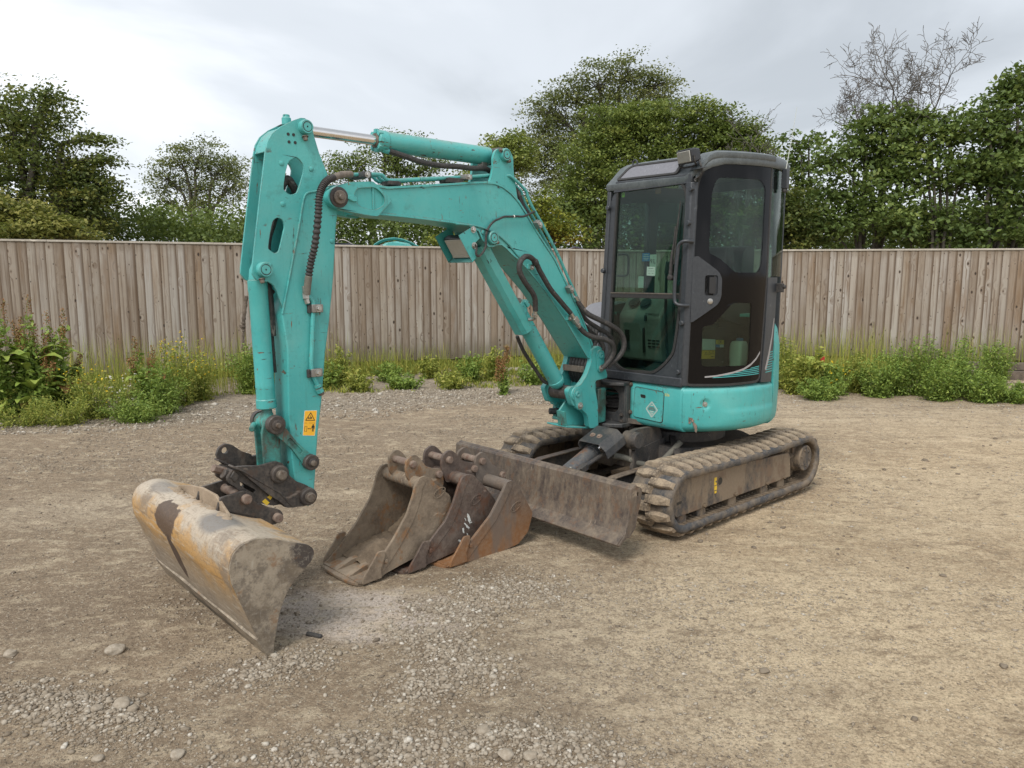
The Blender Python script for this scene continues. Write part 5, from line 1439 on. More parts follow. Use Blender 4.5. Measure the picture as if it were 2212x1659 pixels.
for u, z in ((2.984, 2.248), (2.957, 2.248), (2.981, 2.213), (2.950, 2.213)): mb._lathe(Vector((u, AN - .001, z)), Vector((0, 1, 0)), [(0, .0075), (.0025, .0075)], 14)
part('plugged_holes', mb, 'ink', AR, bevel=0)
for u, z in ((3.024, 2.112), (2.872, 2.100), (3.026, 1.925), (3.105, 1.640), (2.775, 1.76)):
    part('welded_plug', MB()._lathe(Vector((u, (AN if z > 1.8 or u > 3 else AN + .005) - .001, z)), Vector((0, 1, 0)), [(0, .014), (.003, .0125), (.006, .007)], 18), 'teal', AR, bevel=0)
hpipe([(2.90, VC, 1.96), (2.935, VC, 2.02), (2.965, VC, 2.05), (2.995, VC - .01, 2.0), (3.01, VC - .02, 1.93), (3.04, VC - .02, 1.84), (3.07, VC - .02, 1.75), (3.09, VC, 1.60), (3.08, VC + .0, 1.48), (3.075, VC, 1.30)], .020, 7, 'hose', AR, 'inner_hose')
hpipe([(2.93, VC - .03, 1.95), (3.0, VC - .035, 1.97), (3.02, VC - .035, 1.90), (3.065, VC - .035, 1.72)], .013, 7, 'hose', AR, 'inner_hose')
# pipe stub on the near side
hpipe([(2.930, AN + .016, 1.500), (2.898, AN + .018, 1.465), (2.899, AN + .018, 1.41), (2.905, AN + .018, 1.33), (2.912, AN + .018, 1.24), (2.918, AN + .018, 1.17), (2.915, AN + .018, 1.12), (2.900, AN + .018, 1.075), (2.884, AN + .018, 1.04)], .0115, 6, 'teal', AR, 'side_pipe')
mb = MB()
for (a_, b_, r_) in (((2.931, AN + .012, 1.505), (2.931, AN + .014, 1.478), .018), ((2.930, AN + .014, 1.478), (2.925, AN + .016, 1.455), .014)): mb.tube([a_, b_], r_, 6)
mb.tube([(2.932, AN + .01, 1.54), (2.931, AN + .012, 1.50)], .0165, 14)
part('pipe_union', mb, 'steel', AR, bevel=.001)
mb = MB()
for (a_, b_, r_) in (((2.890, AN + .018, 1.052), (2.884, AN + .018, 1.038), .019), ((2.883, AN + .018, 1.034), (2.873, AN + .018, 1.012), .020)): mb.tube([a_, b_], r_, 6)
part('pipe_union', mb, 'teal', AR, bevel=.001)
part('pipe_cap', MB().cyl((2.873, AN + .018, 1.012), (2.867, AN + .018, .998), .015), 'pinsteel', AR)
for u, z in ((2.893, 1.432), (2.908, 1.115)):
    part('pipe_clamp', MB().box(u - .042, u + .018, AN + .002, AN + .034, z - .021, z + .019), 'grey_casting', AR, bevel=.003)
    part('clamp_rubber', MB().box(u + .0185, u + .032, AN + .004, AN + .024, z - .023, z + .017), 'hose', AR, bevel=.002)
    part('clamp_bolt', MB().bolt((u - .016, AN + .034, z - .001), (0, 1, 0), .012, .012), 'steel', AR, bevel=0)
# warning label on the arm
sv = AN + .0055
q = [(2.959, .928), (2.890, .921), (2.908, .793), (2.974, .804)]
def sq(a, b): # a: 0 at the left (front) .. 1, b: 0 bottom .. 1 top
    l = (q[3][0] + (q[0][0] - q[3][0]) * b, q[3][1] + (q[0][1] - q[3][1]) * b); r_ = (q[2][0] + (q[1][0] - q[2][0]) * b, q[2][1] + (q[1][1] - q[2][1]) * b)
    return (l[0] + (r_[0] - l[0]) * a, l[1] + (r_[1] - l[1]) * a)
part('label_border', MB().prism(rounded([sq(0, 0), sq(1, 0), sq(1, 1), sq(0, 1)], .004, 3), UZ, sv, sv + .0004), 'paper', AR, bevel=0)
ST = part('warning_label', MB().prism(rounded([sq(.03, .015), sq(.97, .015), sq(.97, .985), sq(.03, .985)], .004, 3), UZ, sv + .0004, sv + .0008), 'orange', AR, bevel=0)
mb = MB(); s_a, s_b = sv + .0008, sv + .0013
tri = [sq(.10, .60), sq(.90, .60), sq(.50, .94)]
mb.prism(rounded(tri, .004, 3), UZ, s_a, s_b, holes=[rounded(inset(tri, .0042), .002, 2)])
for l in ([(.04, .502), (.30, .502), (.30, .508), (.04, .508)], [(.40, .502), (.96, .502), (.96, .508), (.40, .508)], [(.42, .66), (.50, .66), (.55, .73), (.47, .74)], [(.32, .67), (.38, .66), (.40, .73), (.34, .74)], [(.56, .66), (.64, .68), (.62, .75), (.55, .73)], [(.46, .76), (.56, .77), (.52, .81)],
          [(.70, .32), (.86, .32), (.86, .40), (.70, .40)], [(.72, .17), (.77, .17), (.77, .32), (.72, .32)], [(.80, .17), (.85, .17), (.85, .32), (.80, .32)], [(.65, .28), (.68, .28), (.70, .40), (.67, .40)], [(.88, .28), (.91, .28), (.89, .40), (.86, .40)],
          [(.40, .275), (.56, .275), (.56, .29), (.40, .29)], [(.34, .283), (.43, .255), (.43, .31)], [(.62, .283), (.53, .255), (.53, .31)]):
    mb.prism([sq(*p_) for p_ in l], UZ, s_a, s_b)
mb.prism([sq(.10, .17), sq(.30, .17), sq(.30, .38), sq(.10, .38)], UZ, s_a, s_b, holes=[[sq(.125, .18), sq(.275, .18), sq(.275, .37), sq(.125, .37)]])
hc = sq(.78, .43); mb.prism(circle2(hc[0], hc[1], .0042, 10), UZ, s_a, s_b)
part('label_print', mb, 'ink', AR, bevel=0)

# ---- arm cylinder (on top)
A_ = Vector((1.655, VC, 2.283)); B_ = Vector((2.900, VC, 2.288)); D_ = (B_ - A_).normalized(); L_ = (B_ - A_).length
mb = MB()._lathe(A_, D_, [(.03, .040), (.035, .050), (.06, .052), (.745, .052), (.75, .056), (.80, .056), (.805, .050)], 36)
AC = part('arm_cylinder', mb, 'teal', bevel=0, ang=28)
mb = MB()
for k in range(8):
    a_ = 2 * PI * k / 8; mb.obox(A_ + D_ * .797 + Vector((0, .047 * math.cos(a_), .047 * math.sin(a_))), (1, 0, 0), (0, -math.sin(a_), math.cos(a_)), .012, .012, .012)
part('gland_nut', mb, 'teal', AC)
part('rod_seal', MB()._lathe(A_ + D_ * .80, D_, [(0, .038), (.012, .036), (.014, .026)], 28), 'pinsteel', AC, bevel=0)
part('cylinder_rod', MB().cyl(A_ + D_ * .80, A_ + D_ * (L_ - .03), .0265), 'chrome', AC)
part('rod_eye', MB().cyl(B_ - Vector((0, .055, 0)), B_ + Vector((0, .055, 0)), .045), 'teal', AC)
part('cylinder_eye', MB().cyl(A_ - Vector((0, .078, 0)), A_ + Vector((0, .078, 0)), .046), 'pindark', AC)
part('port_block', MB().box(1.72, 1.76, VC - .01, VC + .03, 2.205, 2.245), 'grey_casting', AC)
hpipe([(2.40, VC + .035, 2.235), (2.30, VC + .045, 2.215), (2.20, VC + .05, 2.195), (2.08, VC + .05, 2.190), (1.95, VC + .05, 2.195), (1.84, VC + .04, 2.197), (1.74, VC + .03, 2.205), (1.68, VC + .02, 2.19), (1.62, VC, 2.16)], .0155, 8, 'hose', AC, 'cylinder_hose')
part('port_stub', MB().cyl((2.43, VC + .01, 2.245), (2.385, VC + .032, 2.232), .016), 'teal', AC)

# ---- bucket cylinder (front of the arm)
A_ = Vector((3.138, VC, 1.618)); B_ = Vector((3.118, VC, .880)); D_ = (B_ - A_).normalized(); L_ = (B_ - A_).length
mb = MB()._lathe(A_, D_, [(-.03, .02), (.0, .034), (.045, .040), (.05, .046), (.10, .046), (.105, .0445), (.55, .0445), (.555, .046), (.57, .0445), (.62, .0445), (.625, .048), (.665, .048), (.67, .040)], 36)
KC = part('bucket_cylinder', mb, 'teal', bevel=0, ang=28)
part('rod_neck', MB()._lathe(A_ + D_ * .66, D_, [(0, .024), (.03, .026), (.06, .036)], 24), 'tealg', KC)
hpipe([(3.085, VC + .0, 1.52), (3.078, VC, 1.45), (3.075, VC - .01, 1.35), (3.073, VC - .01, 1.24), (3.068, VC - .01, 1.12)], .013, 6, 'hose', KC, 'cylinder_hose')
part('port_elbow', MB().tube(catmull([(3.10, VC, 1.50), (3.075, VC, 1.505), (3.06, VC, 1.52)], 5), .014, 10), 'pindark', KC, bevel=0)

# ---- bucket linkage
LK = part('tipping_link', MB().prism([(3.158, .90), (3.172, .84), (3.168, .72), (3.165, .62), (3.085, .62), (3.078, .72), (3.075, .84), (3.085, .90)], UZ, VC - .045, VC - .030).prism([(3.158, .90), (3.172, .84), (3.168, .72), (3.165, .62), (3.085, .62), (3.078, .72), (3.075, .84), (3.085, .90)], UZ, VC + .030, VC + .045).prism([(3.135, .86), (3.130, .66), (3.115, .66), (3.118, .86)], UZ, VC - .03, VC + .03), 'tealg', bevel=.005)
part('link_hub', MB().cyl((3.118, VC - .075, .880), (3.118, VC + .075, .880), .040), 'tealg', LK)
for s_ in (-1, 1):
    part('link_collar', MB()._lathe(Vector((3.118, VC + s_ * .070, .880)), Vector((0, s_, 0)), [(0, .046), (.03, .046), (.034, .042), (.034, .027), (.040, .027), (.042, .023), (.042, .014), (.050, .012)], 30), 'pindark', LK, bevel=0)
    part('link_bolt', MB()._lathe(Vector((3.118, VC + s_ * .110, .880)), Vector((0, s_, 0)), [(0, .013), (.012, .013), (.014, .010)], 20), 'pinsteel', LK, bevel=0)
part('lock_bolt', MB().cyl((3.165, VC - .05, .868), (3.20, VC + .00, .855), .015), 'tealg', LK)
for s_ in (-1, 1):
    a_, b_ = Vector((3.108, .860)), Vector((2.952, .672)); dd = (b_ - a_).normalized(); pr = Vector((-dd.y, dd.x))
    L2 = (b_ - a_).length
    def lp(s, n): q_ = a_ + dd * s + pr * n; return (q_.x, q_.y)
    ol = [lp(.0, .030), lp(.05, .026), lp(L2 * .5, .020), lp(L2 - .04, .028), lp(L2, .036), lp(L2 + .025, .0), lp(L2, -.036), lp(L2 - .04, -.028), lp(L2 * .5, -.020), lp(.05, -.026), lp(.0, -.030)]
    v_ = VC + s_ * .085
    hol = rounded([lp(.075, .011), lp(L2 - .065, .011), lp(L2 - .065, -.011), lp(.075, -.011)], .008, 4)
    mb = MB().prism(ol, UZ, v_ - .011, v_ + .011, holes=[hol]); mb.prism(hol, UZ, v_ - .005, v_ + .005)
    SL = part('side_link', mb, 'tealg', bevel=.004)
    part('link_pin_collar', MB()._lathe(Vector((2.950, v_ + s_ * .0, .670)), Vector((0, s_, 0)), [(0, .040), (.032, .040), (.036, .036), (.036, .022), (.042, .022), (.046, .014), (.052, .013)], 30), 'pindark', SL, bevel=0)
    part('link_bolt', MB()._lathe(Vector((2.950, v_ + s_ * .046, .670)), Vector((0, s_, 0)), [(0, .0145), (.010, .0145), (.012, .011)], 20), 'pinsteel', SL, bevel=0)
    if s_ > 0:
        part('cast_number', text_mb('22128161301 FT 2', .014, lambda x, y, t: (lambda w: (w[0], v_ + .0055 + t, w[1]))(lp(L2 / 2 + x, -y)) if True else None, .0012), 'tealg', SL, bevel=0)

# ---- quick hitch
hp_ = [(3.330, .712), (3.281, .706), (3.215, .696), (3.170, .701), (3.130, .704), (3.100, .690), (3.083, .662), (3.066, .622), (3.030, .585), (2.990, .565), (2.955, .540), (2.940, .510), (2.940, .480), (2.955, .460), (2.985, .452), (3.050, .458), (3.088, .463), (3.110, .490), (3.20, .570)]
hp2 = rounded(hp_, .010, 2)
QH = part('quick_hitch', MB().prism(hp2, UZ, VC + .085, VC + .105), 'coupler', bevel=.003)
hpf = [(3.33, .70), (3.345, .735), (3.330, .770), (3.300, .785), (3.265, .775), (3.22, .735), (3.17, .712)] + hp_[3:]
part('hitch_far_plate', MB().prism(rounded(hpf, .012, 3), UZ, VC - .105, VC - .085, holes=[circle2(3.302, .752, .016, 16)]), 'coupler', QH, bevel=.003)
lo = [(3.335, .694), (3.363, .660), (3.360, .637), (3.321, .604), (3.27, .539), (3.234, .515), (3.141, .479), (3.109, .480), (3.080, .456), (3.059, .462), (3.118, .542), (3.299, .683)]
for s_ in (-1, 1):
    part('hitch_jaw_plate', MB().prism(rounded(lo, .008, 2), UZ, VC + s_ * .060, VC + s_ * .078, holes=[rounded([(3.303, .632), (3.228, .576), (3.228, .566), (3.239, .560), (3.303, .612)], .004, 2)]), 'coupler', QH, bevel=.003)
part('hitch_rail', MB().prism([(3.345, .720), (3.31, .700), (3.115, .548), (3.050, .462), (3.058, .456), (3.122, .540), (3.315, .692), (3.350, .712)], UZ, VC + .060, VC + .108), 'coupler', QH, bevel=.003)
part('hitch_rail', MB().prism([(3.345, .720), (3.31, .700), (3.115, .548), (3.050, .462), (3.058, .456), (3.122, .540), (3.315, .692), (3.350, .712)], UZ, VC - .108, VC - .060), 'coupler', QH, bevel=.003)
mb = MB().prism([(3.33, .69), (3.35, .66), (3.33, .63), (3.30, .66)], UZ, VC - .085, VC + .085)
mb.prism([(3.30, .66), (3.20, .585), (3.21, .57), (3.31, .645)], UZ, VC - .06, VC + .06)
mb.prism([(3.14, .50), (3.08, .47), (3.07, .49), (3.13, .53)], UZ, VC - .085, VC + .085)
part('hitch_body', mb, 'coupler', QH, bevel=.004)
mb = MB().tube([(3.335, VC + .0, .668), (3.40, VC + .01, .700)], .020, 6)
part('locking_screw', mb, 'rustpin', QH, bevel=.002)
part('screw_collar', MB().cyl((3.33, VC + .03, .650), (3.365, VC + .03, .672), .024), 'pindark', QH)
for (u, z, r_) in ((3.120, .640, .030), (2.975, .500, .030)):
    part('hitch_collar', MB()._lathe(Vector((u, VC + .104, z)), Vector((0, 1, 0)), [(0, .046), (.016, .044), (.020, .038), (.020, .030)], 30), 'pindark', QH, bevel=0)
    part('hitch_pin', MB().cyl((u, VC - .125, z), (u, VC + .150, z), .0245), 'pinsteel', QH)
part('washer_lug', MB().cyl((3.152, VC + .105, .630), (3.152, VC + .115, .630), .012), 'pindark', QH)
mb = MB()
sk = VC + .0785
mb.prism([(3.180, .542), (3.162, .510), (3.180, .494), (3.205, .518)], UZ, sk, sk + .0008); mb.prism([(3.157, .505), (3.150, .478), (3.178, .490), (3.178, .498)], UZ, sk, sk + .0008)
part('yellow_sticker', MB().prism([(3.200, .512), (3.178, .488), (3.163, .500), (3.184, .524)], UZ, sk, sk + .0008).prism([(3.176, .532), (3.158, .512), (3.148, .524), (3.160, .541), (3.168, .530)], UZ, sk, sk + .0008), 'yellow', QH, bevel=0)

# ---- wide grading bucket
gpl = [(3.429, .002), (3.476, .089), (3.519, .204), (3.554, .302), (3.578, .366), (3.584, .436), (3.568, .488), (3.531, .519), (3.474, .531), (3.422, .522), (3.358, .497), (3.274, .462), (3.236, .447), (3.216, .425), (3.215, .400), (3.226, .377), (3.259, .349), (3.305, .313), (3.337, .28), (3.364, .233), (3.384, .185), (3.399, .123), (3.411, .067), (3.418, .015)]
GV0, GV1 = -.815, .419
back = catmull([(u, z, 0) for u, z in gpl[:13]], 5)
outer = [(p_[0], p_[1]) for p_ in back]
inner = []
for i in range(len(outer)):
    a_ = Vector(outer[max(i - 1, 0)]); b_ = Vector(outer[min(i + 1, len(outer) - 1)]); t_ = (b_ - a_).normalized(); n_ = Vector((-t_.y, t_.x))
    inner.append(tuple(Vector(outer[i]) + n_ * .010))
vs = list(np.linspace(GV0, GV1, 26))
mb = MB(); rows = []
rgb = np.random.default_rng(5)
for j, v in enumerate(vs):
    w = [(u + .0022 * math.sin(v * 9 + i * .4) * (0 < j < 25), v, z + .0022 * math.cos(v * 7 + i * .3) * (0 < j < 25)) for i, (u, z) in enumerate(outer)]
    rows.append(w + [(u, v, z) for u, z in inner[::-1]])
mb.grid(rows, closed=True)
mb.f.append(tuple(range(len(rows[0])))); mb.f.append(tuple(len(mb.v) - 1 - i for i in range(len(rows[0]))))
GB = part('grading_bucket', mb, 'grading', bevel=0, ang=45)
for v0, v1 in ((GV1 - .002, GV1 + .010), (GV0 - .010, GV0 + .002)):
    part('side_plate', MB().prism(rounded(gpl, .012, 2), UZ, v0, v1), 'grading_side', GB, bevel=.003)
lipb = [(3.425, -.004), (3.432, .000), (3.484, .096), (3.476, .102), (3.470, .092), (3.424, .006)]
# worn lip with a ragged upper weld
mb = MB(); rows = []
for j in range(90):
    v = GV0 - .012 + (GV1 - GV0 + .024) * j / 89
    k = .010 * (vnoise(v, 3.0, 9, 4) - .5) + .005 * (vnoise(v, 1.0, 40, 6) - .5)
    rows.append([(3.422, v, -.003 + abs(k) * .3), (3.436, v, -.003 + abs(k) * .3), (3.488 + k * .4, v, .095 + k), (3.478 + k * .4, v, .103 + k), (3.465, v, .090)])
mb.grid(rows, closed=True); mb.f += [(0, 1, 2, 3, 4), tuple(len(mb.v) - 1 - i for i in range(5))]
part('cutting_edge', mb, 'grading_side', GB, bevel=0, ang=35)
mb = MB().prism([(-.59, .505), (-.59, .535), (-.395, .575), (-.27, .591), (-.10, .591), (.062, .520), (.062, .505)], VZ, 3.412, 3.426)
part('stiffener_plate', mb, 'mud', GB, bevel=.003)
ear_g = rounded([(3.440, .52), (3.420, .585), (3.35, .592), (3.310, .598), (3.280, .585), (3.261, .540), (3.225, .508), (3.175, .486), (3.135, .470), (3.118, .445), (3.128, .420), (3.158, .402), (3.20, .405), (3.30, .455)], .010, 2)
for v0 in (VC + .112, VC - .130):
    part('bucket_ear', MB().prism(ear_g, UZ, v0 - .0, v0 + .018), 'coupler', GB, bevel=.004)
for u, z in ((3.301, .558), (3.152, .435)):
    part('bucket_pin', MB().cyl((u, VC - .150, z), (u, VC + .155, z), .0235), 'rustpin', GB)
mb = MB().prism([(3.42, .52), (3.30, .47), (3.25, .452), (3.25, .462), (3.30, .482), (3.42, .535)], UZ, VC - .13, VC + .13)
part('wear_plate', mb, 'coupler', GB)
# dried mud clods stuck on the back
mb = MB(); rgm = random.Random(8)
for k in range(26):
    t_ = rgm.random(); v = rgm.uniform(-.66, .12)
    u, z = (3.44 + .03 * t_, .53) ; s_ = rgm.uniform(.006, .018)
    bm = bmesh.new(); bmesh.ops.create_icosphere(bm, subdivisions=2, radius=1)
    b0 = len(mb.v)
    for w in bm.verts: mb.v.append((u + w.co.x * s_ * 1.3 * (1 + .3 * rgm.random()), v + w.co.y * s_ * 1.8, z - .002 + w.co.z * s_ * .45 * (1 + .5 * rgm.random())))
    for f in bm.faces: mb.f.append(tuple(x_.index + b0 for x_ in f.verts))
    bm.free()
tag(part('mud_clods', mb, 'mud', GB, bevel=0), kind='stuff')
# ---- cab
FX = .560                                     # front face plane
FLv = a0[1] - .004                            # front-left corner (v)
def fz(x, y, t):                              # (v, z) on the front face, thickness outwards; leans in a little towards the top right
    k = max(0.0, (y - .9) / 1.3)
    lean = .055 * k * max(0.0, min(1.0, (.25 - x) / .5))
    return (FX - .012 * k + t, x + lean, y)
fr_out = rounded([(-.285, .875), (FLv, .875), (FLv + .02, 2.175), (-.255, 2.165)], [.01, .005, .01, .10], 6)
win = smooth2([(-.195, 2.10), (-.178, 2.160), (-.130, 2.190), (-.03, 2.200), (.25, 2.200), (.345, 2.188), (.400, 2.140), (.422, 2.058), (.416, 1.872), (.405, 1.491), (.372, 1.149), (.330, 1.046), (.215, .948), (.10, .935), (-.062, .935), (-.165, 1.005), (-.198, 1.12), (-.198, 1.482)], 4)
mb = MB().prism(fr_out, fz, -.035, .0, holes=[win])
CB = part('cab_frame', mb, 'cabgrey', bevel=.006, seg=3)
part('window_seal', MB().prism(smooth2([Vector(p) for p in inset(win[::4], -.008)], 4), fz, -.012, .007, holes=[smooth2([Vector(p) for p in inset(win[::4], .010)], 4)]), 'rubberseal', CB, bevel=.003)
part('front_glass', MB().prism(smooth2([Vector(p) for p in inset(win[::4], .004)], 4), fz, -.012, -.007), 'glass', CB, bevel=0, smooth=False)
mb = MB().prism([(-.203, 1.434), (.392, 1.436), (.393, 1.474), (-.203, 1.472)], fz, -.012, .010)
part('window_crossbar', mb, 'rubberseal', CB, bevel=.003)
part('crossbar_trim', MB().prism([(-.203, 1.464), (.392, 1.466), (.392, 1.472), (-.203, 1.470)], fz, .010, .013), 'pinsteel', CB, bevel=0)
# right-hand front pillar ridge, lower sill, hinge pillar
part('sill', MB().prism([(-.30, .865), (FLv - .002, .865), (FLv - .002, .925), (-.30, .925)], fz, .0, .018), 'cabgrey', CB, bevel=.006)
part('corner_post', MB().prism([(FX - .03, FLv - .045), (FX + .012, FLv - .045), (FX + .014, FLv - .004), (FX - .012, FLv + .022), (FX - .04, FLv + .022)], lambda x, y, t: (x - .012 * max(0, (t - .9) / 1.3), y + .02 * (t - .87) / 1.3, t), .872, 2.17), 'cabgrey', CB, bevel=.007, seg=3)
part('right_post', MB().prism([(FX - .05, -.30), (FX + .006, -.29), (FX + .010, -.255), (FX - .05, -.255)], lambda x, y, t: (x - .012 * (t - .9) / 1.3, y + .055 * (t - .9) / 1.3, t), .872, 2.16), 'cabgrey', CB, bevel=.008)
for v, z in ((.463, 2.127), (.452, 1.917), (.430, 1.284), (.414, .964), (-.262, 2.05), (-.276, 1.62), (-.29, 1.2)):
    x_, y_, z_ = fz(v, z, .0)
    part('cab_bolt', MB()._lathe(Vector((x_, y_, z_)), Vector((1, 0, 0)), [(0, .012), (.012, .012), (.013, .017), (.030, .016), (.033, .013)], 16), 'cabgrey', CB, bevel=0)
# grab handle
hp = [fz(.478, 1.800, .0), fz(.470, 1.803, .035), fz(.440, 1.800, .055), fz(.412, 1.775, .058), fz(.405, 1.72, .058), fz(.396, 1.60, .058), fz(.392, 1.50, .058), fz(.396, 1.43, .058), fz(.415, 1.405, .056), fz(.445, 1.398, .035), fz(.462, 1.398, .0)]
part('grab_handle', MB().tube(catmull(hp, 6), .0115, 12), 'cabgrey', CB, bevel=0)
hp = [fz(-.196, 1.73, -.04), fz(-.170, 1.735, -.07), fz(-.140, 1.73, -.075), (FX - .088, -.105, 1.71), (FX - .088, -.103, 1.64), (FX - .088, -.108, 1.595), fz(-.15, 1.585, -.07), fz(-.196, 1.585, -.04)]
part('inner_handle', MB().tube(catmull(hp, 6), .008, 10), 'seatblack', CB, bevel=0)
# wiper: arm parked upright, inside edge of the glass
mb = MB()
mb.prism([(.300, 1.60), (.352, 1.60), (.350, 1.690), (.316, 1.690)], fz, -.02, -.012)
part('wiper_motor_cover', MB().prism([(.310, 1.555), (.385, 1.552), (.389, 1.690), (.318, 1.692)], fz, -.045, -.014), 'seatblack', CB)
WP = part('wiper_arm', MB().tube([fz(.322, 1.575, .012), fz(.330, 1.70, .016), fz(.345, 1.80, .016), fz(.352, 1.90, .014)], [.013, .010, .006, .005], 8), 'hose', CB, bevel=0)
part('wiper_pivot', MB().cyl(fz(.324, 1.574, .0), fz(.324, 1.574, .026), .019), 'hose', CB)
part('wiper_blade', MB().tube([fz(.343, 1.66, .006), fz(.356, 1.85, .008), fz(.377, 2.055, .006)], [.004, .007, .003], 6), 'hose', CB, bevel=0)
# stickers behind the front glass
def stick(name, poly, mat, off=-.0125, par=CB): return part(name, MB().prism(poly, fz, off - .0006, off), mat, par, bevel=0, smooth=False)
stick('blue_sticker', [(.056, 1.682), (.124, 1.682), (.124, 1.736), (.056, 1.736)], 'bluestk')
stick('white_sticker', [(.126, 1.592), (.183, 1.592), (.183, 1.726), (.126, 1.726)], 'paper')
stick('white_sticker', [(.103, 1.588), (.176, 1.584), (.176, 1.644), (.103, 1.646)], 'paper', -.0118)
stick('tall_white_sticker', [(.030, 1.504), (.078, 1.504), (.078, 1.582), (.030, 1.582)], 'paper')
stick('brown_sticker', [(.152, 2.120), (.204, 2.120), (.204, 2.158), (.152, 2.158)], 'brownstk')
stick('lime_sticker', [(-.165, 2.118), (-.136, 2.118), (-.136, 2.165), (-.165, 2.165)], 'lime')
fzt = lambda dx, dz, off: (lambda x, y, t: fz(dx + x, dz + y, off + t))
part('noise_level_print', text_mb('93', .040, fzt(.150, 1.680, -.0112), .0002), 'ink', CB, bevel=0)
part('noise_level_print', text_mb('dB', .012, fzt(.172, 1.668, -.0112), .0002), 'ink', CB, bevel=0)
part('noise_level_print', text_mb('L', .012, fzt(.160, 1.710, -.0112), .0002), 'ink', CB, bevel=0)
mb = MB()
for z_, w_ in ((1.724, .04), (1.712, .05), (1.70, .05), (1.690, .03)): mb.prism([(.09 - w_ / 2, z_), (.09 + w_ / 2, z_), (.09 + w_ / 2, z_ + .003), (.09 - w_ / 2, z_ + .003)], fz, -.0124, -.0122)
part('sticker_lines', mb, 'paper', CB, bevel=0)
mb = MB()
for z_, x0, x1 in ((1.632, .118, .160), (1.616, .112, .128), (1.616, .136, .150), (1.616, .156, .168), (1.600, .118, .132), (1.600, .150, .162)): mb.prism([(x0, z_), (x1, z_), (x1, z_ + .0025), (x0, z_ + .0025)], fz, -.0116, -.0112)
part('sticker_lines', mb, 'ink', CB, bevel=0)

# curved door on the left
ym = arcmap
def dm(off): return lambda x, y, t: (*arc(math.degrees(x / BR_), BR_ + off + t), y)
def A2(pts): return [(aS(p), z) for p, z in pts]
door = rounded(A2([(43.4, .885), (43.9, 1.30), (44.6, 1.78), (45.2, 2.12), (46.6, 2.205), (50.4, 2.272), (56, 2.312), (63, 2.328), (75, 2.325), (86.5, 2.312), (88.8, 2.285), (88.6, 1.54), (87.2, 1.19), (86.0, .900), (83, .888), (63.1, .882)]), [.02, 0, 0, .02, .05, .03, .03, .03, .03, .02, .03, 0, 0, .02, 0, 0], 4)
ug = rounded(A2([(52.0, 1.730), (52.4, 2.10), (54.4, 2.196), (80.3, 2.196), (84.4, 2.15), (83.9, 1.65), (81.2, 1.607), (66.5, 1.607), (57.6, 1.696)]), [.02, .02, .04, .03, .03, .03, .02, .02, .02], 5)
lg = rounded(A2([(50.0, 1.262), (55.2, 1.272), (65.8, 1.412), (77.6, 1.410), (77.6, 1.000), (50.0, 1.000)]), [.025, .01, .02, .02, .03, .04], 5)
cutsd = [aS(44 + 2.2 * i) for i in range(21)]
mb = MB().prism(door, dm(0), -.018, -.006, holes=[ug, lg], cuts=cutsd)
DR = part('cab_door', mb, 'blackglass', CB, bevel=.002, ang=30)
for hh in (ug, lg): part('door_glass', MB().prism(inset(hh, -.004), dm(0), -.012, -.008, cuts=cutsd), 'glass', CB, bevel=0)
part('door_seal', MB().prism(inset(door, -.012), dm(0), -.022, -.005, holes=[inset(door, .004)], cuts=cutsd), 'rubberseal', CB, bevel=.002)
hpan = rounded(A2([(44.0, 1.705), (46.6, 1.711), (57.2, 1.612), (58.9, 1.570), (58.9, 1.450), (57.3, 1.405), (45.0, 1.292), (43.9, 1.29)]), [0, .01, .03, .02, .03, .03, .01, 0], 5)
HP = part('handle_panel', MB().prism(hpan, dm(0), -.008, .004, cuts=cutsd, holes=[rounded(A2([(50.3, 1.462), (56.8, 1.462), (56.8, 1.590), (50.3, 1.590)]), .018, 4)]), 'cabgrey', CB, bevel=.004)
part('handle_recess', MB().prism(rounded(A2([(50.1, 1.458), (57.0, 1.458), (57.0, 1.594), (50.1, 1.594)]), .018, 4), dm(0), -.010, -.006, cuts=cutsd), 'cabgrey', CB, bevel=0)
part('door_handle', MB().prism(rounded(A2([(52.3, 1.474), (55.3, 1.474), (55.3, 1.578), (52.3, 1.578)]), .008, 4), dm(0), -.006, .014, cuts=cutsd), 'seatblack', CB, bevel=.004)
p_ = arc(53.2, BR_ + .002); part('door_lock', MB()._lathe(Vector((*p_, 1.424)), Vector((math.cos(R(53.2)), math.sin(R(53.2)), 0)), [(0, .019), (.003, .018), (.004, .015), (.009, .014), (.010, .011)], 22), 'steel', CB, bevel=0)
# door decal
so_, sa = -.0054, -.0048
st = [(52.1, .932), (58, .937), (63, .946), (68, .955), (74, .972), (79, 1.000), (83, 1.036), (85.8, 1.075)]
def band(lo_, hi_, name, mat, par=CB, th=(0, .0006)):
    mb = MB(); mb.prism(A2(lo_) + A2(hi_[::-1]), dm(so_), th[0], th[1], cuts=cutsd + [aS(90 + 2 * i) for i in range(6)]); return part(name, mb, mat, par, bevel=0)
band([(a_, z - .004) for a_, z in st], [(a_, z + .006 + .006 * i / 7) for i, (a_, z) in enumerate(st)], 'silver_stripe', 'silverstripe')
for k in range(5):
    zz = .926 + .0125 * k; a1 = 56 + k * 5.6
    if a1 < 84: band([(a1, zz), (85.6, zz + .008)], [(a1 + 1, zz + .005), (85.6, zz + .013)], 'teal_stripe', 'tealstripe')
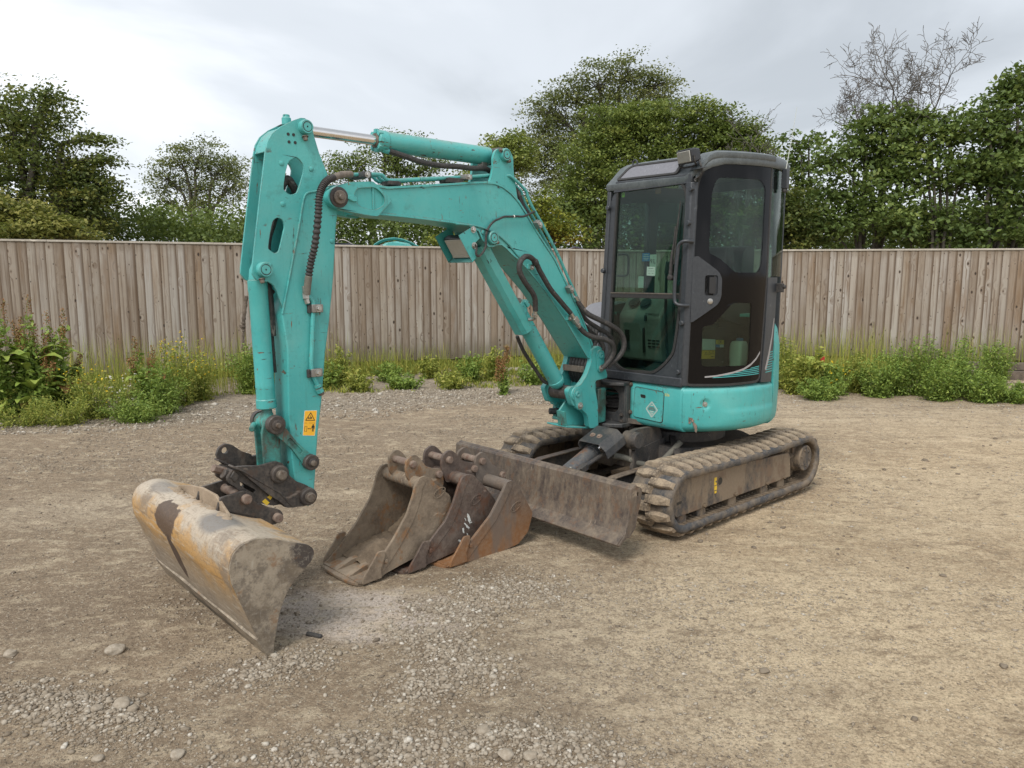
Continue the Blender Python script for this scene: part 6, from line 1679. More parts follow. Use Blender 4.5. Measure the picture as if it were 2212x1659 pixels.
# grey quarter panel and rear glass
qp = A2([(87.4, .875), (99.0, .865), (100.2, 1.18), (101.0, 1.50), (101.2, 1.575), (90.0, 1.575), (89.4, 1.19)])
QP = part('quarter_panel', MB().prism(rounded(qp, .006, 2), dm(0), -.025, -.002, cuts=[aS(88 + 2 * i) for i in range(8)]), 'cabgrey', CB, bevel=.004)
for k in range(9):
    zz = .935 + .0165 * k
    mb = MB().prism(A2([(91.5 + .35 * k, zz), (99.8, zz + .003), (99.8, zz + .009), (91.8 + .35 * k, zz + .006)]), dm(0), -.002, -.0014, cuts=[aS(92 + 2 * i) for i in range(5)])
    part('teal_stripe', mb, 'tealstripe', CB, bevel=0)
mb = MB().prism(A2([(90.6, .96), (93.5, 1.06), (96.5, 1.18), (98.5, 1.30), (99.4, 1.30), (97.8, 1.17), (95.0, 1.04), (92.0, .95)]), dm(0), -.0014, -.0008, cuts=[aS(92 + 2 * i) for i in range(5)])
part('silver_stripe', mb, 'silverstripe', CB, bevel=0)
rgl = A2([(89.6, 1.58), (118, 1.58), (118, 2.285), (89.6, 2.285)])
part('quarter_glass', MB().prism(rounded(rgl, .02, 3), dm(0), -.020, -.015, cuts=[aS(90 + 2.5 * i) for i in range(12)]), 'glass', CB, bevel=0)
part('glass_post', MB().prism(A2([(88.9, 1.57), (90.6, 1.57), (90.6, 2.30), (88.9, 2.30)]), dm(0), -.03, -.008), 'cabgrey', CB, bevel=.003)
# rear of the cab: posts, back window frame, floor, back wall
rp = arc(118, .735)
rear_u = rp[0] - .02
mb = MB()
mb.prism([arc(116.5, .742), arc(119.5, .742), arc(119.5, .70), arc(116.5, .70)], UV, .87, 2.29)
part('rear_post', mb, 'cabgrey', CB, bevel=.008)
mb = MB().prism([(-.42, -.30), (-.36, -.30), (-.36, -.25), (-.42, -.25)], UV, .87, 2.29)
part('rear_post', mb, 'cabgrey', CB, bevel=.008)
mb = MB().prism([(.0, -.302), (.05, -.302), (.05, -.27), (.0, -.27)], UV, .87, 2.29)
part('rear_post', mb, 'cabgrey', CB, bevel=.008)
def rw(x, y, t):
    a_ = Vector((-.39, -.29)); b_ = Vector(arc(118, .725)); d_ = (b_ - a_).normalized(); n_ = Vector((-d_.y, d_.x))
    q_ = a_ + d_ * x + n_ * t
    return (q_.x, q_.y, y)
LW = (Vector(arc(118, .725)) - Vector((-.39, -.29))).length
part('back_wall', MB().prism([(0, .87), (LW, .87), (LW, 2.30), (0, 2.30)], rw, -.012, .012, holes=[rounded([(.06, 1.42), (LW - .06, 1.42), (LW - .06, 2.20), (.06, 2.20)], .06)]), 'cabgrey', CB)
part('rear_glass', MB().prism([(.05, 1.41), (LW - .05, 1.41), (LW - .05, 2.21), (.05, 2.21)], rw, -.002, .002), 'glass', CB, bevel=0)
part('right_wall', MB().prism([(-.42, .87), (FX - .03, .87), (FX - .03, 2.20), (-.42, 2.25)], lambda x, y, t: (x, t + .05 * (y - .9) / 1.3, y), -.300, -.280, holes=[rounded([(-.34, 1.28), (-.03, 1.28), (-.03, 2.12), (-.34, 2.14)], .05), rounded([(.07, 1.25), (.48, 1.22), (.47, 2.08), (.07, 2.12)], .05)]), 'cabgrey', CB)
part('right_glass', MB().prism([(-.35, 1.27), (.49, 1.21), (.48, 2.10), (-.35, 2.15)], lambda x, y, t: (x, t + .05 * (y - .9) / 1.3, y), -.292, -.288), 'glass', CB, bevel=0)
fl = [(FX - .02, -.28), (FX - .02, FLv - .01)] + [arc(a_, .72) for a_ in range(46, 119, 6)] + [(-.38, -.28)]
part('cab_floor', MB().prism(fl, UV, .872, .90), 'black', CB, bevel=0)
# roof: swept shell with chamfered visor front
top_rows = []
rim = [(FX - .005, -.235), (FX - .003, -.12), (FX - .002, .05), (FX - .002, .25), (FX - .005, .40)] + [arc(a_, BR_ + .003) for a_ in (43.6, 47, 52, 58, 64, 70, 76, 82, 88, 94, 100, 108, 116, 124)] + [(-.50, .30), (-.50, .0), (-.49, -.16), (-.44, -.225), (-.2, -.245), (.1, -.248), (.4, -.245), (.52, -.243)]
cx_, cy_ = .03, .17
N_ = len(rim)
def ring(k, z, fshift=0.0, zf=None):
    out = []
    for (u, v) in rim:
        uu, vv = cx_ + (u - cx_) * k, cy_ + (v - cy_) * k
        w = max(0.0, min(1.0, (u - .35) / .18)) * max(0, min(1, (.60 - v) / .2))
        out.append((uu - fshift * w, vv, z + ((zf - z) * w if zf is not None else 0)))
    return out
mb = MB()
mb.grid([ring(1.0, 2.280, 0, 2.165), ring(1.012, 2.290, 0, 2.180), ring(1.012, 2.318, .0, 2.205), ring(.995, 2.345, .055, 2.262), ring(.965, 2.360, .10, 2.325), ring(.90, 2.371, .11, 2.352), ring(.70, 2.380, .10, 2.375), ring(.40, 2.385), ring(.05, 2.387)], closed=True)
k0 = len(mb.v)
mb.f.append(tuple(k0 - N_ + i for i in range(N_)))
mb.grid([ring(1.0, 2.280, 0, 2.165), ring(.96, 2.282, 0, 2.17), ring(.05, 2.30)], closed=True)
RF = part('cab_roof', mb, 'roofgrey', bevel=0, ang=38)
def vis(x, y, t):                            # visor panel on the sloping roof front: x = v, y = 0..1 up the slope
    return (FX - .012 - .100 * y + t * .6, x, 2.215 + .115 * y + t * .8)
vp = rounded([(-.165, .10), (.30, .14), (.30, .92), (-.10, .90)], .045, 6)
vp = [(-.175, .08), (.32, .08), (.32, .92), (-.10, .92), (-.15, .75)]
vpr = []
def vis2(x, y, t): return vis(x, y, t)
o_v = [(-.180, .10), (.33, .10), (.33, .90), (-.105, .90), (-.14, .80)]
sc_ = lambda P_, k: [(x, y) for x, y in P_]
def r2(P_, rr):  # round in metric space
    Q = rounded([(x, y * .152) for x, y in P_], rr, 5); return [(x, y / .152) for x, y in Q]
part('visor_seal', MB().prism(r2([(-.165, .03), (.34, .03), (.34, .97), (-.085, .97), (-.125, .80)], .03), vis, .006, .016, holes=[r2([(-.140, .14), (.32, .14), (.32, .86), (-.075, .86), (-.105, .74)], .02)]), 'rubberseal', RF, bevel=.004)
part('visor_panel', MB().prism(r2([(-.150, .10), (.33, .10), (.33, .90), (-.08, .90), (-.115, .77)], .02), vis, .006, .011), 'bluegrey', RF, bevel=0)
part('front_header', MB().prism([(-.235, 2.150), (FLv + .018, 2.165), (FLv + .018, 2.225), (-.215, 2.225)], fz, -.04, .010), 'cabgrey', RF, bevel=.008)
# roof drip edge over the door
rows = []
for i in range(49):
    a_ = 44 + 46 * i / 48; q_ = i / 48
    zt = 2.345 - .15 * max(0, 1 - (a_ - 44) / 11) ** 2.2
    rows.append([(*arc(a_, BR_ - .03), zt - .030), (*arc(a_, BR_ + .004), zt - .034), (*arc(a_, BR_ + .014), zt - .020), (*arc(a_, BR_ + .012), zt + .006), (*arc(a_, BR_ - .02), zt + .020)])
mb = MB().grid(rows)
part('drip_edge', mb, 'roofgrey', RF, bevel=0, ang=50)
for (u, v, z) in ((.445, -.085, 2.335), (.465, .36, 2.350)):
    part('lifting_eye', MB().tube(catmull([(u, v - .018, z - .005), (u, v - .018, z + .022), (u, v, z + .036), (u, v + .018, z + .022), (u, v + .018, z - .005)], 5), .006, 8), 'cabgrey', RF, bevel=0)
# roof lamp
lc = Vector((.575, .425, 2.325)); n_ = Vector((.93, -.28, -.22)).normalized(); side = Vector((.28, .96, 0)).normalized(); upv = n_.cross(side) * -1
if upv.z < 0: upv = -upv
mb = MB(); rows = []
for t_, w_, h_ in ((-.075, .040, .020), (-.060, .060, .036), (-.02, .070, .044), (.012, .072, .046), (.018, .068, .042)):
    rows.append([tuple(lc + n_ * t_ + side * w_ * cx + upv * h_ * cy) for cx, cy in ((-1, -.8), (-.85, -1), (.85, -1), (1, -.8), (1, .8), (.85, 1), (-.85, 1), (-1, .8))])
mb.grid(rows, closed=True); mb.f += [tuple(range(8)), tuple(32 + i for i in range(8))]
RL = part('roof_lamp', mb, 'blackplastic', RF, bevel=.003)
part('lamp_lens', MB().obox(lc + n_ * .020, n_, side, .003, .062, .034), 'lens', RF, bevel=.002)
mb = MB()
for k in range(11): mb.obox(lc + n_ * .0236 + upv * (.030 - .006 * k), n_, side, .0014, .059, .0010)
part('lens_ribs', mb, 'grey_casting', RF, bevel=0)
part('lamp_bracket', MB().tube(catmull([lc - side * .075, lc - side * .078 - upv * .05, lc - side * .05 - upv * .065 - n_ * .02, lc + side * .04 - upv * .062 - n_ * .03, lc + side * .072 - upv * .04, lc + side * .075], 5), .006, 8), 'hose', RF, bevel=0)
part('lamp_cable', MB().tube(catmull([lc + side * .05 - upv * .03 - n_ * .05, lc + side * .085 - upv * .06 - n_ * .03, lc + side * .09 - upv * .10 - n_ * .03, lc + side * .075 - upv * .13 - n_ * .02, lc + side * .05 - upv * .145 + n_ * .0, lc + side * .055 - upv * .16], 6), .006, 8), 'hose', RF, bevel=0)
part('lamp_plate', MB().obox(lc - upv * .085 + side * .06 - n_ * .03, side, n_, .045, .03, .003), 'cabgrey', RF)
# aerial and rear bracket
pa = arc(101, BR_ + .01)
part('aerial_base', MB().box(pa[0] - .018, pa[0] + .018, pa[1] - .01, pa[1] + .03, 2.16, 2.285), 'cabgrey', RF)
part('aerial', MB().tube([(pa[0], pa[1] + .01, 2.28), (pa[0] - .02, pa[1] + .03, 2.48), (pa[0] - .03, pa[1] + .05, 2.68)], [.003, .002, .0012], 6), 'decal_outline', RF, bevel=0)
part('rubber_buffer', MB().cyl((pa[0], pa[1] + .01, 2.135), (pa[0], pa[1] + .01, 2.16), .016), 'hose', RF)
pa = arc(101, BR_); part('door_catch', MB().box(pa[0] - .012, pa[0] + .012, pa[1] - .01, pa[1] + .045, 1.475, 1.535), 'hose', CB)
part('catch_knob', MB().cyl((pa[0], pa[1] + .045, 1.512), (pa[0], pa[1] + .062, 1.512), .014), 'hose', CB)

# ---- inside the cab
CN = part('console', MB().prism([(.33, .98), (.36, 1.10), (.375, 1.30), (.33, 1.36), (.27, 1.435), (.10, 1.44), (.05, .98)], UZ, -.265, .105), 'beige', CB, bevel=.02, seg=4)
CU = .375
def cz(x, y, t): # on the front slope of the console: x = v, y = z
    u = .36 + (.375 - .36) * (y - 1.10) / .20 if y < 1.30 else .375 - .045 * (y - 1.30) / .06
    return (u + t + .001, x, y)
mb = MB()
for r_ in range(3):
    for c_ in range(3):
        v0 = .000 + .036 * c_; z0 = 1.085 + .022 * r_
        mb.prism(rounded([(v0, z0), (v0 + .028, z0), (v0 + .028, z0 + .010), (v0, z0 + .010)], .003, 2), cz, .0, .004)
mb.prism([(-.205, 1.06), (-.165, 1.06), (-.165, 1.20), (-.205, 1.20)], cz, .0, .004)
mb.prism([(-.045, 1.04), (-.025, 1.05), (-.025, 1.225), (-.045, 1.215)], cz, .0, .005)
part('console_vents', mb, 'ink', CB, bevel=0)
part('console_lettering', text_mb('TUWOO.D', .026, lambda x, y, t: cz(.03 + x, 1.315 + y * .9, .002 + t), .0004), 'ink', CB, bevel=0)
for v in (-.16, -.06): part('gauge', MB()._lathe(Vector((.325, v, 1.395)), Vector((.62, 0, .78)), [(0, .044), (.006, .044), (.008, .038)], 24), 'seatblack', CB, bevel=0)
part('ignition_key', MB().box(.375, .392, -.02, -.005, 1.27, 1.31), 'seatblack', CB)
for v0, u0 in ((.135, .44), (.20, .42)):
    part('travel_lever', MB().tube(catmull([(.30, v0, .95), (.36, v0 + .02, 1.15), (.42, v0 + .05, 1.42), (u0, v0 + .065, 1.60)], 6), .010, 10), 'seatblack', CB, bevel=0)
    part('lever_grip', MB().tube([(u0, v0 + .065, 1.60), (u0 - .01, v0 + .07, 1.68)], [.016, .018], 10), 'seatblack', CB, bevel=.003)
part('lever_base', MB().box(.20, .42, .13, .33, .90, .945), 'black', CB)
part('foot_pedal', MB().prism([(.46, .925), (.34, .965), (.34, .975), (.46, .935)], UZ, .03, .14), 'seatblack', CB)
part('floor_mat', MB().box(.28, .52, -.24, .40, .901, .912), 'oldtimber', CB)
part('seat_cushion', MB().prism(rounded([(.10, 1.19), (.10, 1.28), (-.28, 1.27), (-.30, 1.17)], .03, 4), UZ, -.04, .40), 'seatblack', CB, bevel=.03, seg=4)
part('seat_back', MB().prism(rounded([(-.16, 1.25), (-.20, 1.74), (-.26, 1.80), (-.36, 1.79), (-.35, 1.22)], .04, 4), UZ, -.02, .38), 'seatblack', CB, bevel=.04, seg=4)
part('seat_base', MB().box(-.25, .06, .02, .34, .90, 1.18), 'black', CB)
part('side_console', MB().prism(rounded([(.16, 1.30), (.20, 1.50), (.12, 1.585), (-.10, 1.60), (-.24, 1.55), (-.24, 1.22)], .04, 4), UZ, .34, .45), 'seatblack', CB, bevel=.02)
part('control_lever', MB().tube([(-.03, .40, 1.56), (-.01, .40, 1.66)], [.012, .010], 10), 'seatblack', CB, bevel=0)
part('lever_knob', MB()._lathe(Vector((-.012, .40, 1.645)), Vector((.15, 0, 1)), [(0, .015), (.03, .026), (.08, .030), (.12, .022), (.135, .010)], 18), 'seatblack', CB, bevel=0)
part('lever_gaiter', MB()._lathe(Vector((-.03, .40, 1.575)), Vector((.15, 0, 1)), [(0, .045), (.02, .040), (.03, .034), (.045, .032), (.055, .024), (.08, .016)], 18), 'seatblack', CB, bevel=0)
part('side_cabinet', MB().prism(rounded([(.10, .905), (.10, 1.235), (.36, 1.245), (.392, 1.20), (.395, .905)], .02, 3), UZ, .25, .460), 'seatblack', CB)
# stickers on the cabinet behind the door glass
cv_ = .461
def cs(x, y, t): return (.425 - x, cv_ + t, y)
part('white_sticker', MB().prism([(.042, 1.100), (.196, 1.090), (.196, 1.160), (.042, 1.174)], cs, 0, .001), 'paper', CB, bevel=0)
part('orange_sticker', MB().prism([(.036, 1.040), (.194, 1.030), (.196, 1.087), (.042, 1.097)], cs, 0, .001), 'orange', CB, bevel=0)
mb = MB()
for k in range(3):
    t0 = [(.072 + .040 * k, 1.064), (.106 + .040 * k, 1.062), (.090 + .040 * k, 1.086)]
    mb.prism(t0, cs, .001, .0015, holes=[inset(t0, .003)])
mb.prism([(.150, 1.046), (.182, 1.044), (.182, 1.048), (.150, 1.050)], cs, .001, .0015)
part('triangle_print', mb, 'ink', CB, bevel=0)
part('yellow_sticker', MB().prism([(.203, 1.127), (.300, 1.120), (.300, 1.150), (.203, 1.157)], cs, 0, .001), 'yellow', CB, bevel=0)
part('blue_sticker', MB().prism([(.203, 1.107), (.251, 1.103), (.251, 1.122), (.203, 1.126)], cs, 0, .001), 'bluestk', CB, bevel=0)
part('white_sticker', MB().prism([(.251, 1.103), (.300, 1.100), (.300, 1.119), (.251, 1.122)], cs, 0, .001), 'paper', CB, bevel=0)
part('handwritten_print', text_mb('OK', .034, lambda x, y, t: cs(.251 + x, 1.139 + y, .0015 + t), .0003), 'ink', CB, bevel=0)
# blind/dark headliner
part('headliner', MB().prism([(.42, -.20), (.42, .40)] + [arc(a_, .70) for a_ in range(52, 119, 6)] + [(-.36, -.20)], UV, 2.262, 2.275), 'seatblack', CB, bevel=0)
part('sun_blind', MB().prism([(-.30, 1.98), (.05, 1.98), (.05, 2.24), (-.30, 2.24)], UZ, -.262, -.256), 'seatblack', CB, bevel=0)
# milky jug on the cab floor: a thing of its own
jx, jy = .030, .520
jw = MW(jx, jy, .90)
JG = thing('plastic_jug', 'milky plastic jug with a blue cap standing inside the cab behind the lower door glass', 'jug', jw, MR)
mb = MB(); rows = []
for z, k in ((0, .94), (.01, 1), (.10, 1), (.12, 1.06), (.20, 1.06), (.225, .98), (.24, .80), (.245, .3)):
    rows.append([(x * k, y * k, z) for x, y in rounded([(-.05, -.045), (.05, -.045), (.05, .045), (-.05, .045)], .02, 4)])
mb.grid(rows, closed=True); mb.f += [tuple(range(len(rows[0]))), tuple(len(mb.v) - 1 - i for i in range(len(rows[0])))]
obj('jug_body', mb, M['white_plastic'], JG, bevel=0)
obj('jug_cap', MB().cyl((-.01, 0, .243), (-.01, 0, .262), .024), M['bluecap'], JG)
# ================================================================ loose digging buckets
def loose_bucket(name_label, pts, k_end, vn, width, mat, pins, tube, ear, fat, group, emblem=None, seed=0, teeth=0):
    """pts: side outline from the lip tip along the floor, up the back to the top, down the front edge."""
    u0 = (pts[0][0] + pts[5][0]) / 2; v0 = vn - width / 2
    T = thing('digging_bucket', name_label, 'bucket', MW(u0, v0, 0), MR, group)
    L = lambda P_: [(u - u0, z) for u, z in P_]
    def P3(u, v, z): return (u - u0, v - v0, z)
    vf = vn - width
    def bp(name, mb, m=mat, par=T, **k):
        mb.v = [(x - u0, y - v0, z) for x, y, z in mb.v]
        return obj(name, mb, M[m], par, **k)
    out3 = catmull([(u, z, 0) for u, z in pts[:k_end + 1]], 5)
    outer = [(p_[0], p_[1]) for p_ in out3]; inner = []
    for i in range(len(outer)):
        a_ = Vector(outer[max(i - 1, 0)]); b_ = Vector(outer[min(i + 1, len(outer) - 1)]); t_ = (b_ - a_).normalized(); n_ = Vector((t_.y, -t_.x))
        inner.append(tuple(Vector(outer[i]) + n_ * .010))
    mb = MB(); rows = []
    for j in range(9):
        v = vf + .004 + (width - .008) * j / 8
        rows.append([(u, v, z) for u, z in outer] + [(u, v, z) for u, z in inner[::-1]])
    mb.grid(rows, closed=True); n = len(rows[0]); mb.f += [tuple(range(n)), tuple(len(mb.v) - 1 - i for i in range(n))]
    bp('bucket_shell', mb, bevel=0, ang=45)
    ol = rounded(pts, .012, 2)
    for a_ in (vn, vf):
        s_ = 1 if a_ == vn else -1
        bp('side_plate', MB().prism(ol, UZ, a_ - s_ * .010, a_ + s_ * .002), bevel=.003)
        # thicker strip along the front edge
        fr = pts[k_end + 4:]
        c_ = Vector(pts[5])
        strip = [Vector(p) for p in fr]
        instr = []
        for i, p in enumerate(strip):
            t_ = (strip[min(i + 1, len(strip) - 1)] - strip[max(i - 1, 0)]).normalized(); n_ = Vector((t_.y, -t_.x))
            if (c_ - p).dot(n_) < 0: n_ = -n_
            instr.append(tuple(p + n_ * (.050 + .02 * i / len(strip))))
        bp('wear_strip', MB().prism([tuple(p) for p in strip] + instr[::-1], UZ, a_ + s_ * .002, a_ + s_ * .006), bevel=.002)
    tu, tz = tube
    bp('torque_tube', MB().tube([(tu, vf + .004, tz), (tu, vn - .004, tz)], fat, 24), bevel=0)
    vc = vn - width / 2
    for s_ in (-1, 1):
        bp('bucket_ear', MB().prism(rounded(ear, .010, 2), UZ, vc + s_ * .075, vc + s_ * .092), bevel=.004)
    for i, (u, z) in enumerate(pins):
        bp('bucket_pin', MB().cyl((u, vc - .112, z), (u, vc + .112, z), .0215), 'rustpin')
    # lip with rounded front corners
    lu, lz = pts[0]; w2 = width / 2
    lip = [(lu - .16, vf - .004), (lu - .04, vf - .008), (lu + .000, vf + .01), (lu + .022, vf + .35 * w2), (lu + .026, vc), (lu + .022, vn - .35 * w2), (lu + .000, vn - .01), (lu - .04, vn + .008), (lu - .16, vn + .004)]
    bp('cutting_lip', MB().prism(rounded(lip, .02, 3), lambda x, y, t: (x, y, t + lz - .012 + .16 * max(0, lu - .02 - x)), 0, .014), bevel=.004)
    for s_ in (-1, 1):
        a_ = vn + .006 if s_ > 0 else vf - .006
        sc_ = [(lu - .010, lz + .000), (lu - .022, lz + .035), (lu - .075, lz + .10), (lu - .112, lz + .150), (lu - .155, lz + .148), (lu - .150, lz + .110), (lu - .125, lz + .055), (lu - .13, lz + .005)]
        bp('side_cutter', MB().prism(rounded(sc_, .008, 2), UZ, a_, a_ + s_ * .012), mat, bevel=.004)
        bp('cutter_bolt', MB().cyl((lu - .165, a_ - s_ * .004, lz + .085), (lu - .165, a_ + s_ * .008, lz + .085), .013), bevel=0)
    for k in range(teeth):
        v = vf + width * (k + 1) / (teeth + 1)
        mb = MB(); b_ = [(lu - .13, lz + .035), (lu - .02, lz + .006)]
        mb.prism([(lu - .15, lz + .012), (lu - .145, lz + .048), (lu - .10, lz + .045), (lu - .005, lz + .012), (lu - .0, lz + .0)], UZ, v - .020, v + .020)
        bp('tooth_adapter', mb, 'bucket1', bevel=.006)
    if emblem:
        eu, ez, an = emblem
        c_, s_ = math.cos(an), math.sin(an)
        def em(x, y, t): return (eu - (x * c_ - y * s_), vn + .0015 + t, ez + x * s_ + y * c_)
        mb = MB().prism(circle2(0, 0, .044, 28, .024), em, 0, .0042, holes=[circle2(0, 0, .039, 28, .0195)])
        EM = bp('oval_emblem', mb, mat, bevel=0)
        bp('emblem_letters', text_mb('GMC', .030, em, .003), mat, bevel=0)
    return T, bp
GRP = 'loose digging buckets lined up beside the excavator'
b1 = [(2.777, .020), (2.684, .018), (2.541, .052), (2.363, .088), (2.233, .170), (2.168, .300), (2.180, .375), (2.293, .470), (2.307, .496), (2.348, .517), (2.389, .511), (2.417, .476), (2.432, .422), (2.474, .327), (2.563, .21), (2.640, .130), (2.72, .06)]
e1_ = [(2.36, .615), (2.400, .590), (2.405, .545), (2.400, .500), (2.37, .455), (2.25, .42), (2.165, .37), (2.150, .42), (2.153, .475), (2.170, .508), (2.215, .515), (2.270, .535), (2.310, .590), (2.335, .612)]
T, bp = loose_bucket('narrow mud-filled bucket with two stubby teeth, foremost of the three loose ones', b1, 6, .049, .375, 'bucket1', ((2.363, .566), (2.187, .479)), (2.352, .462), e1_, .036, GRP, (2.255, .405, .45), 1, 2)
mb = MB(); rows = []; rg = np.random.default_rng(2)
for i in range(36):
    q = i / 35; u = 2.66 - .42 * q; r_ = []
    for j in range(16):
        v = .035 - .345 * j / 15
        zf = float(np.interp(-u, [-2.68, -2.54, -2.36, -2.24, -2.20], [.030, .064, .100, .185, .28]))
        z = zf + .012 + .055 * math.sin(PI * min(1, q * 1.4)) * (.6 + .4 * math.cos(2 * PI * (j / 15 - .5))) + rg.uniform(-.005, .005) + .015 * float(vnoise(u, v, 22, 3))
        r_.append((u + rg.uniform(-.004, .004), v, z))
    rows.append(r_)
mb.grid(rows); tag(bp('soil_in_bucket', mb, 'darkmud', bevel=0, ang=30), kind='stuff')
b2 = [(2.514, .020), (2.422, .022), (2.274, .040), (2.081, .065), (1.930, .140), (1.872, .270), (1.900, .330), (2.009, .442), (2.030, .468), (2.069, .484), (2.115, .476), (2.145, .437), (2.190, .333), (2.242, .249), (2.320, .185), (2.400, .110), (2.465, .055)]
e2_ = [(2.110, .600), (2.150, .578), (2.160, .535), (2.155, .48), (2.13, .42), (2.00, .40), (1.905, .36), (1.890, .41), (1.895, .47), (1.912, .494), (1.960, .505), (2.015, .530), (2.060, .580), (2.085, .598)]
T, bp = loose_bucket('dark brown middle one of the three loose buckets, white smears on its side', b2, 6, .082, .45, 'bucket2', ((2.108, .547), (1.924, .463)), (2.072, .440), e2_, .038, GRP, (2.020, .325, .45), 2)
mb = MB(); rg = random.Random(5)
for cu, cz_, L_, an in ((2.075, .225, .030, 1.2), (2.090, .185, .026, .9), (2.115, .165, .018, 1.4), (2.06, .200, .012, .2), (2.10, .225, .010, 1.1), (2.135, .105, .020, .5), (2.085, .130, .014, 1.3)):
    pts_ = []
    for k in range(14):
        a_ = 2 * PI * k / 14; rr = 1 + rg.uniform(-.4, .4); x_, y_ = L_ * math.cos(a_) * rr, L_ * .26 * math.sin(a_) * rr
        pts_.append((cu + x_ * math.cos(an) - y_ * math.sin(an), cz_ + x_ * math.sin(an) + y_ * math.cos(an)))
    mb.prism(pts_, UZ, .0842, .0848)
bp('white_smear', mb, 'paper', bevel=0)['kind'] = 'stuff'
b3 = [(2.300, .020), (2.151, .012), (2.060, .010), (1.900, .010), (1.770, .022), (1.690, .080), (1.652, .185), (1.722, .305), (1.775, .385), (1.813, .416), (1.862, .414), (1.902, .354), (1.985, .245), (2.06, .185), (2.142, .120), (2.200, .075), (2.26, .04)]
e3_ = [(1.872, .555), (1.910, .535), (1.920, .495), (1.915, .42), (1.89, .36), (1.80, .35), (1.69, .29), (1.680, .34), (1.682, .395), (1.697, .420), (1.745, .440), (1.795, .475), (1.830, .530), (1.85, .552)]
T, bp = loose_bucket('orange-rusted smooth-backed bucket, last of the loose three, next to the dozer blade', b3, 6, .166, .60, 'bucket3', ((1.870, .501), (1.710, .390)), (1.825, .378), e3_, .038, GRP, (1.790, .255, .45), 3)
# short black rod on the ground behind the wide bucket
rx, ry = MW(3.30, .35, 0)[:2]
RD = tag(obj('metal_rod', MB().cyl((0, 0, 0), (.075, -.03, .0), .011), M['hose'], None), 'short black rod lying on the ground behind the near corner of the wide bucket', 'rod')
RD.location = (-.915, 3.22, .012)
# ================================================================ fence
fvar = []
def board_mesh(q):
    rg = random.Random(q)
    w = .125; H = 1.0
    # feather-edge section: thick on the left, thin on the right, slightly cupped
    sec = [(0, 0), (.004, -.017), (.03, -.0165), (.08, -.011), (w, -.007), (w, .0)]
    mb = MB(); rows = []
    bow = rg.uniform(-.004, .004)
    for k in range(5):
        z = H * k / 4; b = bow * math.sin(PI * k / 4)
        rows.append([(x + b, y, z) for x, y in sec])
    mb.grid(rows, closed=True); n = len(sec)
    mb.f += [tuple(range(n)), tuple(len(mb.v) - 1 - i for i in range(n))]
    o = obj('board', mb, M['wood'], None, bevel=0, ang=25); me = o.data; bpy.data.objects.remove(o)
    return me
fvar = [board_mesh(q) for q in range(4)]
def fence(a, b, h0, h1, z0, z1, pitch, label, seed, gb=.17):
    a = Vector(a); b = Vector(b); d = (b - a); L = d.length; d.normalize(); an = math.atan2(d.y, d.x)
    T = thing('timber_fence', label, 'fence', (a.x, a.y, 0), an)
    rg = random.Random(seed); n = int(L / pitch)
    for i in range(n):
        x = i * pitch; q = x / L
        zt = h0 + (h1 - h0) * q; zb = z0 + (z1 - z0) * q + (gb if a.x + x * d.x > -4.3 else .015)
        if rg.random() < .15: zb -= rg.uniform(.0, .015)
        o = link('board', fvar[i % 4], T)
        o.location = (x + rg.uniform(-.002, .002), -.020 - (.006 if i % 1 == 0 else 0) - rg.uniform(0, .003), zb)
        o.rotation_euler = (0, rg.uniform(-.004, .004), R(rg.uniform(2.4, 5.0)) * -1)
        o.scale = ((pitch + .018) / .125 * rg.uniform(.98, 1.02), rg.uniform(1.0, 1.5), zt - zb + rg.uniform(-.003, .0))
    # gravel boards and cap rails in lengths of three metres
    x = 0; k = 0
    while x < L:
        x2 = min(x + 3.0, L); q = (x + x2) / 2 / L
        zb = z0 + (z1 - z0) * q - (.0 if a.x + x * d.x > -4.3 else .13)
        obj('gravel_board', MB().box(x + .003, x2 - .003, -.016, .012, zb, zb + gb - .004), M['wood'], T, bevel=.003)
        x = x2
    x = -1.1
    while x < L:
        x2 = min(x + 3.55, L); xa = max(x, 0)
        za = h0 + (h1 - h0) * xa / L; zb = h0 + (h1 - h0) * x2 / L
        mb = MB().prism([(xa + .002, za), (x2 - .002, zb), (x2 - .002, zb + .030), (xa + .002, za + .030)], lambda x_, y_, t: (x_, t, y_), -.062, .018)
        obj('cap_rail', mb, M['capwood'], T, bevel=.004)
        x = x2
    # back: posts and arris rails
    x = .4
    while x < L:
        obj('fence_post', MB().box(x - .05, x + .05, .05, .15, -.05, h0 + (h1 - h0) * x / L - .05), M['wood'], T, bevel=.004); x += 3.0
    for zr in (.45, 1.05, 1.65): obj('arris_rail', MB().box(0, L, .012, .05, zr, zr + .075), M['wood'], T, bevel=0)
    return T
CORN = (2.35, 13.95)
fence((-12.5, 9.62), CORN, 2.10, 1.985, -.06, .03, .117, 'weathered timber board fence running left of the cab behind the boom, pale cap rail', 1)
fence(CORN, (14.2, 10.75), 1.985, 1.95, .03, .05, .112, 'weathered timber board fence running right from behind the cab, pale cap rail', 2)
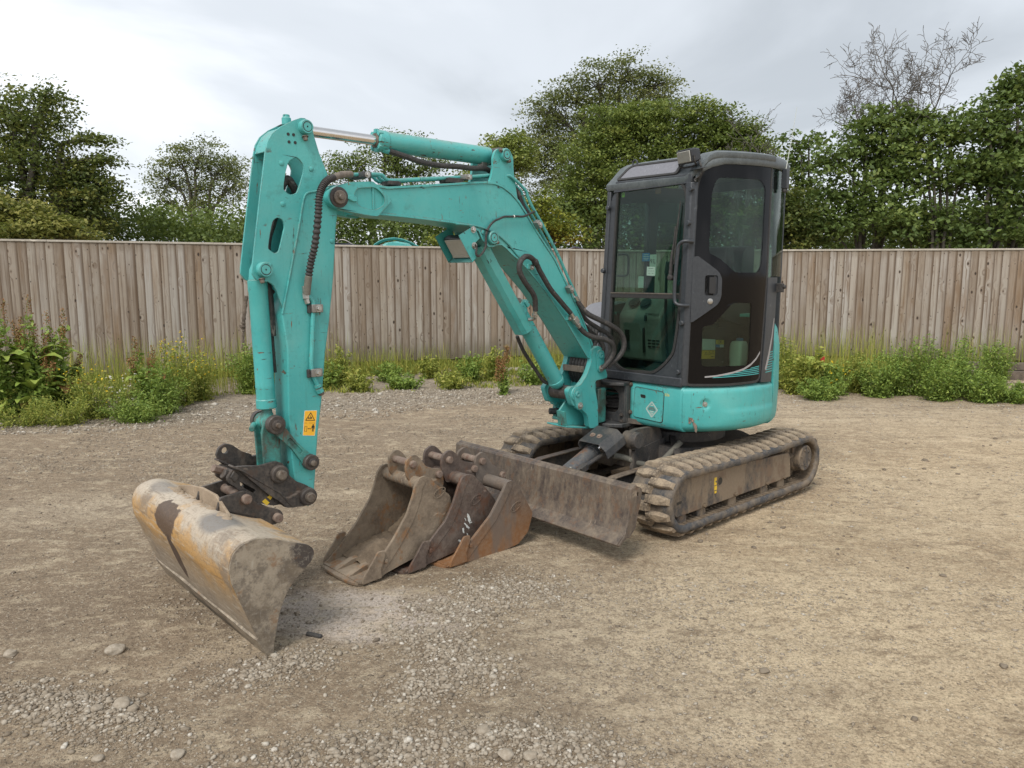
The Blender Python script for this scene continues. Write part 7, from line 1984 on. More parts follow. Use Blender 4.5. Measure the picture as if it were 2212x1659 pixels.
# ================================================================ trees behind the fence
_c, _s = math.cos(R(8.2)), math.sin(R(8.2))
def at(px, py, Y):
    # point at depth Y whose direction matches the given photo position (2212 px wide)
    a = (px - 1106) / 1655.; b = -(py - 829.5) / 1655.
    d = (a, _c + b * _s, -_s + b * _c); t = Y / d[1]
    return (d[0] * t, Y, 1.6 + d[2] * t)
def leaf_cloud(name, cen, size, m, parent, tint, up=.35, aspect=.62, rng=RNG):
    n = len(cen)
    nrm = rng.normal(0, 1, (n, 3)); nrm[:, 2] = np.abs(nrm[:, 2]) * .8 + up; nrm /= np.linalg.norm(nrm, axis=1)[:, None]
    r = rng.normal(0, 1, (n, 3)); a = np.cross(nrm, r); a /= np.linalg.norm(a, axis=1)[:, None]; b = np.cross(nrm, a)
    s = (size * rng.uniform(.65, 1.3, n))[:, None]
    L, W = a * s, b * s * aspect
    fold = nrm * s * .18
    co = np.stack([cen - L, cen - L * .1 + W + fold, cen + L, cen - L * .1 - W + fold], 1).reshape(-1, 3)
    f = np.arange(n * 4).reshape(-1, 4)
    return np_mesh(name, co, f, m, parent, tint=np.repeat(np.clip(tint, 0, 1), 4))
def limb_mesh(name, segs, m, parent, sides=5):
    # segs: list of (p0, r0, p1, r1)
    n = len(segs); co = np.zeros((n, 2, sides, 3)); th = np.arange(sides) * 2 * PI / sides
    P0 = np.array([s[0] for s in segs], float); P1 = np.array([s[2] for s in segs], float)
    R0 = np.array([s[1] for s in segs]); R1 = np.array([s[3] for s in segs])
    d = P1 - P0; d /= np.maximum(np.linalg.norm(d, axis=1), 1e-9)[:, None]
    ref = np.where(np.abs(d[:, 2:3]) < .9, np.array([[0, 0, 1.]]), np.array([[1., 0, 0]]))
    a = np.cross(d, ref); a /= np.linalg.norm(a, axis=1)[:, None]; b = np.cross(d, a)
    ring = a[:, None] * np.cos(th)[None, :, None] + b[:, None] * np.sin(th)[None, :, None]
    co[:, 0] = P0[:, None] + ring * R0[:, None, None]; co[:, 1] = P1[:, None] + ring * R1[:, None, None]
    base = (np.arange(n) * 2 * sides)[:, None]; j = np.arange(sides)[None]; j2 = (j + 1) % sides
    f = np.stack([base + j, base + j2, base + sides + j2, base + sides + j], -1).reshape(-1, 4)
    return np_mesh(name, co.reshape(-1, 3), f, m, parent, smooth=True)
def branch(p, q, r0, r1, rng, n=6, wob=.10):
    p = np.array(p, float); q = np.array(q, float); L = np.linalg.norm(q - p); pts = [p]
    for i in range(1, n):
        t = i / n
        pts.append(p + (q - p) * t + rng.normal(0, wob * L / n, 3) + np.array([0, 0, .05 * L * math.sin(PI * t)]))
    pts.append(q)
    return [(pts[i], r0 + (r1 - r0) * i / n, pts[i + 1], r0 + (r1 - r0) * (i + 1) / n) for i in range(n)], pts
def tree(label, lobes, Y, mat, leaf, dens, base_px, seed, cat='tree', trunk=.16, clump=.42, cl_leaf=42, group='trees beyond the fence', tintmu=.45, name='tree', ntr=1, depth=.8, up=.75, inner=.5):
    rng = np.random.default_rng(seed)
    L = []
    for (px, py, rx, ry) in lobes:
        c = at(px, py, Y); k = Y / 1655.
        L.append((np.array(c) + np.array([0, rng.uniform(-.35, .35) * rx * k, 0]), rx * k, ry * k))
    bx = at(base_px, 560, Y)[0]
    T = thing(name, label, cat, (bx, Y, 0), 0, group)
    off = np.array([bx, Y, 0.])
    cl, segs = [], []
    roots = [np.array([bx + rng.uniform(-.5, .5) * (ntr > 1), Y + rng.uniform(-.4, .4) * (ntr > 1), 0.]) for _ in range(ntr)]
    for c, rx, rz in L:
        ry_ = max(rx, rz) * depth
        vol = rx * rz * 4
        n = max(8, int(2.7 * dens * vol / (clump * clump)))
        d = rng.normal(0, 1, (n, 3)); d /= np.linalg.norm(d, axis=1)[:, None]
        rad = np.where(rng.uniform(0, 1, n) < inner, rng.uniform(.15, .8, n), rng.uniform(.78, 1.08, n))
        pts = c + d * rad[:, None] * np.array([rx, ry_, rz])
        cl.append(pts)
        rt = roots[int(rng.integers(0, ntr))]
        hub = rt + (c - rt) * np.array([.55, .55, .62]); hub[2] = max(1.2, c[2] - rz * .9)
        s1, _ = branch(rt, hub, trunk * .55, trunk * .28, rng, 6, .06); segs += s1
        s2, _ = branch(hub, c, trunk * .28, trunk * .10, rng, 5, .12); segs += s2
        for q in pts[rng.permutation(n)[:min(n, 26)]]:
            h2 = hub + (c - hub) * rng.uniform(.1, 1)
            s3, _ = branch(h2, q, trunk * .085, .004, rng, 5, .16); segs += s3
    C = np.concatenate(cl); n = len(C)
    ct = rng.normal(tintmu, .16, n)
    k = rng.poisson(cl_leaf, n)
    idx = np.repeat(np.arange(n), k)
    m_ = len(idx)
    # a leafy spray: denser towards its heart, drooping a little at the ends
    dirs = rng.normal(0, 1, (m_, 3)); dirs /= np.linalg.norm(dirs, axis=1)[:, None]
    rr = rng.uniform(0, 1, m_) ** .55
    ax = rng.normal(0, 1, (n, 3)); ax[:, 2] *= .4; ax /= np.linalg.norm(ax, axis=1)[:, None]
    offs = dirs * rr[:, None] * clump * np.array([.95, .95, .30]) + ax[idx] * (rng.uniform(-1, 1, m_) * clump * .75)[:, None]
    offs[:, 2] -= .12 * np.abs(np.linalg.norm(offs[:, :2], axis=1))
    P = C[idx] + offs
    limb_mesh('branches', [(a - off, ra, b - off, rb) for a, ra, b, rb in segs], M['bark'], T)
    leaf_cloud('crown', P - off, leaf, M[mat], T, ct[idx] + rng.normal(0, .14, m_), up, rng=rng)
    return T
tree('dark olive beech at the far left, its ragged side branches reaching right', [(60, 330, 110, 125), (150, 370, 70, 85), (20, 245, 50, 60), (110, 225, 42, 40), (200, 395, 42, 50), (120, 450, 110, 70), (210, 300, 26, 14), (222, 345, 24, 12), (190, 480, 50, 40), (-90, 330, 100, 150), (-220, 380, 100, 140), (228, 432, 26, 10)], 17.5, 'leaf_dark', .045, 1.25, 60, 21, clump=.42, cl_leaf=62, trunk=.2, tintmu=.38)
tree('low maple with yellowish tops in front of the dark beech at the far left', [(30, 455, 60, 34), (115, 475, 55, 34), (50, 500, 90, 26), (150, 505, 50, 22), (-80, 470, 80, 50)], 15.3, 'leaf_dark', .045, 1.5, 60, 22, clump=.30, cl_leaf=55, trunk=.09, tintmu=.72)
tree('airy ash with three bare stems standing against the sky, left of the excavator arm', [(352, 380, 28, 42), (385, 345, 26, 32), (440, 335, 42, 36), (478, 365, 36, 50), (505, 400, 24, 50), (420, 405, 44, 34), (450, 445, 50, 28), (345, 430, 22, 24)], 27, 'leaf_ash', .044, 1.9, 440, 23, clump=.50, cl_leaf=52, trunk=.17, ntr=3, tintmu=.4, inner=.2)
tree('round bright green bush under the airy ash', [(345, 478, 55, 30), (405, 500, 60, 24), (465, 508, 50, 20)], 21, 'leaf_mid', .045, 1.5, 370, 24, clump=.34, cl_leaf=55, trunk=.07, cat='bush', tintmu=.6, name='bush')
tree('thin grey-green tree seen behind the upper excavator arm', [(560, 400, 34, 60), (600, 440, 40, 60), (540, 480, 36, 40), (640, 470, 50, 50)], 25, 'leaf_ash', .05, .8, 580, 25, clump=.5, cl_leaf=34, trunk=.12, tintmu=.35)
tree('loose sycamore between the arm and the boom, under the arm cylinder', [(735, 370, 40, 48), (775, 350, 34, 34), (835, 330, 44, 44), (890, 312, 34, 28), (870, 370, 60, 44), (940, 350, 36, 40), (790, 440, 80, 50), (900, 450, 80, 50)], 23, 'leaf_mid', .042, 1.3, 830, 26, clump=.44, cl_leaf=56, trunk=.15, tintmu=.33)
tree('fresh green treetop just above the boom hinge, left of the big ash', [(1092, 300, 34, 24), (1075, 345, 38, 44), (1120, 345, 40, 44), (1040, 400, 60, 60)], 24, 'leaf_mid', .048, 1.5, 1085, 27, clump=.36, cl_leaf=50, trunk=.11, tintmu=.78)
tree('tall feathery ash with the highest leafy top, behind the boom bend', [(1180, 235, 44, 44), (1165, 300, 46, 60), (1225, 200, 40, 34), (1290, 178, 50, 40), (1360, 158, 44, 36), (1425, 180, 44, 40), (1460, 225, 30, 30), (1260, 270, 90, 70), (1200, 370, 90, 70), (1350, 240, 90, 60)], 26, 'leaf_ash', .044, 1.5, 1300, 28, clump=.48, cl_leaf=60, trunk=.22, tintmu=.5, inner=.25)
tree('broad dense field maple filling the space behind the cab roof', [(1330, 275, 66, 52), (1410, 265, 66, 50), (1440, 330, 90, 70), (1300, 350, 90, 70), (1500, 262, 48, 42), (1560, 275, 46, 40), (1610, 290, 36, 46), (1560, 350, 100, 70), (1400, 430, 130, 70), (1240, 440, 60, 60), (1640, 350, 40, 60), (1560, 450, 110, 70)], 20, 'leaf_mid', .040, 1.9, 1420, 29, clump=.36, cl_leaf=70, trunk=.2, tintmu=.45)
tree('yellow-green shrub peeping out beside the rear edge of the boom', [(1168, 440, 26, 28), (1160, 485, 40, 34), (1210, 500, 50, 34)], 16.5, 'leaf_yellow', .038, 1.6, 1170, 30, clump=.26, cl_leaf=45, trunk=.05, cat='shrub', tintmu=.42, name='shrub')
tree('small yellow-green shrub behind the fence below the boom lamp', [(958, 520, 26, 18), (985, 535, 24, 14)], 15.8, 'leaf_yellow', .034, 1.6, 965, 31, clump=.22, cl_leaf=45, trunk=.04, cat='shrub', tintmu=.40, name='shrub')
tree('dark ivy-clad thicket right behind the fence beside the right edge of the cab', [(1700, 440, 40, 66), (1715, 500, 50, 50), (1655, 480, 60, 50)], 15.8, 'leaf_dark', .04, 1.8, 1700, 32, clump=.30, cl_leaf=60, trunk=.07, tintmu=.36, name='bush', cat='bush')
tree('slender young tree with a thin bare leader, right of the cab', [(1718, 305, 26, 26), (1748, 300, 20, 16), (1735, 350, 34, 26), (1745, 395, 44, 30), (1712, 365, 20, 18), (1730, 440, 44, 30)], 17, 'leaf_hazel', .050, 1.0, 1735, 33, clump=.30, cl_leaf=26, trunk=.07, tintmu=.35, inner=.4)
HZ = dict(mat='leaf_hazel', leaf=.066, clump=.36)
tree('hazel with big round leaves just right of the young tree', [(1800, 345, 40, 44), (1850, 290, 32, 34), (1882, 262, 34, 30), (1915, 250, 30, 24), (1820, 420, 70, 44), (1790, 490, 80, 44), (1900, 340, 60, 50)], 15.8, 'leaf_hazel', .050, 1.35, 1840, 34, clump=.34, cl_leaf=44, trunk=.08, tintmu=.45, ntr=3, up=.5)
tree('hazel thicket in the middle of the right-hand hedge, below the bare tree', [(1960, 290, 50, 40), (1945, 370, 80, 50), (1975, 240, 30, 18), (2010, 255, 24, 16), (2040, 295, 48, 40), (2060, 380, 80, 50), (1930, 470, 90, 50), (2020, 500, 90, 36)], 15.4, 'leaf_hazel', .050, 1.45, 1990, 35, clump=.34, cl_leaf=46, trunk=.08, tintmu=.5, ntr=3, up=.5)
tree('tall hazel at the right edge of the view, rising above the hedge', [(2105, 275, 44, 34), (2150, 235, 44, 44), (2185, 190, 34, 34), (2212, 165, 34, 50), (2195, 300, 60, 50), (2150, 380, 80, 60), (2130, 480, 90, 56), (2240, 440, 60, 90), (2290, 260, 60, 90), (2360, 380, 90, 150)], 15.0, 'leaf_hazel', .050, 1.45, 2170, 36, clump=.34, cl_leaf=46, trunk=.09, tintmu=.42, ntr=3, up=.5)
# dark understorey that closes the view at fence height
rng = np.random.default_rng(41)
HE = thing('hedge', 'dark continuous hedge running low behind the whole fence under the trees', 'hedge', (0, 19.5, 0))
n = 8200
hx_ = rng.uniform(-22, 22, n); gap = (np.abs(hx_ + 9.4) < .8)
C = np.stack([hx_, rng.uniform(-.9, .9, n), rng.uniform(1.2, 3.0, n) + .5 * vnoise(hx_, hx_ * 0, .8, 3)], 1)
idx = np.repeat(np.arange(n), 15); m_ = len(idx)
P = C[idx] + rng.normal(0, .16, (m_, 3))
leaf_cloud('leaves', P, .055, M['leaf_mid'], HE, rng.normal(.25, .15, m_), rng=rng)
limb_mesh('stem', [((x_, 0, 0), .03, (x_ + rng.uniform(-.4, .4), rng.uniform(-.4, .4), 2.3), .01) for x_ in np.arange(-21, 22, .5)], M['bark'], HE)

def dead_tree(label, base, tips, seed, lev=4, r0=.06):
    rng = np.random.default_rng(seed)
    T = thing('bare_tree', label, 'tree', tuple(base), 0, 'bare leafless trees rising out of the hedge')
    off = np.array(base, float); segs = []
    def grow(p, d, L, r, lv):
        k = 5; pts = [p]
        for i in range(k):
            d = d + rng.normal(0, .17, 3); d = d / np.linalg.norm(d); p2 = pts[-1] + d * L / k
            segs.append((pts[-1] - off, max(.0042, r * (1 - .5 * i / k)), p2 - off, max(.0042, r * (1 - .5 * (i + 1) / k)))); pts.append(p2)
            if lv > 0 and i >= 1 and rng.uniform() < .80:
                s = rng.normal(0, 1, 3); s = s - d * s.dot(d); s /= np.linalg.norm(s)
                grow(p2, d * .6 + s * .8 + np.array([0, 0, .12]), L * rng.uniform(.40, .68), r * .45, lv - 1)
        if lv > 0: grow(pts[-1], d, L * .6, r * .5, lv - 1)
    base = np.array(base, float); fork = base + np.array([0, 0, 1.])
    for (t, r) in tips:
        t = np.array(t, float); q = base + (t - base) * .48 + rng.normal(0, .1, 3)
        s, pts = branch(base, q, r0, r0 * .55, rng, 6, .05); segs.extend([(a - off, ra, b - off, rb) for a, ra, b, rb in s])
        d = (t - q); L = np.linalg.norm(d); grow(q, d / L, L * r, r0 * .45, lev - 1)
    limb_mesh('twigs', segs, M['deadbark'], T, 4)
    return T
Yd = 16.3
dead_tree('leafless tree with a wide fan of grey twigs standing highest over the right-hand hedge', at(1895, 560, Yd), [(at(1840, 150, Yd), .60), (at(1895, 125, Yd), .60), (at(1955, 105, Yd), .62), (at(2015, 110, Yd), .60), (at(1865, 185, Yd), .5), (at(1975, 150, Yd), .56)], 57, 5, .06)
dead_tree('leafless treetop at the right edge of the view above the tall hazel', at(2185, 560, 15.6), [(at(2135, 165, 15.6), .46), (at(2175, 140, 15.6), .48), (at(2215, 130, 15.6), .46), (at(2125, 205, 15.6), .4)], 52, 4, .05)
dead_tree('small leafless grey tree leaning over the dense maple, left of the young tree', at(1600, 560, 18.5), [(at(1625, 215, 18.5), .5), (at(1655, 260, 18.5), .45), (at(1590, 260, 18.5), .4)], 53, 4, .04)
dead_tree('bare broken stems left of the airy ash', at(330, 560, 22), [(at(300, 412, 22), .4), (at(315, 450, 22), .4)], 54, 3, .03)
# ================================================================ machines parked behind the fence
def pm(T, name, mb, mat, **k): return obj(name, mb, M[mat], T, **k)
p = at(880, 545, 19.0)
T2 = thing('parked_excavator', 'second teal excavator with a barred roof guard, behind the fence below the boom', 'excavator', (p[0], 17.6, 0), R(8))
mb = MB(); 
prof = [(-.45, 1.95), (-.42, 2.16), (-.30, 2.27), (-.05, 2.31), (.20, 2.27), (.42, 2.12), (.55, 1.92), (.60, 1.0), (-.5, 1.0)]
pm(T2, 'cab', MB().prism(prof, lambda x, y, t: (x, t, y), -.45, .45), 'teal', bevel=.04)
pm(T2, 'body', MB().prism([(-.8, .6), (-.8, 1.2), (.9, 1.25), (.95, .6)], lambda x, y, t: (x, t, y), -.7, .7), 'teal', bevel=.06)
for s in (-1, 1): pm(T2, 'track', MB().prism(rounded([(-.95, .0), (-.95, .5), (.95, .5), (.95, .0)], .24, 5), lambda x, y, t: (x, t, y), s * .72 - .15, s * .72 + .15), 'rubber', bevel=.02)
for k in range(8):
    v = -.44 + .125 * k
    pm(T2, 'guard_bar', MB().tube(catmull([(-.62, v - .0, 2.12), (-.52, v, 2.24), (-.34, v, 2.34), (-.1, v, 2.375), (.12, v, 2.34), (.35, v, 2.24), (.62, v, 2.08)], 4), .011, 6), 'teal', bevel=0)
for u, z in ((-.52, 2.25), (-.1, 2.385), (.3, 2.27)): pm(T2, 'guard_rail', MB().tube([(u, -.45, z), (u, .45, z)], .012, 6), 'teal', bevel=0)
p = at(765, 545, 19.0)
T3 = thing('parked_roller', 'dark roller roof with bent rails and green beacon, over the fence right of the arm', 'machine', (p[0] - .15, 17.9, 0), R(-4))
pm(T3, 'roof', MB().prism(rounded([(-.75, 2.20), (-.72, 2.30), (.45, 2.27), (.62, 2.18), (.60, 2.12), (-.7, 2.12)], .03), lambda x, y, t: (x, t, y), -.55, .55), 'navy', bevel=.03)
for x_ in (-.65, .5):
    for y_ in (-.5, .5): pm(T3, 'roof_post', MB().tube([(x_, y_, .8), (x_, y_, 2.15)], .03, 8), 'navy', bevel=0)
pm(T3, 'body', MB().prism(rounded([(-1.0, .4), (-1.0, 1.1), (.9, 1.1), (1.1, .4)], .1), lambda x, y, t: (x, t, y), -.5, .5), 'navy', bevel=.04)
for x_ in (-.7, .7): pm(T3, 'drum', MB().cyl((x_, -.5, .4), (x_, .5, .4), .4, 32), 'grey_casting', bevel=.01)
pm(T3, 'rail', MB().tube(catmull([(-.75, -.5, 2.40), (-.2, -.5, 2.40), (.02, -.5, 2.39), (.08, -.5, 2.33), (.08, -.5, 2.2)], 5), .014, 8), 'grey_casting', bevel=0)
pm(T3, 'rail', MB().tube(catmull([(.14, -.5, 2.2), (.17, -.5, 2.32), (.26, -.5, 2.35), (.38, -.5, 2.31), (.52, -.5, 2.22), (.60, -.5, 2.14)], 5), .013, 8), 'grey_casting', bevel=0)
pm(T3, 'beacon', MB()._lathe(Vector((-.30, -.5, 2.27)), Vector((0, 0, 1)), [(0, .045), (.06, .045), (.085, .035), (.10, .015)], 16), 'green_beacon', bevel=0)
p = at(1250, 545, 16.0)
T4 = thing('red_machine', 'top of a low red machine just showing over the fence left of the cab', 'machine', (p[0], 16.0, 0), 0)
pm(T4, 'beam', MB().box(-.55, .55, -.1, .1, 1.98, 2.055), 'red', bevel=.01)
pm(T4, 'hopper', MB().prism([(-.5, .9), (-.65, 1.97), (.65, 1.97), (.5, .9)], lambda x, y, t: (x, t, y), -.5, .5), 'red', bevel=.02)
pm(T4, 'pipe', MB().tube(catmull([(-.35, -.12, 2.05), (-.2, -.12, 2.10), (-.08, -.12, 2.13), (.1, -.12, 2.085)], 5), .02, 8), 'navy', bevel=0)
for s in (-1, 1): pm(T4, 'wheel', MB().cyl((s * .45, -.45, .32), (s * .45, -.6, .32), .32, 28), 'hose', bevel=.02)
pm(T4, 'frame', MB().box(-.7, .7, -.4, .4, .3, .9), 'navy', bevel=.02)
T5 = thing('wheeled_trailer', 'rusty red flatbed edge showing over the fence at the left edge of the cab', 'trailer', (p[0] + 1.0, 17.5, 0), 0)
pm(T5, 'deck', MB().box(-.8, .8, -.5, .5, 2.02, 2.08), 'red', bevel=.01)
for x_ in (-.6, .6): pm(T5, 'leg', MB().box(x_ - .05, x_ + .05, -.4, .4, 0, 2.02), 'navy', bevel=.01)

# ================================================================ weeds along the fence
dock_leaf_me = None
def big_leaf_mesh(seed, L, W, mname):
    rg = random.Random(seed); mb = MB(); rows = []; n = 9
    for i in range(n + 1):
        t = i / n; w = W * math.sin(PI * min(1, t * .93 + .05)) ** .75 * (1 - .25 * t)
        x = L * t; z = .42 * L * math.sin(1.9 * t) - .28 * L * t * t
        rip = rg.uniform(-.02, .02) * L
        rows.append([(x, -w, z + .22 * w + rip), (x, -w * .5, z + .08 * w - rip * .5), (x, 0, z), (x, w * .5, z + .08 * w + rip * .5), (x, w, z + .22 * w - rip)])
    mb.grid(rows)
    me = bpy.data.meshes.new('leaf'); me.from_pydata(mb.v, [], mb.f); me.shade_smooth()
    at_ = me.attributes.new('tint', 'FLOAT', 'POINT'); at_.data.foreach_set('value', np.full(len(me.vertices), rg.uniform(.3, .9), dtype=np.float32))
    me.materials.append(M[mname]); return me
BIGL = {m_: [big_leaf_mesh(i, .30, .075, m_) for i in range(5)] for m_ in ('leaf_weed', 'leaf_brown')}
def weed(name, label, cat, px, py, h, r, seed, nst=9, leaf='leaf_weed', ls=.022, nl=900, flower=None, nf=0, seed_h=0, big=0, lean=.25, top=1.0, aspect=.45, group=None, xy=None, stemm='leaf_weed', bigm=.12):
    rng = np.random.default_rng(seed)
    if xy is None:
        b = -(py - 829.5) / 1655.; a = (px - 1106) / 1655.; dz = -_s + b * _c; t = -1.6 / dz; xy = (a * t, (_c + b * _s) * t)
    x, y = xy; z0 = float(gz(x, y)) - .01
    T = thing(name, label, cat, (x, y, z0), 0, group or 'weeds growing along the fence')
    segs, tips, along = [], [], []
    nst = int(nst * (1.0 if seed_h else 1.7))
    for i in range(nst):
        a = rng.uniform(0, 2 * PI); rr = r * rng.uniform(0, 1) ** .6
        hh = h * rng.uniform(.5, 1.1) * (1 - .25 * (rr / r) ** 2)
        p0 = np.array([math.cos(a) * rr * .35, math.sin(a) * rr * .35, 0]); p1 = np.array([math.cos(a) * rr, math.sin(a) * rr, hh])
        s, pts = branch(p0, p1, .0045, .0018, rng, 6, .09); segs += s; tips.append(pts[-1]); along.append(np.array(pts))
    st = limb_mesh('stems', segs, M[stemm], T, 4)
    at_ = st.data.attributes.new('tint', 'FLOAT', 'POINT'); at_.data.foreach_set('value', np.full(len(st.data.vertices), .5, dtype=np.float32))
    # leaves along the stems, thinning out towards the tips
    nl = int(nl * 1.35); k = rng.integers(0, nst, nl); t = rng.uniform(0, 1, nl) ** 1.35 * top * 5.99; i0 = t.astype(int); f = (t - i0)[:, None]
    A = np.array(along); P = A[k, i0] * (1 - f) + A[k, i0 + 1] * f
    sp = (.10 * r * (1.25 - t / 6 * .9) + .012)[:, None]
    P = P + rng.normal(0, 1, (nl, 3)) * sp * np.array([1, 1, .6]); P[:, 2] = np.abs(P[:, 2]) + .008
    leaf_cloud('leaves', P, ls * 1.25, M[leaf], T, rng.normal(.5, .22, nl), .5, aspect, rng=rng)
    if flower:
        q = []; per = max(1, nf // len(tips))
        for tp in tips:
            for _ in range(per):
                c = tp + rng.normal(0, 1, 3) * np.array([.05, .05, .035]); q += [c + rng.normal(0, .004, 3) for _ in range(5)]
        leaf_cloud('flowers', np.array(q), .010, M[flower], T, rng.uniform(0, 1, len(q)), 1.4, .9, rng=rng)
    if seed_h:
        q = []
        for tp, al in zip(tips, along):
            u = rng.uniform(.66, 1.02, 170)
            b_ = al[3] + (tp - al[3]) * (np.clip((u - .5) * 2.0, 0, 1.02))[:, None]
            q.append(b_ + rng.normal(0, 1, (170, 3)) * (.026 * (1.25 - u))[:, None] * 2)
        q = np.concatenate(q); leaf_cloud('seed_heads', q, .0095, M['seedhead'], T, rng.uniform(0, 1, len(q)), .2, .8, rng=rng)
    for c_ in T.children: c_['kind'] = 'stuff'
    rg = random.Random(seed)
    for i in range(big):
        mset = BIGL['leaf_brown' if rg.random() < bigm else 'leaf_weed']
        o = link('leaf', rg.choice(mset), T); a = rg.uniform(0, 2 * PI); hh = rg.uniform(.02, h * .55)
        o.location = (.05 * math.cos(a), .05 * math.sin(a), hh); o.rotation_euler = (rg.uniform(-.3, .3), rg.uniform(-.45, .15), a); s_ = rg.uniform(.7, 1.25) * (1.1 - .5 * hh / h); o.scale = (s_, s_, s_)
    return T
weed('dock_plant', 'tall dock with rust-brown seed spikes and broad leaves, second from the left edge', 'dock plant', 75, 895, 1.28, .38, 61, nst=11, nl=1500, ls=.03, seed_h=1, big=34, top=.8)
weed('dock_plant', 'tall dock with brown seed spikes cut by the left edge of the view', 'dock plant', 8, 900, 1.25, .30, 62, nst=8, nl=1300, ls=.03, seed_h=1, big=28, top=.8)
weed('dock_plant', 'tall dock whose spikes stand nearest the yellow ragwort', 'dock plant', 128, 885, 1.22, .30, 63, nst=8, nl=1300, ls=.03, seed_h=1, big=26, top=.8)
weed('weed', 'low feathery yellow-green weed in front of the docks at the left edge', 'weed', 45, 918, .30, .38, 64, nst=22, nl=1800, ls=.014, leaf='leaf_weed2', aspect=.3)
weed('weed', 'low bright weed mat between the docks and the ragwort', 'weed', 140, 915, .34, .35, 65, nst=22, nl=1700, ls=.014, leaf='leaf_weed2', aspect=.3)
weed('ragwort', 'low ragwort with scattered yellow flowers just right of the docks', 'ragwort', 205, 900, .62, .32, 66, nst=20, nl=2000, ls=.014, leaf='leaf_weed2', flower='petal_yellow', nf=26, aspect=.35)
weed('mayweed', 'white-flowered mayweed clump among the ragwort', 'mayweed', 262, 897, .50, .28, 67, nst=18, nl=1500, ls=.013, leaf='leaf_weed2', flower='petal_white', nf=34, aspect=.3)
weed('weed', 'spreading feathery weed in front of the mayweed at the gravel edge', 'weed', 300, 905, .36, .42, 68, nst=24, nl=2200, ls=.014, aspect=.35)
weed('dock_plant', 'dock with thin red-brown seed spikes midway between the docks and the arm', 'dock plant', 330, 885, .98, .22, 69, nst=8, nl=900, ls=.022, seed_h=1, big=9, top=.8)
weed('thistle', 'grey-green leafy thistle clump left of the tall ragwort', 'thistle', 345, 890, .62, .34, 70, nst=20, nl=2400, ls=.020, aspect=.35)
weed('ragwort', 'tall ragwort full of yellow flowers in front of the fence, left of the arm', 'ragwort', 392, 872, .88, .26, 71, nst=18, nl=1700, ls=.016, leaf='leaf_weed2', flower='petal_yellow', nf=70, aspect=.35)
weed('ragwort', 'browning ragwort with a few yellow heads nearest the arm', 'ragwort', 435, 862, .74, .26, 72, nst=18, nl=1900, ls=.016, leaf='leaf_weed2', flower='petal_yellow', nf=40, aspect=.35)
weed('weed', 'dark green bushy weed standing behind the lower arm', 'weed', 545, 848, .66, .34, 73, nst=26, nl=3600, ls=.015, aspect=.5)
weed('weed', 'dark green bushy weed seen between bucket cylinder and arm box', 'weed', 600, 848, .45, .30, 74, nst=20, nl=2000, ls=.015, aspect=.5)
i_ = 80
spots = [(735, 832, .55, .22, 'tall leafy weed right beside the lower arm'), (705, 838, .42, .25, 'short leafy weed half hidden by the right edge of the arm'), (775, 842, .34, .24, 'broad-leaved weed a step right of the arm'), (845, 826, .30, .26, 'low weed at the foot of the fence left of its visible gravel board'), (925, 820, .34, .18, 'dense dark little weed growing against the gravel board'),
         (1015, 826, .42, .22, 'thin weed at the foot of the fence, left of the grey plank'), (1065, 824, .48, .24, 'weed with upright stems behind the grey plank'), (1150, 830, .40, .24, 'weed beside the boom cylinder, right of the grey plank'), (1190, 826, .34, .2, 'weed behind the lower end of the boom cylinder'), (875, 838, .22, .3, 'flat patch of small weed in the verge gravel'), (975, 838, .24, .3, 'sparse low weed in the verge gravel, left of the reddish sorrel')]
for (px, py, h, r, lb) in spots:
    weed('weed', lb, 'weed', px, py, h, r, i_, nst=15, nl=1000, ls=.021, leaf='leaf_weed' if i_ % 2 else 'leaf_weed2', aspect=.4); i_ += 1
weed('sorrel', 'reddish sorrel with thin seed stems at the gravel edge, left of the boom cylinder', 'sorrel', 1092, 852, .62, .13, 95, nst=9, nl=350, ls=.02, seed_h=1, top=.5)
spots = [(1690, 838, .72, .26, 'tall grassy weed touching the right edge of the cab'), (1722, 850, .52, .26, 'leafy weed between the cab and the pale dock'), (1800, 850, .50, .30, 'wispy weed with tiny yellow flowers, right of the pale dock'), (1850, 845, .55, .28, 'upright weed left of the darker bushes by the fence'), (1895, 855, .62, .28, 'tall feathery weed, first of the darker bushes'),
         (1935, 850, .70, .30, 'dark feathery bush under the pale fence boards on the right'), (1985, 852, .78, .30, 'tallest feathery weed of the right-hand bank'), (2030, 862, .60, .34, 'round leafy bush in front of the sleepers'), (2075, 855, .74, .34, 'dense bramble-like bush left of the stacked sleepers'), (2150, 835, .66, .24, 'long-leaved weed in front of the gravel board at the right'), (2120, 868, .40, .32, 'low spreading weed just left of the sleepers'), (2190, 868, .26, .34, 'creeping weed in front of the sleepers at the right edge'), (1770, 862, .28, .3, 'short grassy weed at the edge of the yard right of the cab')]
for j, (px, py, h, r, lb) in enumerate(spots):
    weed('weed', lb, 'weed', px, py, h, r, 100 + j, nst=22, nl=2600, ls=.017, leaf='leaf_weed2' if j in (0, 1, 3) else 'leaf_weed', aspect=.38, flower='petal_yellow' if j == 2 else None, nf=22)
weed('dock_plant', 'pale yellow-green dock right of the cab', 'dock plant', 1748, 852, .70, .24, 120, nst=9, nl=900, ls=.03, leaf='leaf_weed2', big=8)
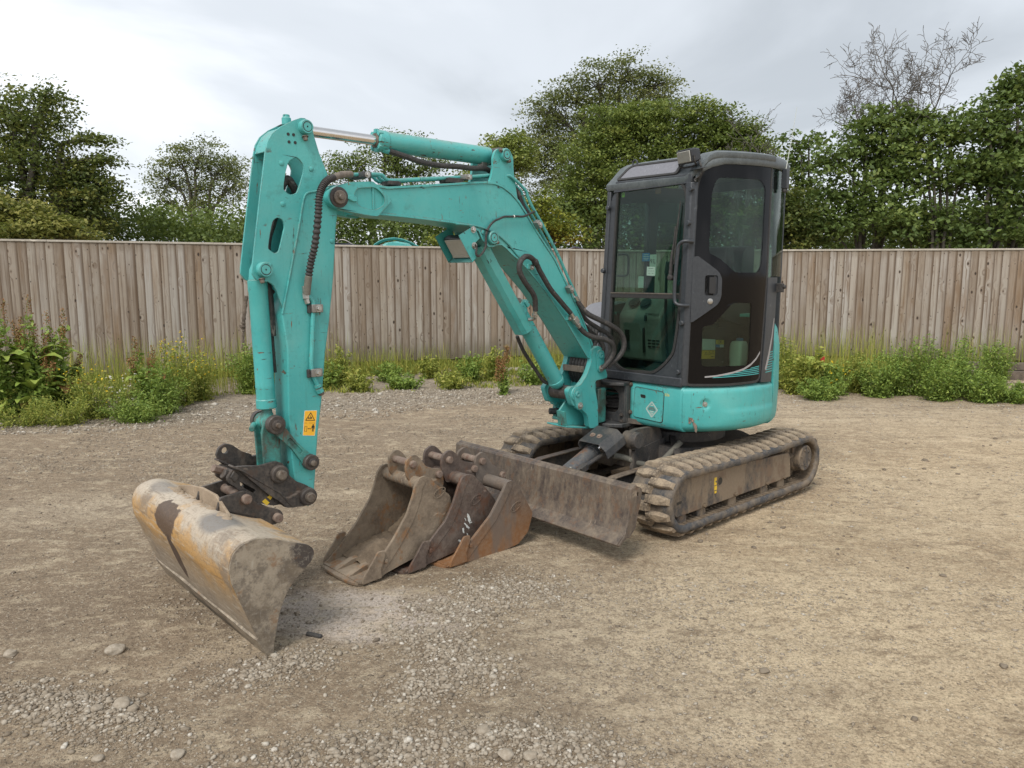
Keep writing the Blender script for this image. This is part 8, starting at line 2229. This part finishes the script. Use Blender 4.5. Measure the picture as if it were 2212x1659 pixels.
# dead mullein stalk
x, y = at(528, 820, 11.2)[0], 11.2
ML = thing('dead_mullein', 'tall dead brown mullein stalk leaning against the fence beside the bucket cylinder', 'dead plant', (x, y, 0), 0)
P_ = catmull([(0, 0, 0), (.0, 0, .45), (.02, 0, .75), (.035, .0, .95), (.09, 0, 1.28)], 10)
obj('stalk', MB().tube(P_, [.016 + .008 * ((i % 3) == 0) + .010 * (i > 22) for i in range(len(P_))], 8), M['oldtimber'], ML, bevel=0)
obj('side_spike', MB().tube([(.02, 0, .78), (-.02, 0, .84), (-.03, 0, .86)], [.014, .018, .01], 8), M['oldtimber'], ML, bevel=0)
# loose low cover of grass and seedlings between fence and yard
rng = np.random.default_rng(77); n = 30000
x = rng.uniform(-11, 12.5, n); yf = np.where(x < 2.35, 9.62 + (x + 12.5) * .2916, 13.95 - (x - 2.35) * .270)
wd = np.where(x < -3.0, 2.0 - .22 * (x + 3) * 0, np.where(x < 2.5, 2.5, 2.9))
d = rng.uniform(0, 1, n) ** 1.5 * wd; y = yf - .05 - d
keep = (vnoise(x, y, 1.7, 51) + .35 * vnoise(x, y, 5, 52) > .45 + .35 * d / wd) ; x, y, d = x[keep], y[keep], d[keep]; n = len(x)
h = rng.uniform(.03, .13, n) * (1.2 - .3 * d)
k = 3; X_ = np.repeat(x, k) + rng.normal(0, .02, n * k); Y_ = np.repeat(y, k) + rng.normal(0, .02, n * k); H_ = np.repeat(h, k) * rng.uniform(.5, 1.2, n * k)
an = rng.uniform(0, 2 * PI, n * k); ln = rng.uniform(.1, .9, n * k) * H_; w = rng.uniform(.003, .009, n * k)
Z_ = gz(X_, Y_)
ca, sa = np.cos(an), np.sin(an)
b0 = np.stack([X_ - sa * w, Y_ + ca * w, Z_], 1); b1_ = np.stack([X_ + sa * w, Y_ - ca * w, Z_], 1)
m0 = np.stack([X_ + ca * ln * .4 + sa * w, Y_ + sa * ln * .4 - ca * w, Z_ + H_ * .65], 1); t0 = np.stack([X_ + ca * ln, Y_ + sa * ln, Z_ + H_], 1)
co = np.stack([b0, b1_, m0, t0], 1).reshape(-1, 3)
g = np_mesh('grass_and_seedlings', co, np.arange(len(co)).reshape(-1, 4), M['leaf_weed2'], tint=np.repeat(rng.uniform(0, 1, n * k), 4))
tag(g, kind='stuff')
# tall thin grass and dry stems standing in the bank
rng = np.random.default_rng(78); n = 11000
x = rng.uniform(-9, 11, n); yf = np.where(x < 2.35, 9.62 + (x + 12.5) * .2916, 13.95 - (x - 2.35) * .270)
d = rng.uniform(.1, 1, n) * np.where((x < -2.6) | (x > 4), 2.2, 1.1); y = yf - d
keep = vnoise(x, y, .9, 71) + .25 * ((x < -2.6) | (x > 4)) > .55
x, y = x[keep], y[keep]; n = len(x)
h = rng.uniform(.18, .80, n) * np.where((x < -2.6) | (x > 4), 1.0, .6); an = rng.uniform(0, 2 * PI, n); ln = h * rng.uniform(.05, .35, n); w = .0032
ca, sa = np.cos(an), np.sin(an); Z_ = gz(x, y)
def _p(k, q, s_): return np.stack([x + ca * ln * k - sa * w * s_ * q, y + sa * ln * k + ca * w * s_ * q, Z_ + h * k ** .7], 1)
co = np.stack([_p(0, 1, 1), _p(0, 1, -1), _p(.5, .8, -1), _p(.5, .8, 1), _p(.5, .8, 1), _p(.5, .8, -1), _p(1, .1, -1), _p(1, .1, 1)], 1).reshape(-1, 3)
g = np_mesh('tall_grass', co, np.arange(len(co)).reshape(-1, 4), M['leaf_weed2'], tint=np.repeat(rng.uniform(0, 1, n), 8)); tag(g, kind='stuff')
# timber lying by the fence
def lying(px, py, Y, L, w, h, rz, label, mat, z=0.0, name='plank', cat='timber', grp=None):
    p = at(px, py, Y); o = tag(obj(name, MB().box(-L / 2, L / 2, -w / 2, w / 2, 0, h), M[mat], None, bevel=.006), label, cat, grp)
    o.location = (p[0], Y, float(gz(p[0], Y)) + z - .005); o.rotation_euler = (0, 0, rz); return o
lying(1118, 812, 12.3, .62, .12, .045, R(2), 'pale grey plank lying in the weeds left of the boom cylinder', 'capwood')
lying(2205, 812, 11.35, 1.7, .22, .13, R(-14), 'dark weathered sleeper on the ground at the right edge, underneath the other', 'oldtimber', 0, 'sleeper', 'sleeper', 'stacked sleepers at the right edge')
lying(2215, 800, 11.45, 1.7, .20, .10, R(-12), 'dark weathered sleeper at the right edge, on top of the other', 'oldtimber', .135, 'sleeper', 'sleeper', 'stacked sleepers at the right edge')
lying(1985, 815, 11.5, .75, .13, .05, R(-10), 'broken brown board lying among the bushes right of the cab', 'oldtimber', .06, 'board', 'board')
lying(1775, 800, 11.0, .08, .01, .09, R(20), 'small faded red scrap among the weeds right of the cab', 'red', .32, 'scrap', 'litter')
# stones one can point at
for i, (x, y, r, t, lb) in enumerate([(-1.70, 3.09, .040, .95, 'large pale flat stone lying alone in front of the wide bucket'), (-1.455, 2.66, .036, .80, 'largest grey cobble in the pebble heap at the lower left'), (-1.53, 2.62, .022, .7, 'smooth grey stone just left of the largest cobble in the heap'), (-1.40, 2.63, .020, .55, 'brownish flat stone just right of the largest cobble in the heap'),
        (-2.14, 3.07, .028, .85, 'rounded pale stone at the left edge of the yard'), (-1.12, 2.36, .024, .9, 'blue-grey angular stone near the bottom edge, left of centre'), (-1.38, 2.73 - .38, .018, .8, 'small pale stone alone near the bottom left'), (-.02, 2.33, .026, .85, 'largest pebble at the bottom of the central heap'), (.06, 2.32, .022, .75, 'second large pebble at the bottom of the central heap, right of the largest'),
        (-.10, 2.47, .024, .65, 'grey elongated pebble in the middle of the central heap'), (-.36, 3.22, .020, .7, 'angular grey stone between the pale slurry patch and the dry ground'), (2.02, 2.95, .016, .15, 'dark round stone on the dry ground at the right'), (2.30, 3.9, .015, .10, 'small dark stone at the right edge of the yard'), (1.02, 2.90, .018, .2, 'dark grey stone in the damp patch, lower right')]):
    stone(x, y, r * .8, t * .72, lb, i + 3)
